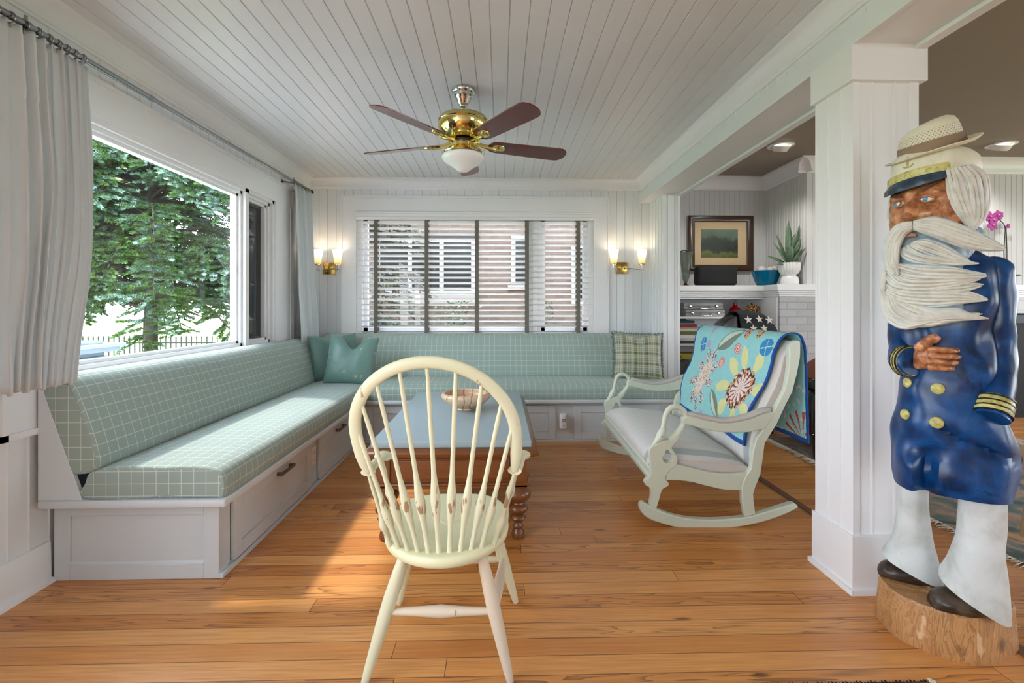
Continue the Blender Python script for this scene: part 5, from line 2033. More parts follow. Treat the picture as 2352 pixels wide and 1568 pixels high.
# head
HC = Vector((-0.040, 0.004, 1.475))
FD = Vector((-0.48, -0.877, 0)).normalized()        # where the face looks
FR = Vector((0.877, -0.48, 0))                       # towards the image side of the face
def head_pt(a, z_, k=1.0):
    """a: angle from the face direction (positive towards the right of the picture)"""
    t_ = (z_ - 1.475) / 0.17
    r = 0.124 * math.sqrt(max(0.02, 1 - abs(t_) ** 2.8)) * k
    d = FD * math.cos(a) + FR * math.sin(a)
    return Vector((HC.x + d.x * r, HC.y + d.y * r, z_))
m = MB()
rings = []
for i in range(34):
    z_ = 1.325 + 0.305 * i / 33
    ring = []
    for k in range(72):
        a = 2 * PI * k / 72 - PI
        p = head_pt(a, z_)
        push = 0.0
        # brow ridge, sockets, cheeks
        push += 0.012 * math.exp(-((z_ - 1.540) / 0.013) ** 2) * math.exp(-(a / 0.75) ** 4)
        for s_ in (-1, 1):
            push -= 0.017 * math.exp(-((a - s_ * 0.36) / 0.17) ** 2 - ((z_ - 1.512) / 0.016) ** 2)
            push += 0.010 * math.exp(-((a - s_ * 0.50) / 0.22) ** 2 - ((z_ - 1.470) / 0.022) ** 2)
        # nose
        w = 0.10 + 0.13 * max(0, min(1, (1.535 - z_) / 0.09))
        if z_ < 1.55:
            prof = max(0, min(1, (1.548 - z_) / 0.10)) * (1 if z_ > 1.452 else max(0, 1 - (1.452 - z_) / 0.012))
            push += (0.010 + 0.030 * prof) * math.exp(-(a / w) ** 2 * 1.6) * (1 if z_ > 1.44 else 0)
        n_ = 0.005 * noise.noise(Vector((a * 5, z_ * 45, 1)))
        d = FD * math.cos(a) + FR * math.sin(a)
        ring.append(p + d * (push + n_))
    rings.append(ring)
m.loft(rings)
head = m.build('head', M_SKIN, cap_t)
M_EYEW = simple('eye_white_paint', (222, 224, 220), 0.25)
M_EYEB = simple('eye_blue_paint', (70, 150, 205), 0.2)
for s_ in (-1, 1):
    c_ = head_pt(s_ * 0.37, 1.513, 0.970)
    d = FD * math.cos(s_ * 0.37) + FR * math.sin(s_ * 0.37)
    M = Matrix.Translation(c_) @ d.to_track_quat('Y', 'Z').to_matrix().to_4x4() @ Matrix.Rotation(-0.12 * s_, 4, 'Y')
    m = MB(); m.sphere((0, 0, 0), 0.0215, sy=0.55, sz=0.46, M=M); e = m.build('eye', M_EYEW, head)
    m = MB(); m.sphere((0.003, 0.0070, 0.0), 0.0086, sy=0.75, sz=0.95, M=M); m.build('iris', M_EYEB, e)
    m = MB()
    for dz, rr in ((0.0098, 0.0034), (-0.0098, 0.0026)):
        P = [M @ Vector((x_, 0.010 - 0.09 * x_ * x_ * 60 * 0.1, dz * (1 - (x_ / 0.024) ** 2))) for x_ in [(-0.021 + 0.042 * i / 8) for i in range(9)]]
        m.tube(P, rr, 8)
    m.build('eyelid', M_SKIN, e)
    m = MB()
    for q in range(9):
        a0 = s_ * (0.14 + 0.055 * q)
        z0_ = 1.536 + 0.004 * q * (1 if s_ > 0 else 0.4)
        m.tube([head_pt(a0, z0_ - 0.006, 1.095), head_pt(a0 + s_ * 0.10, z0_ + 0.010, 1.085), head_pt(a0 + s_ * 0.18, z0_ + 0.014, 1.05)], [0.002, 0.0028, 0.0012], 6)
    m.build('eyebrow', simple('carved_brow', (110, 74, 52), 0.5) if s_ < 0 else bpy.data.materials['carved_brow'], head)


# locks of hair and beard between two guide curves
def lock(mb, top, bot, n, ysurf, r0=0.0075, tip=0.25, seed=0, lift=0.0, root=0.6):
    rnd_ = random.Random(seed)
    A_ = smooth_path([(a, 0, b) for a, b in top], 7)
    B_ = smooth_path([(a, 0, b) for a, b in bot], 7)
    k = len(A_)
    for i in range(n):
        f = (i + 0.5) / n
        P, Rr = [], []
        end = 1.0 - 0.10 * abs(f - 0.5) * 2 * rnd_.random() - 0.06 * rnd_.random()
        ph_ = rnd_.random() * 6
        for j in range(k):
            t_ = j / (k - 1) * end * (len(A_) - 1)
            a = min(int(t_), k - 2)
            g = t_ - a
            fe = lerp(f, 0.5 + 0.35 * (f - 0.5), (j / (k - 1)) ** 4)
            p = A_[a].lerp(A_[a + 1], g).lerp(B_[a].lerp(B_[a + 1], g), fe + 0.02 * math.sin(ph_ + j * 0.25))
            bulge = lift * math.sin(PI * f)
            y_ = ysurf(p.x, p.z) - bulge - 0.0075 * (i % 2) + 0.003 * math.sin(ph_ + j * 0.4)
            P.append(Vector((p.x, y_, p.z)))
            u = j / (k - 1)
            Rr.append(r0 * (root + (1 - root) * min(1, u * 4)) * (1 - (1 - tip) * max(0, (u - 0.55) / 0.45) ** 1.6) * (0.9 + 0.2 * rnd_.random() * 0))
        w_ = max(1.0, 1.0)
        mb.mi = 0 if i % 2 else (1 if rnd_.random() < 0.65 else 0)
        mb.tube(P, Rr, 7)


def by(x_, z_):
    q = min(0.995, abs((x_ + 0.036) / 0.170))
    d = 0.150 if z_ < 1.40 else 0.150 + 0.05 * (z_ - 1.40)
    return 0.020 - d * (1 - q ** 2.2) ** 0.5 - 0.012
# body of the beard
rows = [(1.080, -0.07, -0.02, 0.060, 0.09), (1.095, -0.060, -0.02, 0.095, 0.125), (1.12, -0.056, -0.01, 0.108, 0.138), (1.20, -0.056, 0.0, 0.112, 0.142), (1.28, -0.056, 0.004, 0.114, 0.143), (1.34, -0.052, 0.006, 0.118, 0.142), (1.385, -0.040, 0.008, 0.128, 0.136), (1.42, -0.042, 0.012, 0.118, 0.124), (1.435, -0.042, 0.016, 0.11, 0.11)]
m = MB(); m.loft(body_loft(rows, 40, 2.2, 0.006, 12, 5))
beard = m.build('beard', M_BEARDB, head)
m = MB()
G = [([(-0.150, 1.245), (-0.10, 1.225), (-0.02, 1.232), (0.04, 1.238), (0.092, 1.245)], [(-0.170, 1.225), (-0.12, 1.195), (-0.05, 1.190), (0.02, 1.190), (0.075, 1.200)], 7, -0.004, 0.008),
     ([(-0.150, 1.165), (-0.10, 1.150), (-0.03, 1.130), (0.03, 1.132), (0.086, 1.140)], [(-0.165, 1.13), (-0.13, 1.09), (-0.06, 1.085), (0.0, 1.10), (0.070, 1.118)], 9, -0.004, 0.008),
     ([(-0.085, 1.372), (-0.05, 1.375), (0.0, 1.348), (0.055, 1.305), (0.085, 1.293)], [(-0.120, 1.352), (-0.120, 1.322), (-0.085, 1.296), (0.0, 1.284), (0.062, 1.286)], 9, 0.000, 0.0075),
     ([(-0.125, 1.300), (-0.06, 1.286), (0.0, 1.282), (0.055, 1.276), (0.103, 1.273)], [(-0.172, 1.268), (-0.145, 1.222), (-0.085, 1.204), (0.0, 1.208), (0.078, 1.224)], 12, 0.006, 0.0080),
     ([(-0.155, 1.220), (-0.09, 1.206), (0.0, 1.206), (0.06, 1.202), (0.100, 1.184)], [(-0.170, 1.200), (-0.125, 1.165), (-0.06, 1.150), (0.02, 1.154), (0.078, 1.158)], 9, 0.004, 0.0078),
     ([(-0.130, 1.190), (-0.10, 1.172), (-0.03, 1.146), (0.035, 1.150), (0.096, 1.118)], [(-0.172, 1.190), (-0.165, 1.115), (-0.122, 1.075), (-0.045, 1.094), (0.090, 1.108)], 14, 0.006, 0.0085),
     ([(-0.165, 1.300), (-0.176, 1.26), (-0.172, 1.20), (-0.150, 1.16), (-0.10, 1.14)], [(-0.168, 1.24), (-0.176, 1.18), (-0.168, 1.12), (-0.150, 1.085), (-0.11, 1.075)], 8, 0.004, 0.0085)]
for i, (a, b, n_, lf, r0) in enumerate(G):
    lock(m, a, b, n_, by, r0, 0.25, i, lf)
m.build('beard_locks', [M_BEARD, M_BEARDC], beard)
m = MB()
lock(m, [(-0.088, 1.436), (-0.03, 1.440), (0.04, 1.404), (0.100, 1.366), (0.132, 1.340)], [(-0.088, 1.412), (-0.045, 1.386), (0.015, 1.350), (0.075, 1.326), (0.126, 1.318)], 11, lambda x_, z_: by(min(x_, 0.075), z_) - 0.016, 0.0088, 0.35, 21, 0.010)
lock(m, [(-0.092, 1.436), (-0.135, 1.430), (-0.168, 1.375), (-0.178, 1.30), (-0.168, 1.235)], [(-0.092, 1.412), (-0.115, 1.395), (-0.128, 1.345), (-0.122, 1.300), (-0.098, 1.275)], 11, lambda x_, z_: by(max(x_, -0.175), z_) - 0.012, 0.0088, 0.35, 22, 0.008)
m.build('moustache', [M_BEARD, M_BEARDC], head)
m = MB(); P = [Vector((x_, by(x_, 1.388) - 0.004, z_)) for x_, z_ in ((-0.108, 1.390), (-0.096, 1.395), (-0.082, 1.392))]
m.tube(P, [0.004, 0.008, 0.004], 8); m.build('lower_lip', simple('lip_paint', (176, 128, 112), 0.5), head)
# hair beside and behind the face
def hy(x_, z_):
    q = min(0.99, abs((x_ + 0.040) / 0.142))
    return 0.010 - 0.128 * (1 - q ** 2.2) ** 0.5
m = MB()
R_ = body_loft([(1.375, -0.02, 0.03, 0.07, 0.07), (1.40, -0.020, 0.030, 0.098, 0.094), (1.46, -0.022, 0.028, 0.112, 0.104), (1.54, -0.024, 0.028, 0.114, 0.106), (1.60, -0.026, 0.028, 0.110, 0.104), (1.63, -0.03, 0.028, 0.09, 0.09)], 40, 2.1, 0.004, 12, 8)
m.loft(R_)
hair = m.build('hair', M_BEARDB, head)
m = MB()
lock(m, [(-0.010, 1.600), (-0.004, 1.545), (0.004, 1.490), (0.020, 1.440), (0.044, 1.395)], [(0.055, 1.612), (0.090, 1.575), (0.101, 1.505), (0.094, 1.435), (0.058, 1.385)], 15, hy, 0.0085, 0.5, 31, 0.004)
m.build('hair_locks', [M_BEARD, M_BEARDC], hair)
m = MB()
lock(m, [(-0.160, 1.555), (-0.166, 1.52), (-0.168, 1.48), (-0.162, 1.44)], [(-0.154, 1.552), (-0.158, 1.52), (-0.160, 1.48), (-0.155, 1.44)], 3, lambda x_, z_: -0.002, 0.0075, 0.5, 33, 0)
m.build('side_lock', [M_BEARD, M_BEARDC], hair)

# captain's cap
m = MB()
rows = [(1.585, -0.046, 0.0, 0.106, 0.112), (1.600, -0.044, 0.0, 0.115, 0.120), (1.635, -0.040, 0.0, 0.121, 0.124), (1.665, -0.040, 0.002, 0.119, 0.122), (1.69, -0.046, 0.006, 0.100, 0.104), (1.70, -0.046, 0.006, 0.06, 0.06)]
R_ = body_loft(rows, 48, 2.2, 0.003, 10, 2)
R_ = [[(x_, y_, z_ - 0.020 * max(0, (x_ + 0.02) / 0.09) * (1 if z_ < 1.66 else 0.6)) for x_, y_, z_ in r] for r in R_]
m.loft(R_)
cp = m.build('cap', M_CAPW, cap_t)
CC = Vector((-0.046, 0.0, 0))
def cap_pt(a, z_, r):
    d = FD * math.cos(a) + FR * math.sin(a)
    return Vector((CC.x + d.x * r * 0.97, CC.y + d.y * r, z_ + 0.012 * math.sin(a)))
rings = []
for i in range(25):
    a = -1.15 + 2.05 * i / 24
    rings.append([cap_pt(a, 1.592, 0.120), cap_pt(a, 1.592, 0.1285), cap_pt(a, 1.619, 0.1285), cap_pt(a, 1.619, 0.120)])
m = MB(); m.loft(rings, smooth=False); m.build('cap_band', M_GOLD, cp)
rings = []
for i in range(25):
    f = i / 24
    a = -1.2 + 2.15 * f
    out_ = 0.020 * math.sin(PI * f) ** 0.6
    dr = 0.026 * math.sin(PI * f) ** 0.7
    rings.append([cap_pt(a, 1.588, 0.112), cap_pt(a, 1.593, 0.127), cap_pt(a, 1.585 - dr * 0.5, 0.129 + out_ * 0.7), cap_pt(a, 1.580 - dr, 0.127 + out_), cap_pt(a, 1.576 - dr, 0.125 + out_), cap_pt(a, 1.580 - dr * 0.6, 0.116 + out_ * 0.5)])
m = MB(); m.loft(rings); m.build('visor', M_VISOR, cp)
# small anchor badge on the cap front
m = MB()
ap_ = lambda x_, z_: cap_pt(x_, z_, 0.1265)
m.tube([ap_(-0.02, 1.668), ap_(-0.02, 1.632)], 0.0032, 8)
m.tube([ap_(-0.02 + 0.15 * math.sin(t_), 1.646 - 0.014 * math.cos(t_)) for t_ in [-1.2 + 0.3 * i for i in range(9)]], [0.001, 0.0018, 0.0022, 0.0024, 0.0026, 0.0024, 0.0022, 0.0018, 0.001], 8)
m.build('anchor_badge', M_GOLD, cp)

# ------------------------------------------------------------------ straw hat resting on top
def straw():
    t = NT('woven_straw')
    tc = t.n('ShaderNodeTexCoord')
    sp = t.n('ShaderNodeSeparateXYZ')
    t.l(tc.outputs['UV'], sp.inputs[0])
    w = t.math('SINE', t.math('MULTIPLY', sp.outputs[1], 1500.0))
    w2 = t.math('SINE', t.math('MULTIPLY', sp.outputs[0], 900.0))
    f = t.math('ADD', 0.5, t.math('MULTIPLY', t.math('MULTIPLY', w, w2), 0.5))
    # row of little openings round the crown
    br = t.n('ShaderNodeTexBrick')
    c = t.mix(f, srgb(206, 198, 168), srgb(240, 236, 218))
    fx = t.math('FRACT', t.math('MULTIPLY', sp.outputs[0], 52.0))
    rowi = t.math('MULTIPLY', sp.outputs[1], 150.0)
    fy = t.math('FRACT', rowi)
    sh = t.math('MULTIPLY', t.math('MODULO', t.math('FLOOR', rowi), 2.0), 0.5)
    fx2 = t.math('FRACT', t.math('ADD', t.math('MULTIPLY', sp.outputs[0], 52.0), sh))
    h = t.math('MULTIPLY', t.math('LESS_THAN', t.math('ABSOLUTE', t.math('SUBTRACT', fx2, 0.5)), 0.20), t.math('LESS_THAN', t.math('ABSOLUTE', t.math('SUBTRACT', fy, 0.5)), 0.22))
    band = t.math('MULTIPLY', t.math('GREATER_THAN', sp.outputs[1], 0.180), t.math('LESS_THAN', sp.outputs[1], 0.216))
    c = t.mix(t.math('MULTIPLY', t.math('MULTIPLY', h, band), 0.65), c, srgb(90, 70, 50))
    t.set(Base_Color=c, Roughness=0.75)
    t.bump(f, 0.5, 0.002)
    return t.m


HM = Matrix.Translation((-0.045, -0.016, 1.692)) @ Matrix.Rotation(math.radians(-9), 4, 'Y') @ Matrix.Rotation(math.radians(13), 4, 'X')
hat = thing('straw_hat', 'woven straw fedora with a brown band resting on the sea captain', 'hat', SA, SR)
prof = []
for i in range(9):
    t_ = i / 8
    r = lerp(0.132, 0.092, t_)
    prof.append((r, 0.010 * (1 - t_) ** 2 * 0.6 - 0.004 * math.sin(t_ * PI) + 0.002))
prof += [(0.0895, 0.010), (0.0885, 0.025), (0.087, 0.042), (0.085, 0.060), (0.081, 0.078), (0.074, 0.092), (0.062, 0.101), (0.045, 0.105), (0.025, 0.104), (0.002, 0.102)]
al = [0]
for a, b in zip(prof, prof[1:]):
    al.append(al[-1] + math.hypot(b[0] - a[0], b[1] - a[1]))
rings, uvs = [], []
N_ = 72
for (r, z_), u in zip(prof, al):
    ring = []
    for k in range(N_):
        a = 2 * PI * k / N_
        x_, y_ = r * math.cos(a) * 1.0, r * math.sin(a) * 1.06
        zz = z_
        if r > 0.092:   # brim: snapped down in front, curled up behind
            e = (r - 0.092) / 0.04
            zz += e * (0.016 * max(0, math.cos(a - 0.6)) ** 2 - 0.008 * max(0, math.cos(a - 3.6)) ** 2)
        elif z_ > 0.05:  # pinched crown, higher towards the back right
            zz += (z_ - 0.05) * (0.30 * math.cos(a) * (r / 0.08)) - (z_ - 0.05) * 0.5 * math.exp(-(y_ / 0.028) ** 2) * (1 - r / 0.1)
        ring.append(HM @ Vector((x_, y_, zz)))
    rings.append(ring)
    uvs.append([(k / N_, u * 1.0 + 0.1) for k in range(N_ + 1)])
m = MB(); m.loft(rings, True, False, True, uvs)
o = m.build('crown_and_brim', straw(), hat, 0, 0, True, 80)
sd = o.modifiers.new('thick', 'SOLIDIFY'); sd.thickness = 0.0025
m = MB()
m.lathe([(0.0925, 0.002), (0.0945, 0.006), (0.0915, 0.038), (0.0900, 0.040), (0.0880, 0.018), (0.0895, 0.004)], (0, 0, 0), 64, HM, caps=False, sy=1.06)
m.build('hat_band', simple('brown_hat_ribbon', (140, 116, 92), 0.7, bump=0.2, bscale=400), hat)

# ------------------------------------------------------------------ living room beyond the beam
YF = 5.61      # far wall
XC = 3.16      # side of the chimney breast
YC = 4.85      # its front
ZL = 2.68
m = MB(); m.box(1.66, 7.8, YN, 6.0, ZL, ZL + 0.05); struct(m.build('ceiling_living', M_TAUPE))
m = MB()
grooved(m, 'x', 1.67, XC, 0, ZL, YF, -1, 0.060, 0.008, 0.004, start=1.70)
m.box(1.5, XC + 0.1, YF + 0.01, YF + 0.12, 0, ZL + 0.05)
struct(m.build('wall_far', M_GREYWALL))
m = MB()
grooved(m, 'y', YC, YF, 1.30, ZL, XC, 1, 0.048, 0.007, 0.004, start=YC)
grooved(m, 'x', XC, 7.7, 1.30, ZL, YC, -1, 0.060, 0.008, 0.004, start=XC)
m.box(XC + 0.006, 7.8, YC + 0.006, 5.7, 1.30, ZL + 0.05)
struct(m.build('wall_chimney', M_GREYWALL))
m = MB(); m.box(7.6, 7.75, YN, 5.0, 0, 0.7); m.box(7.6, 7.75, YN, 5.0, 2.3, ZL + 0.05); m.box(7.6, 7.75, YN, -1.6, 0.7, 2.3); m.box(7.6, 7.75, 1.0, 1.5, 0.7, 2.3); m.box(7.6, 7.75, 3.9, 5.0, 0.7, 2.3); m.box(1.70, 4.0, YN - 0.12, YN, 0, ZL); m.box(6.2, 7.75, YN - 0.12, YN, 0, ZL); m.box(4.0, 6.2, YN - 0.12, YN, 0, 0.7); m.box(4.0, 6.2, YN - 0.12, YN, 2.2, ZL); struct(m.build('wall_far_right', M_GREYWALL))  # unseen walls; gaps added to let daylight onto the left wall


def brick_mat(name, c1, c2, mort, sx=1.0, scale=1.0, w=0.2, h=0.065, rough=0.85, bump=0.5, axes=(0, 2)):
    t = NT(name)
    tc = t.n('ShaderNodeTexCoord')
    sp = t.n('ShaderNodeSeparateXYZ')
    t.l(tc.outputs['Object'], sp.inputs[0])
    cb = t.n('ShaderNodeCombineXYZ')
    t.l(sp.outputs[axes[0]], cb.inputs[0])
    t.l(sp.outputs[axes[1]], cb.inputs[1])
    b = t.n('ShaderNodeTexBrick')
    t.l(cb.outputs[0], b.inputs['Vector'])
    b.inputs['Scale'].default_value = 1.0
    b.inputs['Brick Width'].default_value = w
    b.inputs['Row Height'].default_value = h
    b.inputs['Mortar Size'].default_value = 0.006
    b.inputs['Color1'].default_value = srgb(*c1)
    b.inputs['Color2'].default_value = srgb(*c2)
    b.inputs['Mortar'].default_value = srgb(*mort)
    v = t.coord('Object')
    n_ = t.noise(v, 26, 5, 0.7)
    c = t.mix(t.math('MULTIPLY', n_, 0.5), b.outputs['Color'], tuple(x * 0.8 for x in srgb(*c1)[:3]) + (1,))
    t.set(Base_Color=c, Roughness=rough)
    t.bump(t.math('ADD', t.math('MULTIPLY', b.outputs['Fac'], -1.0), t.math('MULTIPLY', n_, 0.8)), bump, 0.006)
    return t.m


m = MB(); m.box(2.865, 4.2, YC - 0.02, 5.59, 0, 1.255)
struct(m.build('wall_fireplace', brick_mat('painted_brick', (186, 186, 186), (204, 204, 204), (172, 172, 172), w=0.21, h=0.075)))
# crown of the living room
m = MB()
c2_ = [(0, ZL - 0.15), (0.012, ZL - 0.148), (0.02, ZL - 0.13)] + [(0.02 + 0.07 * (1 - math.cos(i / 6 * PI / 2)), ZL - 0.13 + 0.11 * math.sin(i / 6 * PI / 2)) for i in range(7)] + [(0.10, ZL - 0.015), (0.10, ZL)]
m.strip([(YF - a, b) for a, b in c2_], 'x', 1.66, XC)
m.strip([(XC - a, b) for a, b in c2_], 'y', YC - 0.1, YF)
m.strip([(YC - a, b) for a, b in c2_], 'x', XC - 0.1, 7.7)
m.prism([(1.67 + a, b) for a, b in c2_] + [(1.67, ZL)], 'y', YN, YF)
struct(m.build('trim_10', M_WHITE2))

# mantel: alcove shelf, wrapped side and front shelf
mt = thing('mantelpiece', 'white mantel shelf running round the chimney breast above the bookcase', 'mantelpiece', (3.0, 5.2, 0))
m = MB()
m.prism([(1.675, 5.58), (1.675, 5.03), (2.80, 5.03), (2.80, 4.76), (7.0, 4.76), (7.0, 4.845), (3.155, 4.845), (3.155, 5.58)], 'z', 1.320, 1.380)
L('shelf_slab', m, M_WHITE2, mt, 0.004)
m = MB()
for k, (d, z0, z1) in enumerate(((0.02, 1.298, 1.32), (0.035, 1.278, 1.298), (0.05, 1.257, 1.278))):
    m.prism([(1.68, 5.56), (1.68, 5.03 + d), (2.80 + d, 5.03 + d), (2.80 + d, 4.76 + d), (7.0, 4.76 + d), (7.0, 4.828), (3.135, 4.828), (3.135, 5.56)], 'z', z0, z1)
L('bed_moulding', m, M_WHITE2, mt, 0.003)

fp = thing('fireplace_surround', 'white wooden fireplace surround with a dark opening behind the sea captain', 'fireplace', (5.5, 4.8, 0))
m = MB()
m.box(4.25, 5.18, 4.80, 4.84, 0, 1.255); m.box(5.18, 6.6, 4.80, 4.84, 1.085, 1.255); m.box(6.3, 6.6, 4.80, 4.84, 0, 1.085)
m.box(4.7, 5.12, 4.78, 4.80, 0.1, 0.95); m.box(5.02, 6.5, 4.785, 4.80, 1.12, 1.22)
L('panelling', m, simple('surround_paint', (196, 200, 202), 0.5), fp, 0.003)
m = MB(); m.box(5.18, 6.3, 4.86, 5.2, 0, 1.085)
m2_ = L('firebox', m, simple('firebox_black', (22, 23, 24), 0.7), fp)  # solid near-black block set behind the surround
m = MB(); m.box(5.19, 5.30, 4.835, 4.86, 0.02, 1.07); m.box(5.19, 6.3, 4.835, 4.86, 0.98, 1.07)
L('metal_trim', m, simple('black_iron', (38, 40, 42), 0.4, 0.6), fp)

# built-in bookcase
bc = thing('bookcase', 'white built-in bookcase with shelves under the mantel', 'bookcase', (2.4, 5.4, 0))
m = MB()
m.box(1.675, 2.86, 5.585, 5.60, 0, 1.25)
m.box(1.676, 1.69, 5.07, 5.585, 0, 1.25)
m.box(2.840, 2.862, 4.85, 5.585, 0, 1.25)
m.box(1.676, 1.71, 5.055, 5.07, 0, 1.25)
m.box(1.69, 2.84, 5.07, 5.585, 0.0, 0.08)
m.box(1.69, 2.84, 5.07, 5.585, 1.235, 1.252)
L('carcass', m, M_WHITE2, bc, 0.002)
for z_ in (1.048, 0.757, 0.470):
    m = MB(); m.box(1.69, 2.84, 5.07, 5.583, z_ - 0.022, z_); L('shelf', m, M_WHITE2, bc, 0.002)


def put(o, loc, rz=0.0):
    o.location = loc
    o.rotation_euler = (0, 0, rz)
    return o

# framed landscape
pf_ = thing('framed_picture', 'dark wooden framed landscape print of trees above the mantel', 'picture', (2.605, 5.598, 1.90))
m = MB()
W_, H_ = 0.384, 0.326
rim_prof = [(0, 0.0), (0.0, -0.030), (0.012, -0.036), (0.06, -0.026), (0.074, -0.016), (0.076, 0.0)]
rings = []
for sx_, sz_ in ((-1, -1), (1, -1), (1, 1), (-1, 1)):
    rings.append([(sx_ * (W_ - a), b, sz_ * (H_ - a)) for a, b in rim_prof])
m.loft(rings, True, False, False, wrap=True)
m.build('frame', wood('dark_frame_wood', (42, 26, 16), (74, 50, 32), (4, 4, 4), 0.3), pf_)
m = MB(); m.box(-0.31, 0.31, -0.010, -0.006, -0.252, 0.252); m.build('mat_board', simple('cream_mat', (214, 188, 150), 0.8), pf_)
def painting():
    t = NT('misty_trees_print')
    tc = t.n('ShaderNodeTexCoord')
    sp = t.n('ShaderNodeSeparateXYZ')
    t.l(tc.outputs['Object'], sp.inputs[0])
    v = t.coord('Object', (9, 1, 5))
    e = t.noise(v, 1.2, 4, 0.5)
    h = t.math('ADD', sp.outputs[2], t.math('MULTIPLY', t.math('SUBTRACT', e, 0.5), 0.20))
    sky = t.ramp(t.math('ADD', t.math('MULTIPLY', h, 3.0), 0.5), [(0.0, srgb(86, 96, 44)), (0.16, srgb(104, 112, 58)), (0.24, srgb(52, 66, 52)), (0.30, srgb(38, 50, 44)), (0.62, srgb(46, 58, 48)), (0.76, srgb(84, 108, 90)), (1.0, srgb(104, 128, 108))])
    t.set(Base_Color=sky, Roughness=0.6)
    return t.m
m = MB(); m.box(-0.232, 0.205, -0.014, -0.010, -0.165, 0.165); m.build('print', painting(), pf_)
m = MB(); m.box(-0.31, 0.31, -0.0165, -0.0155, -0.252, 0.252); m.build('glazing', M_PANE, pf_)

m = MB(); m.box(4.42, 4.985, 4.825, 4.849, 1.43, 2.32); o = m.build('dark_picture', simple('dark_picture_surface', (30, 26, 24), 0.25), None, 0.004)
tag(o, 'tall dark framed panel hanging on the chimney behind the sea captain', 'picture')

# smart speaker on the mantel
o = MB().rbox(-0.236, 0.236, -0.07, 0.07, 0.0, 0.232, 0.045, 5).build('speaker', simple('black_speaker_cloth', (16, 16, 18), 0.8, bump=0.3, bscale=900))
put(o, (2.365, 5.20, 1.3805)); tag(o, 'wide black fabric speaker on the mantel in front of the picture', 'speaker')

# fluted glass vase with dark rim
t_ = NT('green_glass'); t_.set(Base_Color=srgb(176, 190, 176), Roughness=0.05, Transmission_Weight=0.85, IOR=1.4, Alpha=0.9); M_GG = t_.m
vs = thing('glass_vase', 'tall clear trumpet vase with a dark ruffled rim on the mantel', 'vase', (2.045, 5.22, 1.3805))
m = MB(); m.lathe([(0.01, 0.035), (0.022, 0.05), (0.040, 0.10), (0.052, 0.20), (0.062, 0.32), (0.084, 0.392), (0.080, 0.392), (0.058, 0.32), (0.047, 0.20), (0.034, 0.10), (0.01, 0.055)], (0, 0, 0), 28, caps=False); m.build('bowl', M_GG, vs)
m = MB(); m.tube([(0.086 * math.cos(a) * (1 + 0.05 * math.sin(6 * a)), 0.086 * math.sin(a) * (1 + 0.05 * math.sin(6 * a)), 0.396 + 0.008 * math.sin(5 * a)) for a in [2 * PI * i / 40 for i in range(40)]], 0.006, 8, closed=True)
m.build('rim', simple('aubergine_glass', (60, 36, 36), 0.2), vs)
m = MB(); m.lathe([(0.062, 0.0), (0.062, 0.006), (0.030, 0.014), (0.012, 0.028), (0.018, 0.036), (0.010, 0.042)], (0, 0, 0), 28); m.build('foot', bpy.data.materials['aubergine_glass'], vs)

# blue glass bowl with stone balls
t_ = NT('aqua_glass'); t_.set(Base_Color=srgb(0, 140, 190), Roughness=0.04, Transmission_Weight=0.55, IOR=1.4); M_AG = t_.m
o = MB().lathe([(0.002, 0.004), (0.085, 0.0), (0.095, 0.006), (0.098, 0.02), (0.104, 0.022), (0.126, 0.075), (0.138, 0.118), (0.146, 0.150), (0.152, 0.163), (0.146, 0.164), (0.132, 0.120), (0.118, 0.078), (0.090, 0.026), (0.002, 0.02)], (0, 0, 0), 12, caps=False).build('blue_glass_bowl', M_AG, None, 0.001, 0, True, 20)
put(o, (2.905, 5.15, 1.3805), 0.2); tag(o, 'faceted turquoise glass bowl holding stone balls on the mantel', 'bowl')
M_STONE = simple('speckled_stone', (196, 188, 184), 0.5, noise_amt=0.15, nscale=40)
for i, (dx, dy, dz, r) in enumerate(((-0.065, -0.02, 0.145, 0.050), (0.020, -0.045, 0.135, 0.048), (0.085, 0.0, 0.150, 0.047), (0.0, 0.06, 0.13, 0.048), (-0.02, 0.0, 0.074, 0.048))):
    o = MB().sphere((0, 0, 0), r, seg=20, ring=12).build('stone_ball', M_STONE)
    put(o, (2.905 + dx, 5.15 + dy, 1.3805 + dz + 0.022))
    tag(o, ['pale speckled stone ball at the speaker side of the turquoise bowl', 'pale speckled stone ball in the middle of the turquoise bowl, nearest the rim', 'pale speckled stone ball at the plant side of the turquoise bowl', 'pale speckled stone ball deep down inside the turquoise bowl', 'pale speckled stone ball deep down inside the turquoise bowl'][i], 'ball', 'stone balls in the glass bowl')

# potted sansevieria in a white pedestal pot
pp = thing('potted_plant', 'bird nest snake plant in a white ribbed pedestal pot on the mantel', 'potted plant', (3.025, 4.93, 1.3805))
m = MB()
prof = [(0.002, 0.0), (0.088, 0.0), (0.094, 0.02), (0.094, 0.05), (0.084, 0.085), (0.062, 0.105), (0.062, 0.112)]
m.lathe(prof, (0, 0, 0), 36)
rings = []
for r, z_ in ((0.06, 0.108), (0.085, 0.125), (0.100, 0.155), (0.104, 0.19), (0.105, 0.235), (0.106, 0.242), (0.098, 0.242), (0.096, 0.20)):
    rings.append([(r * (1 + (0.035 if 0.12 < z_ < 0.24 else 0) * math.cos(22 * a)) * math.cos(a), r * (1 + (0.035 if 0.12 < z_ < 0.24 else 0) * math.cos(22 * a)) * math.sin(a), z_) for a in [2 * PI * i / 176 for i in range(176)]])
m.loft(rings, caps=False)
m.build('pot', simple('white_ceramic', (226, 226, 226), 0.35), pp, 0, 0, True, 60)
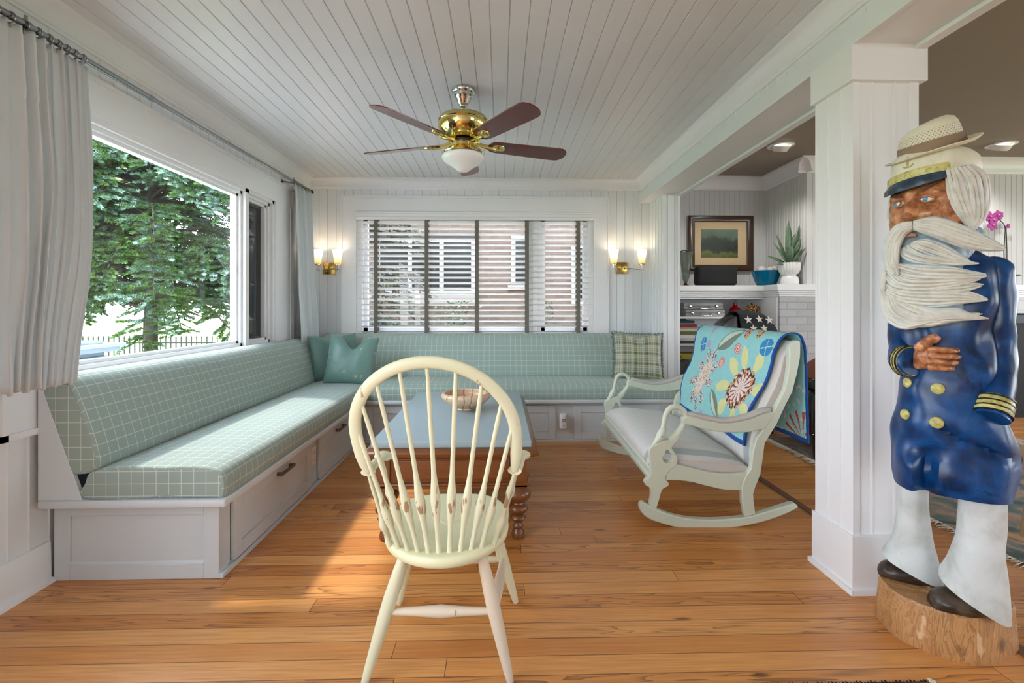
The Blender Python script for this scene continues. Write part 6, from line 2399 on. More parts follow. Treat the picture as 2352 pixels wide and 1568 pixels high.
m = MB(); m.lathe([(0.002, 0.225), (0.096, 0.225), (0.096, 0.215)], (0, 0, 0), 24, caps=False); m.build('soil', simple('potting_soil', (40, 46, 34), 0.9), pp)
def leaf_mat(name, c0, c1):
    t = NT(name)
    v = t.coord('Object', (1, 1, 6))
    f = t.noise(v, 14, 3, 0.6)
    t.set(Base_Color=t.mix(f, srgb(*c0), srgb(*c1)), Roughness=0.4)
    return t.m
M_LEAF = leaf_mat('snake_plant_leaf', (34, 58, 36), (108, 134, 104))
def blade_leaf(mb, base, tip, w, side, droop=0.0, n=10):
    b, t_ = Vector(base), Vector(tip)
    s_ = Vector(side).normalized()
    top, bot, mid = [], [], []
    for i in range(n + 1):
        f = i / n
        p = b.lerp(t_, f) + Vector((0, 0, -droop * f * f + 0.25 * droop * f))
        ww = 1.5 * w * (math.sin(PI * min(1, 0.18 + f * 0.82)) ** 0.7) * (1 if f < 0.97 else 0.2)
        up_ = (t_ - b).cross(s_).normalized()
        top.append(p + s_ * ww)
        bot.append(p - s_ * ww)
        mid.append(p - up_ * ww * 0.35)
    mb.loft([[a, c, d] for a, c, d in zip(top, mid, bot)], False, False, True)
m_leaves = [((0, 0, 0.22), (-0.02, -0.02, 0.70), 0.036, (1, 0.3, 0), 0), ((0.01, 0, 0.22), (0.06, 0.0, 0.56), 0.030, (1, -0.3, 0), 0), ((0.02, 0, 0.22), (0.115, 0.0, 0.66), 0.026, (0.7, 0.2, -0.4), 0.0), ((-0.01, 0, 0.22), (-0.19, -0.03, 0.47), 0.030, (0.3, 0.6, 0.5), 0.02),
            ((-0.01, 0, 0.22), (-0.12, 0.04, 0.56), 0.022, (0.6, 0.4, 0.3), 0), ((0.02, 0, 0.22), (0.12, -0.10, 0.43), 0.026, (0.2, 0.7, -0.3), 0.04), ((0.02, -0.01, 0.22), (0.10, -0.05, 0.50), 0.030, (0.7, 0.3, -0.3), 0), ((-0.02, 0, 0.22), (-0.25, -0.01, 0.34), 0.020, (0.2, 0.5, 0.5), 0.03),
            ((-0.02, 0, 0.22), (-0.17, -0.05, 0.26), 0.022, (0.2, 0.6, 0.5), 0.06), ((0, -0.02, 0.22), (-0.03, -0.09, 0.42), 0.034, (1, 0, 0), 0.0), ((0.02, -0.02, 0.22), (0.09, -0.08, 0.38), 0.030, (1, 0.5, 0), 0.0)]
for a in m_leaves:
    m = MB(); blade_leaf(m, *a)
    o = m.build('leaf', M_LEAF, pp); sd = o.modifiers.new('t', 'SOLIDIFY'); sd.thickness = 0.003

# aluminium cases
M_ALU = simple('aluminium_case', (150, 150, 148), 0.55, 0.4)
for i, (x0_, z_) in enumerate(((2.22, 1.0485), (2.20, 1.1235))):
    cs = thing('metal_case', ['flat aluminium case with latches, lower of two on the top bookshelf', 'flat aluminium case with latches, upper of two on the top bookshelf'][i], 'case', (x0_, 5.22, z_), 0, 'aluminium cases')
    m = MB(); m.rbox(-0.215, 0.215, -0.10, 0.13, 0.001, 0.034, 0.004); m.rbox(-0.215, 0.215, -0.10, 0.13, 0.038, 0.072, 0.004); m.box(-0.21, 0.21, -0.095, 0.125, 0.032, 0.040); m.build('body', M_ALU, cs)
    for dx in (-0.145, 0.145):
        m = MB(); m.rbox(dx - 0.014, dx + 0.014, -0.108, -0.099, 0.018, 0.054, 0.003); m.build('latch', M_CHROME, cs)
    m = MB(); m.tube(smooth_path([(-0.055, -0.10, 0.034), (-0.055, -0.125, 0.030), (-0.045, -0.135, 0.012), (0.045, -0.135, 0.012), (0.055, -0.125, 0.030), (0.055, -0.10, 0.034)], 4), 0.005, 8); m.build('handle', M_CHROME, cs)

dc = thing('decanter', 'small red glass decanter with a clear round stopper', 'decanter', (2.570, 5.17, 1.0485))
t_ = NT('ruby_glass'); t_.set(Base_Color=srgb(176, 10, 16), Roughness=0.05, Transmission_Weight=0.35, IOR=1.45)
m = MB(); m.lathe([(0.002, 0.0), (0.045, 0.0), (0.060, 0.03), (0.062, 0.055), (0.050, 0.085), (0.026, 0.108), (0.018, 0.125), (0.022, 0.150), (0.018, 0.152), (0.002, 0.150)], (0, 0, 0), 28, caps=False); m.build('bottle_body', t_.m, dc)
m = MB(); m.lathe([(0.002, 0.150), (0.010, 0.152), (0.012, 0.163)], (0, 0, 0), 16); m.sphere((0, 0, 0.182), 0.027, sz=0.85, seg=20); m.build('stopper', glass('stopper_glass', 0.02, (0.92, 0.95, 0.95, 1)), dc)

ap2 = thing('glass_apple', 'speckled amber and black glass apple on the top bookshelf', 'ornament', (2.760, 5.17, 1.0485))
t_ = NT('speckled_amber_glass')
v_ = t_.coord('Object'); vo_ = t_.n('ShaderNodeTexVoronoi', i_Scale=75.0); t_.l(v_, vo_.inputs['Vector'])
sc_ = t_.n('ShaderNodeSeparateColor'); t_.l(vo_.outputs['Color'], sc_.inputs[0])
t_.set(Base_Color=t_.ramp(sc_.outputs[0], [(0.0, srgb(40, 22, 16)), (0.35, srgb(196, 150, 50)), (0.6, srgb(120, 40, 20)), (0.85, srgb(220, 190, 90))], 'CONSTANT'), Roughness=0.08)
m = MB(); m.lathe([(0.002, 0.012), (0.026, 0.0), (0.046, 0.012), (0.064, 0.045), (0.074, 0.080), (0.070, 0.108), (0.050, 0.124), (0.025, 0.122), (0.004, 0.112)], (0, 0, 0), 32); m.build('body', t_.m, ap2)
m = MB(); m.tube([(0, 0, 0.11), (0.0, 0, 0.13), (-0.008, 0, 0.15)], [0.005, 0.006, 0.009], 8); m.build('stem', simple('black_glass', (16, 16, 16), 0.1), ap2)

t_ = NT('midnight_glass'); t_.set(Base_Color=srgb(14, 34, 48), Roughness=0.05)
for i, (x_, y_) in enumerate(((2.735, 5.24), (2.790, 5.16))):
    o = MB().lathe([(0.002, 0.0), (0.034, 0.0), (0.036, 0.01), (0.030, 0.10), (0.034, 0.22), (0.046, 0.275), (0.042, 0.275), (0.030, 0.22), (0.025, 0.10), (0.028, 0.012), (0.002, 0.01)], (0, 0, 0), 24, caps=False).build('dark_vase', t_.m)
    put(o, (x_, y_, 0.7575)); tag(o, ['very dark blue flared glass vase on the second bookshelf, partly behind its twin', 'very dark blue flared glass vase on the second bookshelf, in front of its twin'][i], 'vase', 'dark blue vases')

# books lying in a stack on the second shelf, boxes on the third
z_ = 0.7575
bks = [('charcoal', (52, 54, 58), 0.030, 0.34), ('ivory', (214, 208, 196), 0.022, 0.40), ('white', (226, 224, 220), 0.044, 0.42), ('olive', (112, 120, 66), 0.034, 0.36), ('cream', (222, 212, 186), 0.032, 0.34), ('grey', (176, 174, 172), 0.014, 0.33), ('red', (176, 48, 44), 0.034, 0.29), ('pale blue', (190, 200, 204), 0.010, 0.27), ('dark teal', (24, 74, 80), 0.026, 0.27), ('black', (28, 40, 42), 0.036, 0.18)]
for i, (cn, col, h_, ln) in enumerate(bks):
    M_ = simple('book_' + cn.replace(' ', '_'), col, 0.5)
    bk = thing('book', cn + ' book lying flat in the stack on the second bookshelf', 'book', (1.83 + ln / 2, 5.22, z_), random.Random(i).uniform(-0.06, 0.06), 'books stacked on the second shelf')
    m = MB(); m.box(-ln / 2, ln / 2, -0.11, 0.11, 0, 0.003); m.box(-ln / 2, ln / 2, -0.11, 0.11, h_ - 0.003, h_ - 0.0004); m.box(-ln / 2, ln / 2, -0.11, -0.106, 0, h_ - 0.0004)
    m.build('cover', M_, bk)
    m = MB(); m.box(-ln / 2 + 0.004, ln / 2 - 0.004, -0.106, 0.104, 0.003, h_ - 0.0035); m.build('pages', simple('page_block', (226, 218, 200), 0.8) if 'page_block' not in bpy.data.materials else bpy.data.materials['page_block'], bk)
    z_ += h_
for i, (lab, col, x_, w_, z0, h_) in enumerate((('sage green box with a plain label on the third bookshelf', (176, 182, 142), 2.05, 0.34, 0.4705, 0.110), ('yellow box stacked on the sage green box', (178, 160, 66), 2.03, 0.36, 0.5810, 0.066))):
    M_ = simple('card_box_%d' % i, col, 0.6)
    bx_ = thing('storage_box', lab, 'box', (x_, 5.23, z0))
    m = MB(); m.rbox(-w_ / 2, w_ / 2, -0.13, 0.12, 0, h_ - 0.0005, 0.003); m.build('body', M_, bx_)
    m = MB(); m.box(-w_ * 0.36, -w_ * 0.2, -0.1312, -0.130, h_ * 0.3, h_ * 0.7); m.build('sticker', simple('sticker_%d' % i, [(206, 206, 176), (120, 104, 40)][i], 0.6), bx_)

for o_ in bpy.data.objects:
    if o_.parent is None and o_.get('category') in ('speaker', 'vase', 'potted plant', 'ornament') and o_.location.y > 4.9:
        o_.scale = (0.955, 0.955, 1.0) if o_.get('category') == 'book' else (0.955,) * 3

# recessed eyeball lights
t_ = NT('lit_lamp'); t_.set(Base_Color=(1, 1, 1, 1), Emission_Color=(1, 0.97, 0.92, 1)); t_.b.inputs['Emission Strength'].default_value = 6
M_LIT = t_.m
for (x_, y_, lab) in ((2.66, 4.47, 'recessed eyeball ceiling light seen between the beam and the column'), (4.72, 4.39, 'recessed eyeball ceiling light above the sea captain hat')):
    r_ = thing('recessed_light', lab, 'ceiling light', (x_, y_, ZL), 0, 'recessed ceiling lights')
    m = MB(); m.lathe([(0.115, -0.001), (0.117, -0.006), (0.110, -0.010), (0.085, -0.012), (0.080, -0.002)], (0, 0, 0), 40, caps=False); m.build('trim_ring', M_WHITE2, r_)
    M = Matrix.Translation((0, 0, -0.004)) @ Matrix.Rotation(math.radians(22), 4, 'X')
    m = MB(); m.lathe([(0.052, -0.046), (0.058, -0.050), (0.064, -0.044), (0.076, -0.020), (0.079, 0.0)], (0, 0, 0), 36, M, caps=False); m.build('eyeball', M_WHITE2, r_)
    m = MB(); m.lathe([(0.002, -0.040), (0.052, -0.040), (0.053, -0.036)], (0, 0, 0), 30, M, caps=True); m.build('lamp', M_LIT, r_)
    ld = bpy.data.lights.new('recessed_spot', 'SPOT'); ld.energy = 32; ld.spot_size = math.radians(110); ld.spot_blend = 0.6; ld.color = (1, 0.95, 0.88); ld.shadow_soft_size = 0.05
    lo = bpy.data.objects.new('recessed_spot', ld); COL.objects.link(lo); lo.parent = r_; lo.location = (0, -0.02, -0.07); lo.rotation_euler = (math.radians(22), 0, 0)

# orchid on the mantel
oc = thing('potted_orchid', 'purple orchid in a white pot at the far end of the mantel', 'potted plant', (5.19, 4.79, 1.3805))
m = MB(); m.lathe([(0.002, 0), (0.045, 0), (0.062, 0.09), (0.056, 0.09), (0.04, 0.06)], (0, 0, 0), 24); m.build('pot', bpy.data.materials['white_ceramic'], oc)
M_OL = leaf_mat('orchid_leaf', (40, 86, 26), (86, 130, 52))
for a in (((0, 0, 0.09), (-0.13, -0.03, 0.06), 0.035, (0.1, 0.5, 0.8), 0.02), ((0, 0, 0.09), (0.12, -0.05, 0.12), 0.035, (0.3, 1, 0), 0.03), ((-0.01, 0, 0.09), (-0.10, 0.0, 0.20), 0.03, (0.6, 0.3, 0.5), 0.02)):
    m = MB(); blade_leaf(m, *a); o = m.build('leaf', M_OL, oc); sd = o.modifiers.new('t', 'SOLIDIFY'); sd.thickness = 0.004
M_STEM = simple('orchid_stem', (44, 50, 40), 0.6)
for pts in (((0.0, 0, 0.09), (-0.012, 0, 0.35), (0.0, 0, 0.58), (-0.06, -0.01, 0.655), (-0.12, -0.02, 0.69)), ((0.01, 0, 0.09), (0.02, 0, 0.3), (0.01, 0, 0.60))):
    m = MB(); m.tube(smooth_path(pts, 6), 0.004, 8); m.build('stem', M_STEM, oc)
M_ORC = simple('orchid_petal', (150, 40, 130), 0.55, noise_amt=0.2, nscale=30)
for (fx, fy, fz, s_) in ((-0.16, -0.03, 0.66, 0.05), (-0.20, -0.035, 0.69, 0.048), (-0.11, -0.03, 0.705, 0.046), (-0.175, -0.04, 0.60, 0.05), (-0.07, -0.02, 0.715, 0.03), (0.02, -0.01, 0.60, 0.024)):
    m = MB()
    for k in range(5):
        a = PI / 2 + k * 2 * PI / 5 + fz * 9
        M = Matrix.Translation((fx + 0.55 * s_ * math.cos(a), fy - 0.004 * (k % 2), fz + 0.55 * s_ * math.sin(a))) @ Matrix.Rotation(-a, 4, 'Y')
        m.sphere((0, 0, 0), s_ * 0.62, sy=0.14, sz=0.72, seg=12, ring=8, M=M)
    fl_ = m.build('flower', M_ORC, oc)
    m = MB(); m.sphere((fx, fy - 0.014, fz), s_ * 0.2, seg=10, ring=6); m.build('flower_lip', simple('orchid_lip', (200, 120, 150), 0.5) if 'orchid_lip' not in bpy.data.materials else bpy.data.materials['orchid_lip'], fl_)

# ------------------------------------------------------------------ seats in the living room
M_BLK = simple('black_leather', (18, 17, 18), 0.22, noise_amt=0.1, nscale=20, bump=0.2, bscale=120, coat=0.4)
M_TERRA = simple('terracotta_leather', (150, 84, 62), 0.45, noise_amt=0.08, nscale=10, bump=0.15, bscale=90)
ac = thing('leather_armchair', 'black leather armchair with a rounded back behind the settee', 'armchair', (2.28, 4.43, 0), math.radians(8))
def shell(mb, w, y0, y1, z0, z1, n=24, th=0.05):
    rings = []
    for k in range(n + 1):
        f = k / n
        x_ = -w + 2 * w * f
        e = (1 - abs(2 * f - 1) ** 3) ** 0.5 if 0 < f < 1 else 0.02
        h_ = lerp(z0 + 0.55 * (z1 - z0), z1, e)
        rings.append([(x_, y0, z0), (x_, y0 - 0.02, lerp(z0, h_, 0.7)), (x_, y0 + 0.01, h_ - 0.03), (x_, (y0 + y1) / 2, h_), (x_, y1 - 0.01, h_ - 0.03), (x_, y1, lerp(z0, h_, 0.7)), (x_, y1, z0)])
    mb.loft(rings)
m = MB(); shell(m, 0.335, -0.08, 0.10, 0.22, 1.10); m.build('backrest', M_BLK, ac)
m = MB(); m.rbox(-0.30, 0.30, 0.10, 0.52, 0.20, 0.46, 0.05, 4); m.build('seat', M_TERRA, ac)
for s_ in (-1, 1):
    m = MB(); m.rbox(s_ * 0.33 - 0.06, s_ * 0.33 + 0.06, 0.02, 0.52, 0.15, 0.62, 0.05, 4); m.build('arm', M_BLK, ac)
for sx_ in (-0.26, 0.26):
    for sy_ in (0.02, 0.46):
        m = MB(); m.lathe([(0.016, 0), (0.024, 0.20), (0.024, 0.24)], (sx_, sy_, 0), 12); m.build('leg', M_BLK, ac)
# star-patterned throw on its back
def star(mb, M, r, lift):
    pts = [Vector((r * (1 if i % 2 == 0 else 0.4) * math.sin(i * PI / 5), 0, r * (1 if i % 2 == 0 else 0.4) * math.cos(i * PI / 5))) for i in range(10)]
    c = mb.bm.verts.new(M @ Vector((0, -lift, 0)))
    v = [mb.bm.verts.new(M @ (p + Vector((0, -lift * 0.4, 0)))) for p in pts]
    for i in range(10):
        mb._f([c, v[i], v[(i + 1) % 10]])
th_ = thing('star_blanket', 'black blanket with white stars folded over the leather armchair', 'blanket', (2.28, 4.43, 0), math.radians(8))
rings = []
for k in range(25):
    f = k / 24
    x_ = -0.10 + 0.40 * f
    e = (1 - abs((x_ / 0.335)) ** 3) ** 0.5
    h_ = lerp(0.22 + 0.55 * 0.88, 1.10, e) + 0.012
    rings.append([(x_, -0.115, 0.86), (x_ , -0.112, lerp(0.22, h_, 0.80)), (x_, -0.082, h_ - 0.035), (x_, -0.04, h_ - 0.006), (x_, 0.01, h_), (x_, 0.06, h_ - 0.006), (x_, 0.108, h_ - 0.04), (x_, 0.118, 0.8)])
m = MB(); m.loft(rings, False, False); o = m.build('cloth', simple('black_blanket', (30, 31, 36), 0.85, bump=0.3, bscale=500), th_); sd = o.modifiers.new('t', 'SOLIDIFY'); sd.thickness = 0.008; sd.offset = 1
M_STAR = simple('white_star_cloth', (206, 200, 190), 0.85)
for i, (x_, z_) in enumerate(((-0.035, 1.035), (0.075, 1.040), (0.175, 1.030), (0.02, 0.955), (0.125, 0.955))):
    m = MB(); star(m, Matrix.Translation((x_, -0.122 + 0.0 * i, z_)) @ Matrix.Rotation(math.radians(-20), 4, 'X'), 0.042, 0.003); o = m.build('star', M_STAR, th_)

sf = thing('leather_sofa', 'terracotta and black leather sofa beside the column', 'sofa', (2.97, 3.86, 0.0115), math.radians(-6))
m = MB(); m.rbox(-0.62, 0.75, -0.42, -0.22, 0.16, 0.52, 0.04, 4); m.rbox(-0.62, 0.75, -0.22, 0.40, 0.16, 0.42, 0.04, 4); m.build('base', M_BLK, sf)
m = MB(); m.rbox(-0.60, 0.73, -0.40, -0.20, 0.50, 0.60, 0.03, 3); m.build('back_roll', M_BLK, sf)
o = m2_ = None
m = MB()
rings = []
for k in range(17):
    f = k / 16
    x_ = lerp(-0.58, 0.20, f)
    h_ = 0.60 + 0.21 * math.sin(PI * min(1, f * 1.0)) ** 0.6 * (1 - 0.25 * f)
    rings.append([(x_, -0.34, 0.52), (x_, -0.37, lerp(0.52, h_, 0.6)), (x_, -0.30, h_), (x_, -0.16, h_), (x_, -0.10, lerp(0.52, h_, 0.6)), (x_, -0.12, 0.5)])
m.loft(rings); m.build('back_cushion', M_TERRA, sf)
m = MB(); m.rbox(-0.56, 0.70, -0.452, -0.405, 0.33, 0.50, 0.02, 3); m.build('seat_cushion', M_TERRA, sf)
m = MB()
for k in range(54):
    m.sphere((-0.60 + k * 0.025, -0.422, 0.190), 0.0045, seg=6, ring=4)
m.build('nailhead_trim', M_BRASS, sf)
for sx_ in (-0.56, 0.68):
    for sy_ in (-0.38, 0.34):
        m = MB(); m.lathe([(0.016, 0), (0.026, 0.14), (0.026, 0.18)], (sx_, sy_, 0), 12); m.build('leg', M_BLK, sf)

# rug with fringe
def rug_mat():
    t = NT('hooked_rug')
    v = t.coord('Object', (1, 1, 1))
    f = t.noise(v, 2.6, 2, 0.5, 1.5)
    g = t.noise(v, 60, 2)
    c = t.ramp(f, [(0.30, srgb(86, 104, 96)), (0.40, srgb(120, 140, 140)), (0.46, srgb(176, 158, 144)), (0.52, srgb(196, 172, 158)), (0.56, srgb(198, 146, 116)), (0.62, srgb(132, 152, 156)), (0.72, srgb(104, 110, 96))])
    c = t.mix(t.math('MULTIPLY', g, 0.35), c, srgb(90, 84, 78))
    t.set(Base_Color=c, Roughness=0.95)
    t.bump(g, 0.5, 0.004)
    return t.m
rg = thing('area_rug', 'patterned grey, teal and peach rug with a cream fringe in the living room', 'rug', (3.4, 2.9, 0))
m = MB(); m.rbox(-1.06, 1.1, -1.2, 1.25, 0.001, 0.011, 0.004); m.build('pile', rug_mat(), rg)
m = MB(); rnd = random.Random(3)
for k in range(330):
    y_ = -1.2 + 2.45 * k / 330
    a = Vector((-1.058, y_, 0.008)); b = a + Vector((-rnd.uniform(0.03, 0.07), rnd.uniform(-0.03, 0.03), -0.004))
    m.tube([a, (a + b) / 2 + Vector((0, rnd.uniform(-.01, .01), 0.003)), b], [0.0022, 0.0026, 0.0014], 4)
m.build('fringe', simple('rug_fringe', (214, 206, 190), 0.9), rg)
rg2 = thing('porch_rug', 'dark edged rug lying on the porch floor nearest the camera', 'rug', (0.475, 0.62, 0))
m = MB(); m.rbox(-0.83, 0.835, -0.80, 0.805, 0.001, 0.010, 0.003); m.build('field', simple('rug_rust_field', (122, 66, 42), 0.95, noise_amt=0.3, nscale=30, bump=0.5, bscale=200), rg2)
m = MB()
for k in range(150):
    x_ = -0.83 + 1.66 * k / 150
    m.tube([(x_, 0.802, 0.006), (x_ + 0.006, 0.814 + 0.003 * math.sin(k * 1.7), 0.006), (x_ + 0.012, 0.802, 0.006)], 0.003, 4)
m.build('bound_edge', simple('rug_dark_edge', (34, 26, 24), 0.95), rg2)
m = MB(); rnd = random.Random(5)
for k in range(26):
    a = rnd.uniform(0.2, 1.5)
    m.tube([(0.835, 0.798, 0.008), (0.835 + 0.02 * math.cos(a), 0.80 + 0.02 * math.sin(a), 0.010)], [0.003, 0.001], 4)
m.build('tassel', simple('tassel_cream', (220, 206, 178), 0.9), rg2)

# pale wooden chair at the edge of the picture
M_OAK = wood('pale_chair_wood', (168, 132, 92), (206, 176, 136), (3, 3, 1), 0.4)
wc = thing('wooden_chair', 'light wooden chair with a tan padded back partly behind the sea captain', 'chair', (2.44, 1.97, 0.0115), math.radians(20))
m = MB(); m.rbox(-0.24, 0.24, -0.23, 0.23, 0.43, 0.48, 0.015, 3); m.build('seat', simple('tan_seat_pad', (196, 156, 116), 0.7), wc)
rings = []
m = MB()
for k in range(13):
    f = k / 12
    x_ = lerp(-0.25, 0.25, f)
    yb = -0.235 - 0.05 * math.sin(PI * f)
    rings.append([(x_, yb, 0.56), (x_, yb - 0.03, 0.83), (x_, yb, 0.85), (x_, yb + 0.025, 0.83), (x_, yb + 0.03, 0.56)])
m.loft(rings); m.build('backrest', simple('tan_back_pad', (206, 168, 128), 0.6), wc)
m = MB(); m.tube(smooth_path([(-0.26, -0.22, 0.84), (-0.14, -0.275, 0.865), (0, -0.295, 0.87), (0.14, -0.275, 0.865), (0.26, -0.22, 0.84)], 5), 0.018, 10); m.build('top_rail', M_OAK, wc)
for sx_ in (-1, 1):
    m = MB(); m.tube([(sx_ * 0.26, -0.22, 0.84), (sx_ * 0.22, -0.20, 0.44), (sx_ * 0.25, -0.30, 0.0)], [0.015, 0.019, 0.013], 10); m.build('leg', M_OAK, wc)
    m = MB(); m.tube([(sx_ * 0.20, 0.19, 0.44), (sx_ * 0.24, 0.26, 0.0)], [0.019, 0.013], 10); m.build('leg', M_OAK, wc)
    m = MB(); m.tube([(sx_ * 0.232, -0.245, 0.16), (sx_ * 0.222, 0.225, 0.16)], 0.011, 10); m.build('stretcher', M_OAK, wc)
m = MB(); m.tube([(-0.227, 0.0, 0.16), (0.227, 0.0, 0.16)], 0.011, 10); m.build('stretcher', M_OAK, wc)

# ------------------------------------------------------------------ outside the windows
def lawn():
    t = NT('lawn_green')
    v = t.coord('Object')
    f = t.noise(v, 0.8, 4)
    t.set(Base_Color=t.mix(f, srgb(112, 136, 62), srgb(150, 170, 92)), Roughness=0.95)
    return t.m
m = MB(); m.box(-60, 60, -30, 70, -0.75, -0.70)
o = m.build('garden_ground', lawn()); o['kind'] = 'structure'

m = MB(); m.box(-9.0, -2.06, -25, 5.2, -0.70, -0.66); m.box(-2.06, 25, -25, -2.6, -0.70, -0.66); m.box(-2.06, 9, 4.98, 9.5, -0.70, -0.66)
o = m.build('bounce_ground', simple('bounce_ground_grey', (196, 194, 190), 0.9, noise_amt=0.05)); o['kind'] = 'structure'  # unseen pale ground added so bounced light stays grey, not green

# porch pier with a cap
pr = thing('porch_pier', 'blue-grey panelled porch pier with a stepped cap outside the window', 'pier', (-3.50, 3.58, 0.0))
M_PIER = simple('pier_paint', (112, 128, 142), 0.6)
m = MB(); m.box(-0.36, 0.36, -0.30, 0.30, -0.70, 0.80); m.box(-0.38, 0.38, -0.32, 0.32, 0.74, 0.765); m.build('shaft', M_PIER, pr, 0.004)
m = MB(); m.box(-0.43, 0.43, -0.37, 0.37, 0.80, 0.835); m.box(-0.46, 0.46, -0.40, 0.40, 0.835, 0.862); m.box(-0.36, 0.36, -0.30, 0.30, 0.862, 0.885); m.build('cap', simple('pier_cap_paint', (150, 162, 176), 0.5), pr, 0.004)

# iron fence
fe = thing('iron_fence', 'black iron garden fence across the lawn beyond the spruce', 'fence', (-7, 12.5, -0.7))
M_IRON = simple('black_iron_rail', (36, 40, 42), 0.5)
m = MB()
for k in range(110):
    x_ = -6.5 + k * 0.13
    m.box(x_ - 0.011, x_ + 0.011, -0.011, 0.011, 0, 1.05)
    m.prism([(x_ - 0.02, 1.05), (x_ + 0.02, 1.05), (x_, 1.12)], 'y', -0.01, 0.01)
m.build('pickets', M_IRON, fe)
m = MB(); m.box(-6.6, 7.8, -0.015, 0.015, 0.14, 0.17); m.box(-6.6, 7.8, -0.015, 0.015, 0.92, 0.95); m.build('fence_rail', M_IRON, fe)


def foliage_mat(name, stops):
    t = NT(name)
    v = t.coord('Object')
    a = t.noise(v, 1.4, 3, 0.6)
    b = t.noise(v, 9, 3, 0.6)
    f = t.math('ADD', t.math('MULTIPLY', a, 0.5), t.math('MULTIPLY', b, 0.5))
    n = len(stops)
    c = t.ramp(f, [(0.39 + 0.22 * i / (n - 1), srgb(*s_)) for i, s_ in enumerate(stops)])
    t.set(Base_Color=c, Roughness=0.8)
    t.b.inputs['Specular IOR Level'].default_value = 0.2
    return t.m


def spruce(name, label, loc, H, R, z0, n_br, seed, mat, barkm, y_lim=None, dens=1.0, size=1.0):
    rnd = random.Random(seed)
    tr = thing(name, label, 'tree', loc)
    m = MB(); m.tube([(0, 0, -0.1), (0.03, 0, H * 0.5), (0, 0, H)], [0.10, 0.07, 0.02], 10); m.build('trunk', barkm, tr)
    mf, mb = MB(), MB()
    for i in range(n_br):
        f = (i + rnd.random()) / n_br
        z_ = lerp(z0, H * 0.97, f)
        ln = R * (1 - (z_ / H) * 0.72) * rnd.uniform(0.75, 1.05)
        a = rnd.uniform(0, 2 * PI)
        d = Vector((math.cos(a), math.sin(a), 0))
        P = [Vector((0, 0, z_)) + d * (ln * t_) + Vector((0, 0, 0.16 * ln * math.sin(t_ * PI) - 0.30 * ln * t_ * t_ + 0.06 * ln * t_ ** 4)) for t_ in [k / 6 for k in range(7)]]
        mb.tube(P, [0.03 * (1 - 0.85 * k / 6) for k in range(7)], 5)
        side = Vector((-d.y, d.x, 0))
        ns = int(ln * 11 * dens)
        for k in range(ns):
            t_ = 0.22 + 0.78 * (k + rnd.random()) / ns
            idx = min(5, int(t_ * 6))
            p = P[idx].lerp(P[idx + 1], t_ * 6 - idx)
            s_ = rnd.choice((-1, 1))
            tl = (0.16 + 0.30 * (1 - t_) * ln * 0.5) * rnd.uniform(0.7, 1.2) * size
            td = (side * s_ * rnd.uniform(0.5, 1.0) + d * rnd.uniform(0.4, 0.9) + Vector((0, 0, rnd.uniform(-0.45, 0.12)))).normalized()
            # a twig: needles as short spikes round a thin axis
            nn = max(4, int(tl / 0.030))
            for q in range(nn):
                u = q / nn
                c = p + td * (tl * u) + Vector((0, 0, -0.10 * tl * u * u))
                rd = 0.034 * (1 - 0.35 * u) * size
                up_ = Vector((0, 0, 1))
                sd_ = td.cross(up_).normalized()
                up_ = sd_.cross(td).normalized()
                for w in range(7):
                    an = rnd.uniform(0, 2 * PI)
                    o_ = (sd_ * math.cos(an) + up_ * math.sin(an) * 0.7)
                    tip = c + o_ * rd + td * rd * 0.9
                    wv = td.cross(o_).normalized() * (0.0072 * size)
                    mf._f([mf.bm.verts.new(c - wv), mf.bm.verts.new(c + wv), mf.bm.verts.new(tip)])
    mb.build('branches', barkm, tr)
    mf.build('needles', mat, tr, recalc=False)
    return tr


M_BARK = simple('spruce_bark', (60, 50, 44), 0.9, noise_amt=0.2, nscale=12)
M_BLUE = foliage_mat('blue_spruce_needles', [(20, 32, 16), (78, 106, 40), (62, 90, 54), (96, 126, 104), (150, 178, 166)])
M_GREENF = foliage_mat('green_needles', [(44, 64, 30), (86, 116, 48), (132, 160, 70), (170, 196, 92)])
spruce('blue_spruce', 'large blue spruce filling the picture window', (-5.3, 7.4, -0.70), 6.4, 3.1, 1.75, 200, 11, M_BLUE, M_BARK, dens=1.6, size=1.6)
spruce('blue_spruce', 'paler spruce standing behind the large blue spruce', (-10.4, 11.2, -0.70), 8.4, 4.2, 2.6, 100, 5, M_GREENF, M_BARK, dens=0.8, size=2.4)
spruce('blue_spruce', 'grey-green spruce boughs seen through the blinds', (-2.15, 7.2, -0.70), 5.2, 1.65, 0.5, 110, 8, foliage_mat('grey_spruce_needles', [(44, 46, 36), (78, 80, 68), (116, 118, 104), (140, 142, 130)]), M_BARK, dens=1.5, size=1.3)

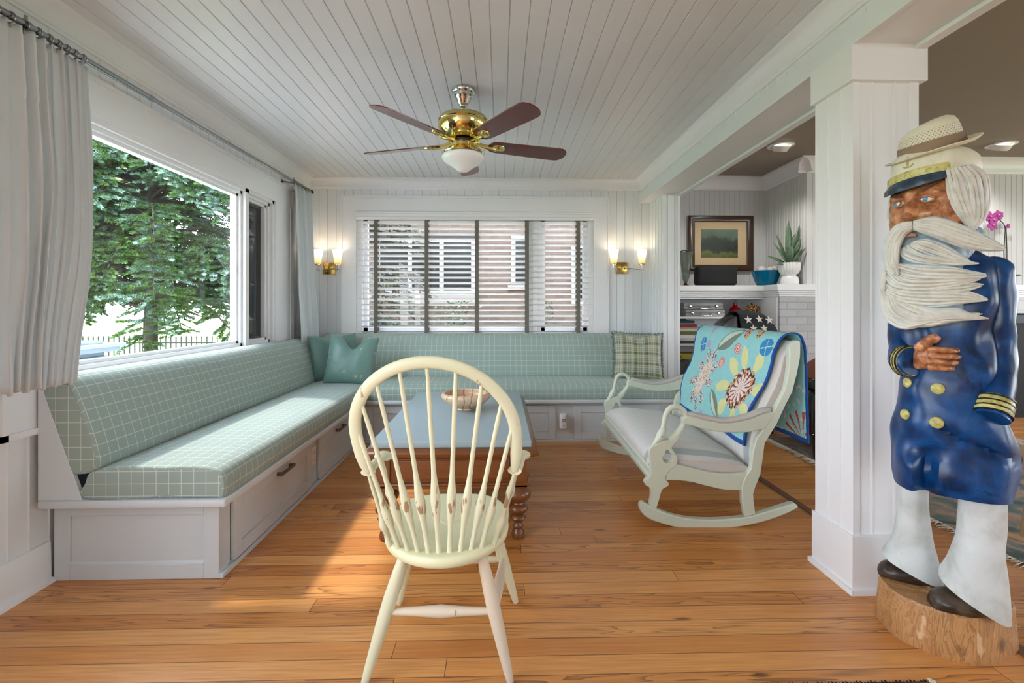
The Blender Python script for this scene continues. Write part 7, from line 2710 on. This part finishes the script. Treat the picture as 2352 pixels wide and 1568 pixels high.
# neighbouring brick house
hs = thing('brick_house', 'pinkish brick house with white framed windows seen through the blinds', 'house', (0, 9.6, -0.7))
m = MB(); m.box(-3.6, 6.5, 0, 0.3, 0, 6.0); m.build('wall', brick_mat('pink_brick', (88, 70, 60), (108, 88, 76), (112, 106, 98), w=0.22, h=0.075, bump=0.3), hs)
M_HW = simple('house_window_white', (150, 152, 156), 0.5)
t_ = NT('dark_window_glass'); t_.set(Base_Color=srgb(28, 32, 34), Roughness=0.25); t_.b.inputs['Specular IOR Level'].default_value = 0.2; M_DG = t_.m
for (x0_, x1_, z0_, z1_, nm) in ((-2.45, -0.50, 2.12, 3.20, 3), (0.24, 0.62, 2.30, 3.28, 1), (1.45, 1.95, 1.9, 3.1, 1)):
    m = MB()
    f_ = 0.06
    m.box(x0_, x1_, -0.03, 0.02, z0_, z0_ + f_); m.box(x0_, x1_, -0.03, 0.02, z1_ - f_, z1_)
    for k in range(nm + 1):
        xx = lerp(x0_ + f_ / 2, x1_ - f_ / 2, k / nm)
        m.box(xx - f_ * 0.7, xx + f_ * 0.7, -0.035, 0.02, z0_, z1_)
    w = m.build('window', M_HW, hs)
    m = MB(); m.box(x0_ + 0.02, x1_ - 0.02, -0.01, -0.004, z0_ + 0.02, z1_ - 0.02); m.build('pane', M_DG, w)
m = MB(); m.box(-3.0, -0.42, -0.08, 0.02, 1.92, 2.10); m.build('stone_sill', simple('stone_sill', (140, 134, 128), 0.8), hs)
m = MB(); m.box(0.16, 0.72, -0.06, 0.02, 2.20, 2.29); m.build('stone_sill', bpy.data.materials['stone_sill'], hs)
m = MB(); m.box(-3.3, -0.40, -0.05, 0.02, 3.22, 3.30); m.build('lintel', simple('dark_lintel', (50, 46, 44), 0.8), hs)

for i, (x_, y_, h_, lab) in enumerate(((-0.75, 8.6, 1.95, 'small leafy green shrub against the brick house, nearer the spruce'), (0.75, 8.7, 1.95, 'small leafy green shrub against the brick house, nearer the window frame'))):
    rnd = random.Random(60 + i)
    sb_ = thing('garden_shrub', lab, 'shrub', (x_, y_, -0.70), 0, 'shrubs by the brick house')
    m = MB()
    for k in range(900):
        c = Vector((rnd.gauss(0, 0.17), rnd.gauss(0, 0.15), rnd.uniform(0.1, h_)))
        a = Vector((rnd.uniform(-1, 1), rnd.uniform(-1, 1), rnd.uniform(-0.3, 1))).normalized() * 0.06
        b = a.cross(Vector((0, 0, 1))).normalized() * 0.022
        m._f([m.bm.verts.new(c - b), m.bm.verts.new(c + a * 0.5 - b * 1.4), m.bm.verts.new(c + a), m.bm.verts.new(c + a * 0.5 + b * 1.4)])
    m.build('leaves', leaf_mat('shrub_leaf', (52, 74, 44), (96, 114, 84)) if 'shrub_leaf' not in bpy.data.materials else bpy.data.materials['shrub_leaf'], sb_, recalc=False)
    m = MB(); m.tube([(0, 0, 0), (0.02, 0, h_ * 0.6)], [0.02, 0.01], 6); m.build('stem', M_BARK, sb_)

# insect screen on the narrow casement
m_ = bpy.data.materials.new('insect_screen')
m_.use_nodes = True
nt = m_.node_tree
nt.nodes.clear()
oo = nt.nodes.new('ShaderNodeOutputMaterial'); mx = nt.nodes.new('ShaderNodeMixShader'); tr_ = nt.nodes.new('ShaderNodeBsdfTransparent'); df = nt.nodes.new('ShaderNodeBsdfDiffuse')
df.inputs[0].default_value = srgb(26, 25, 25); mx.inputs[0].default_value = 0.90
nt.links.new(tr_.outputs[0], mx.inputs[1]); nt.links.new(df.outputs[0], mx.inputs[2]); nt.links.new(mx.outputs[0], oo.inputs[0])
m = MB(); m.box(XL - 0.092, XL - 0.090, 3.71, 3.985, 0.91, 1.955)
o = m.build('window_screen', m_, bpy.data.objects['trim_6'])
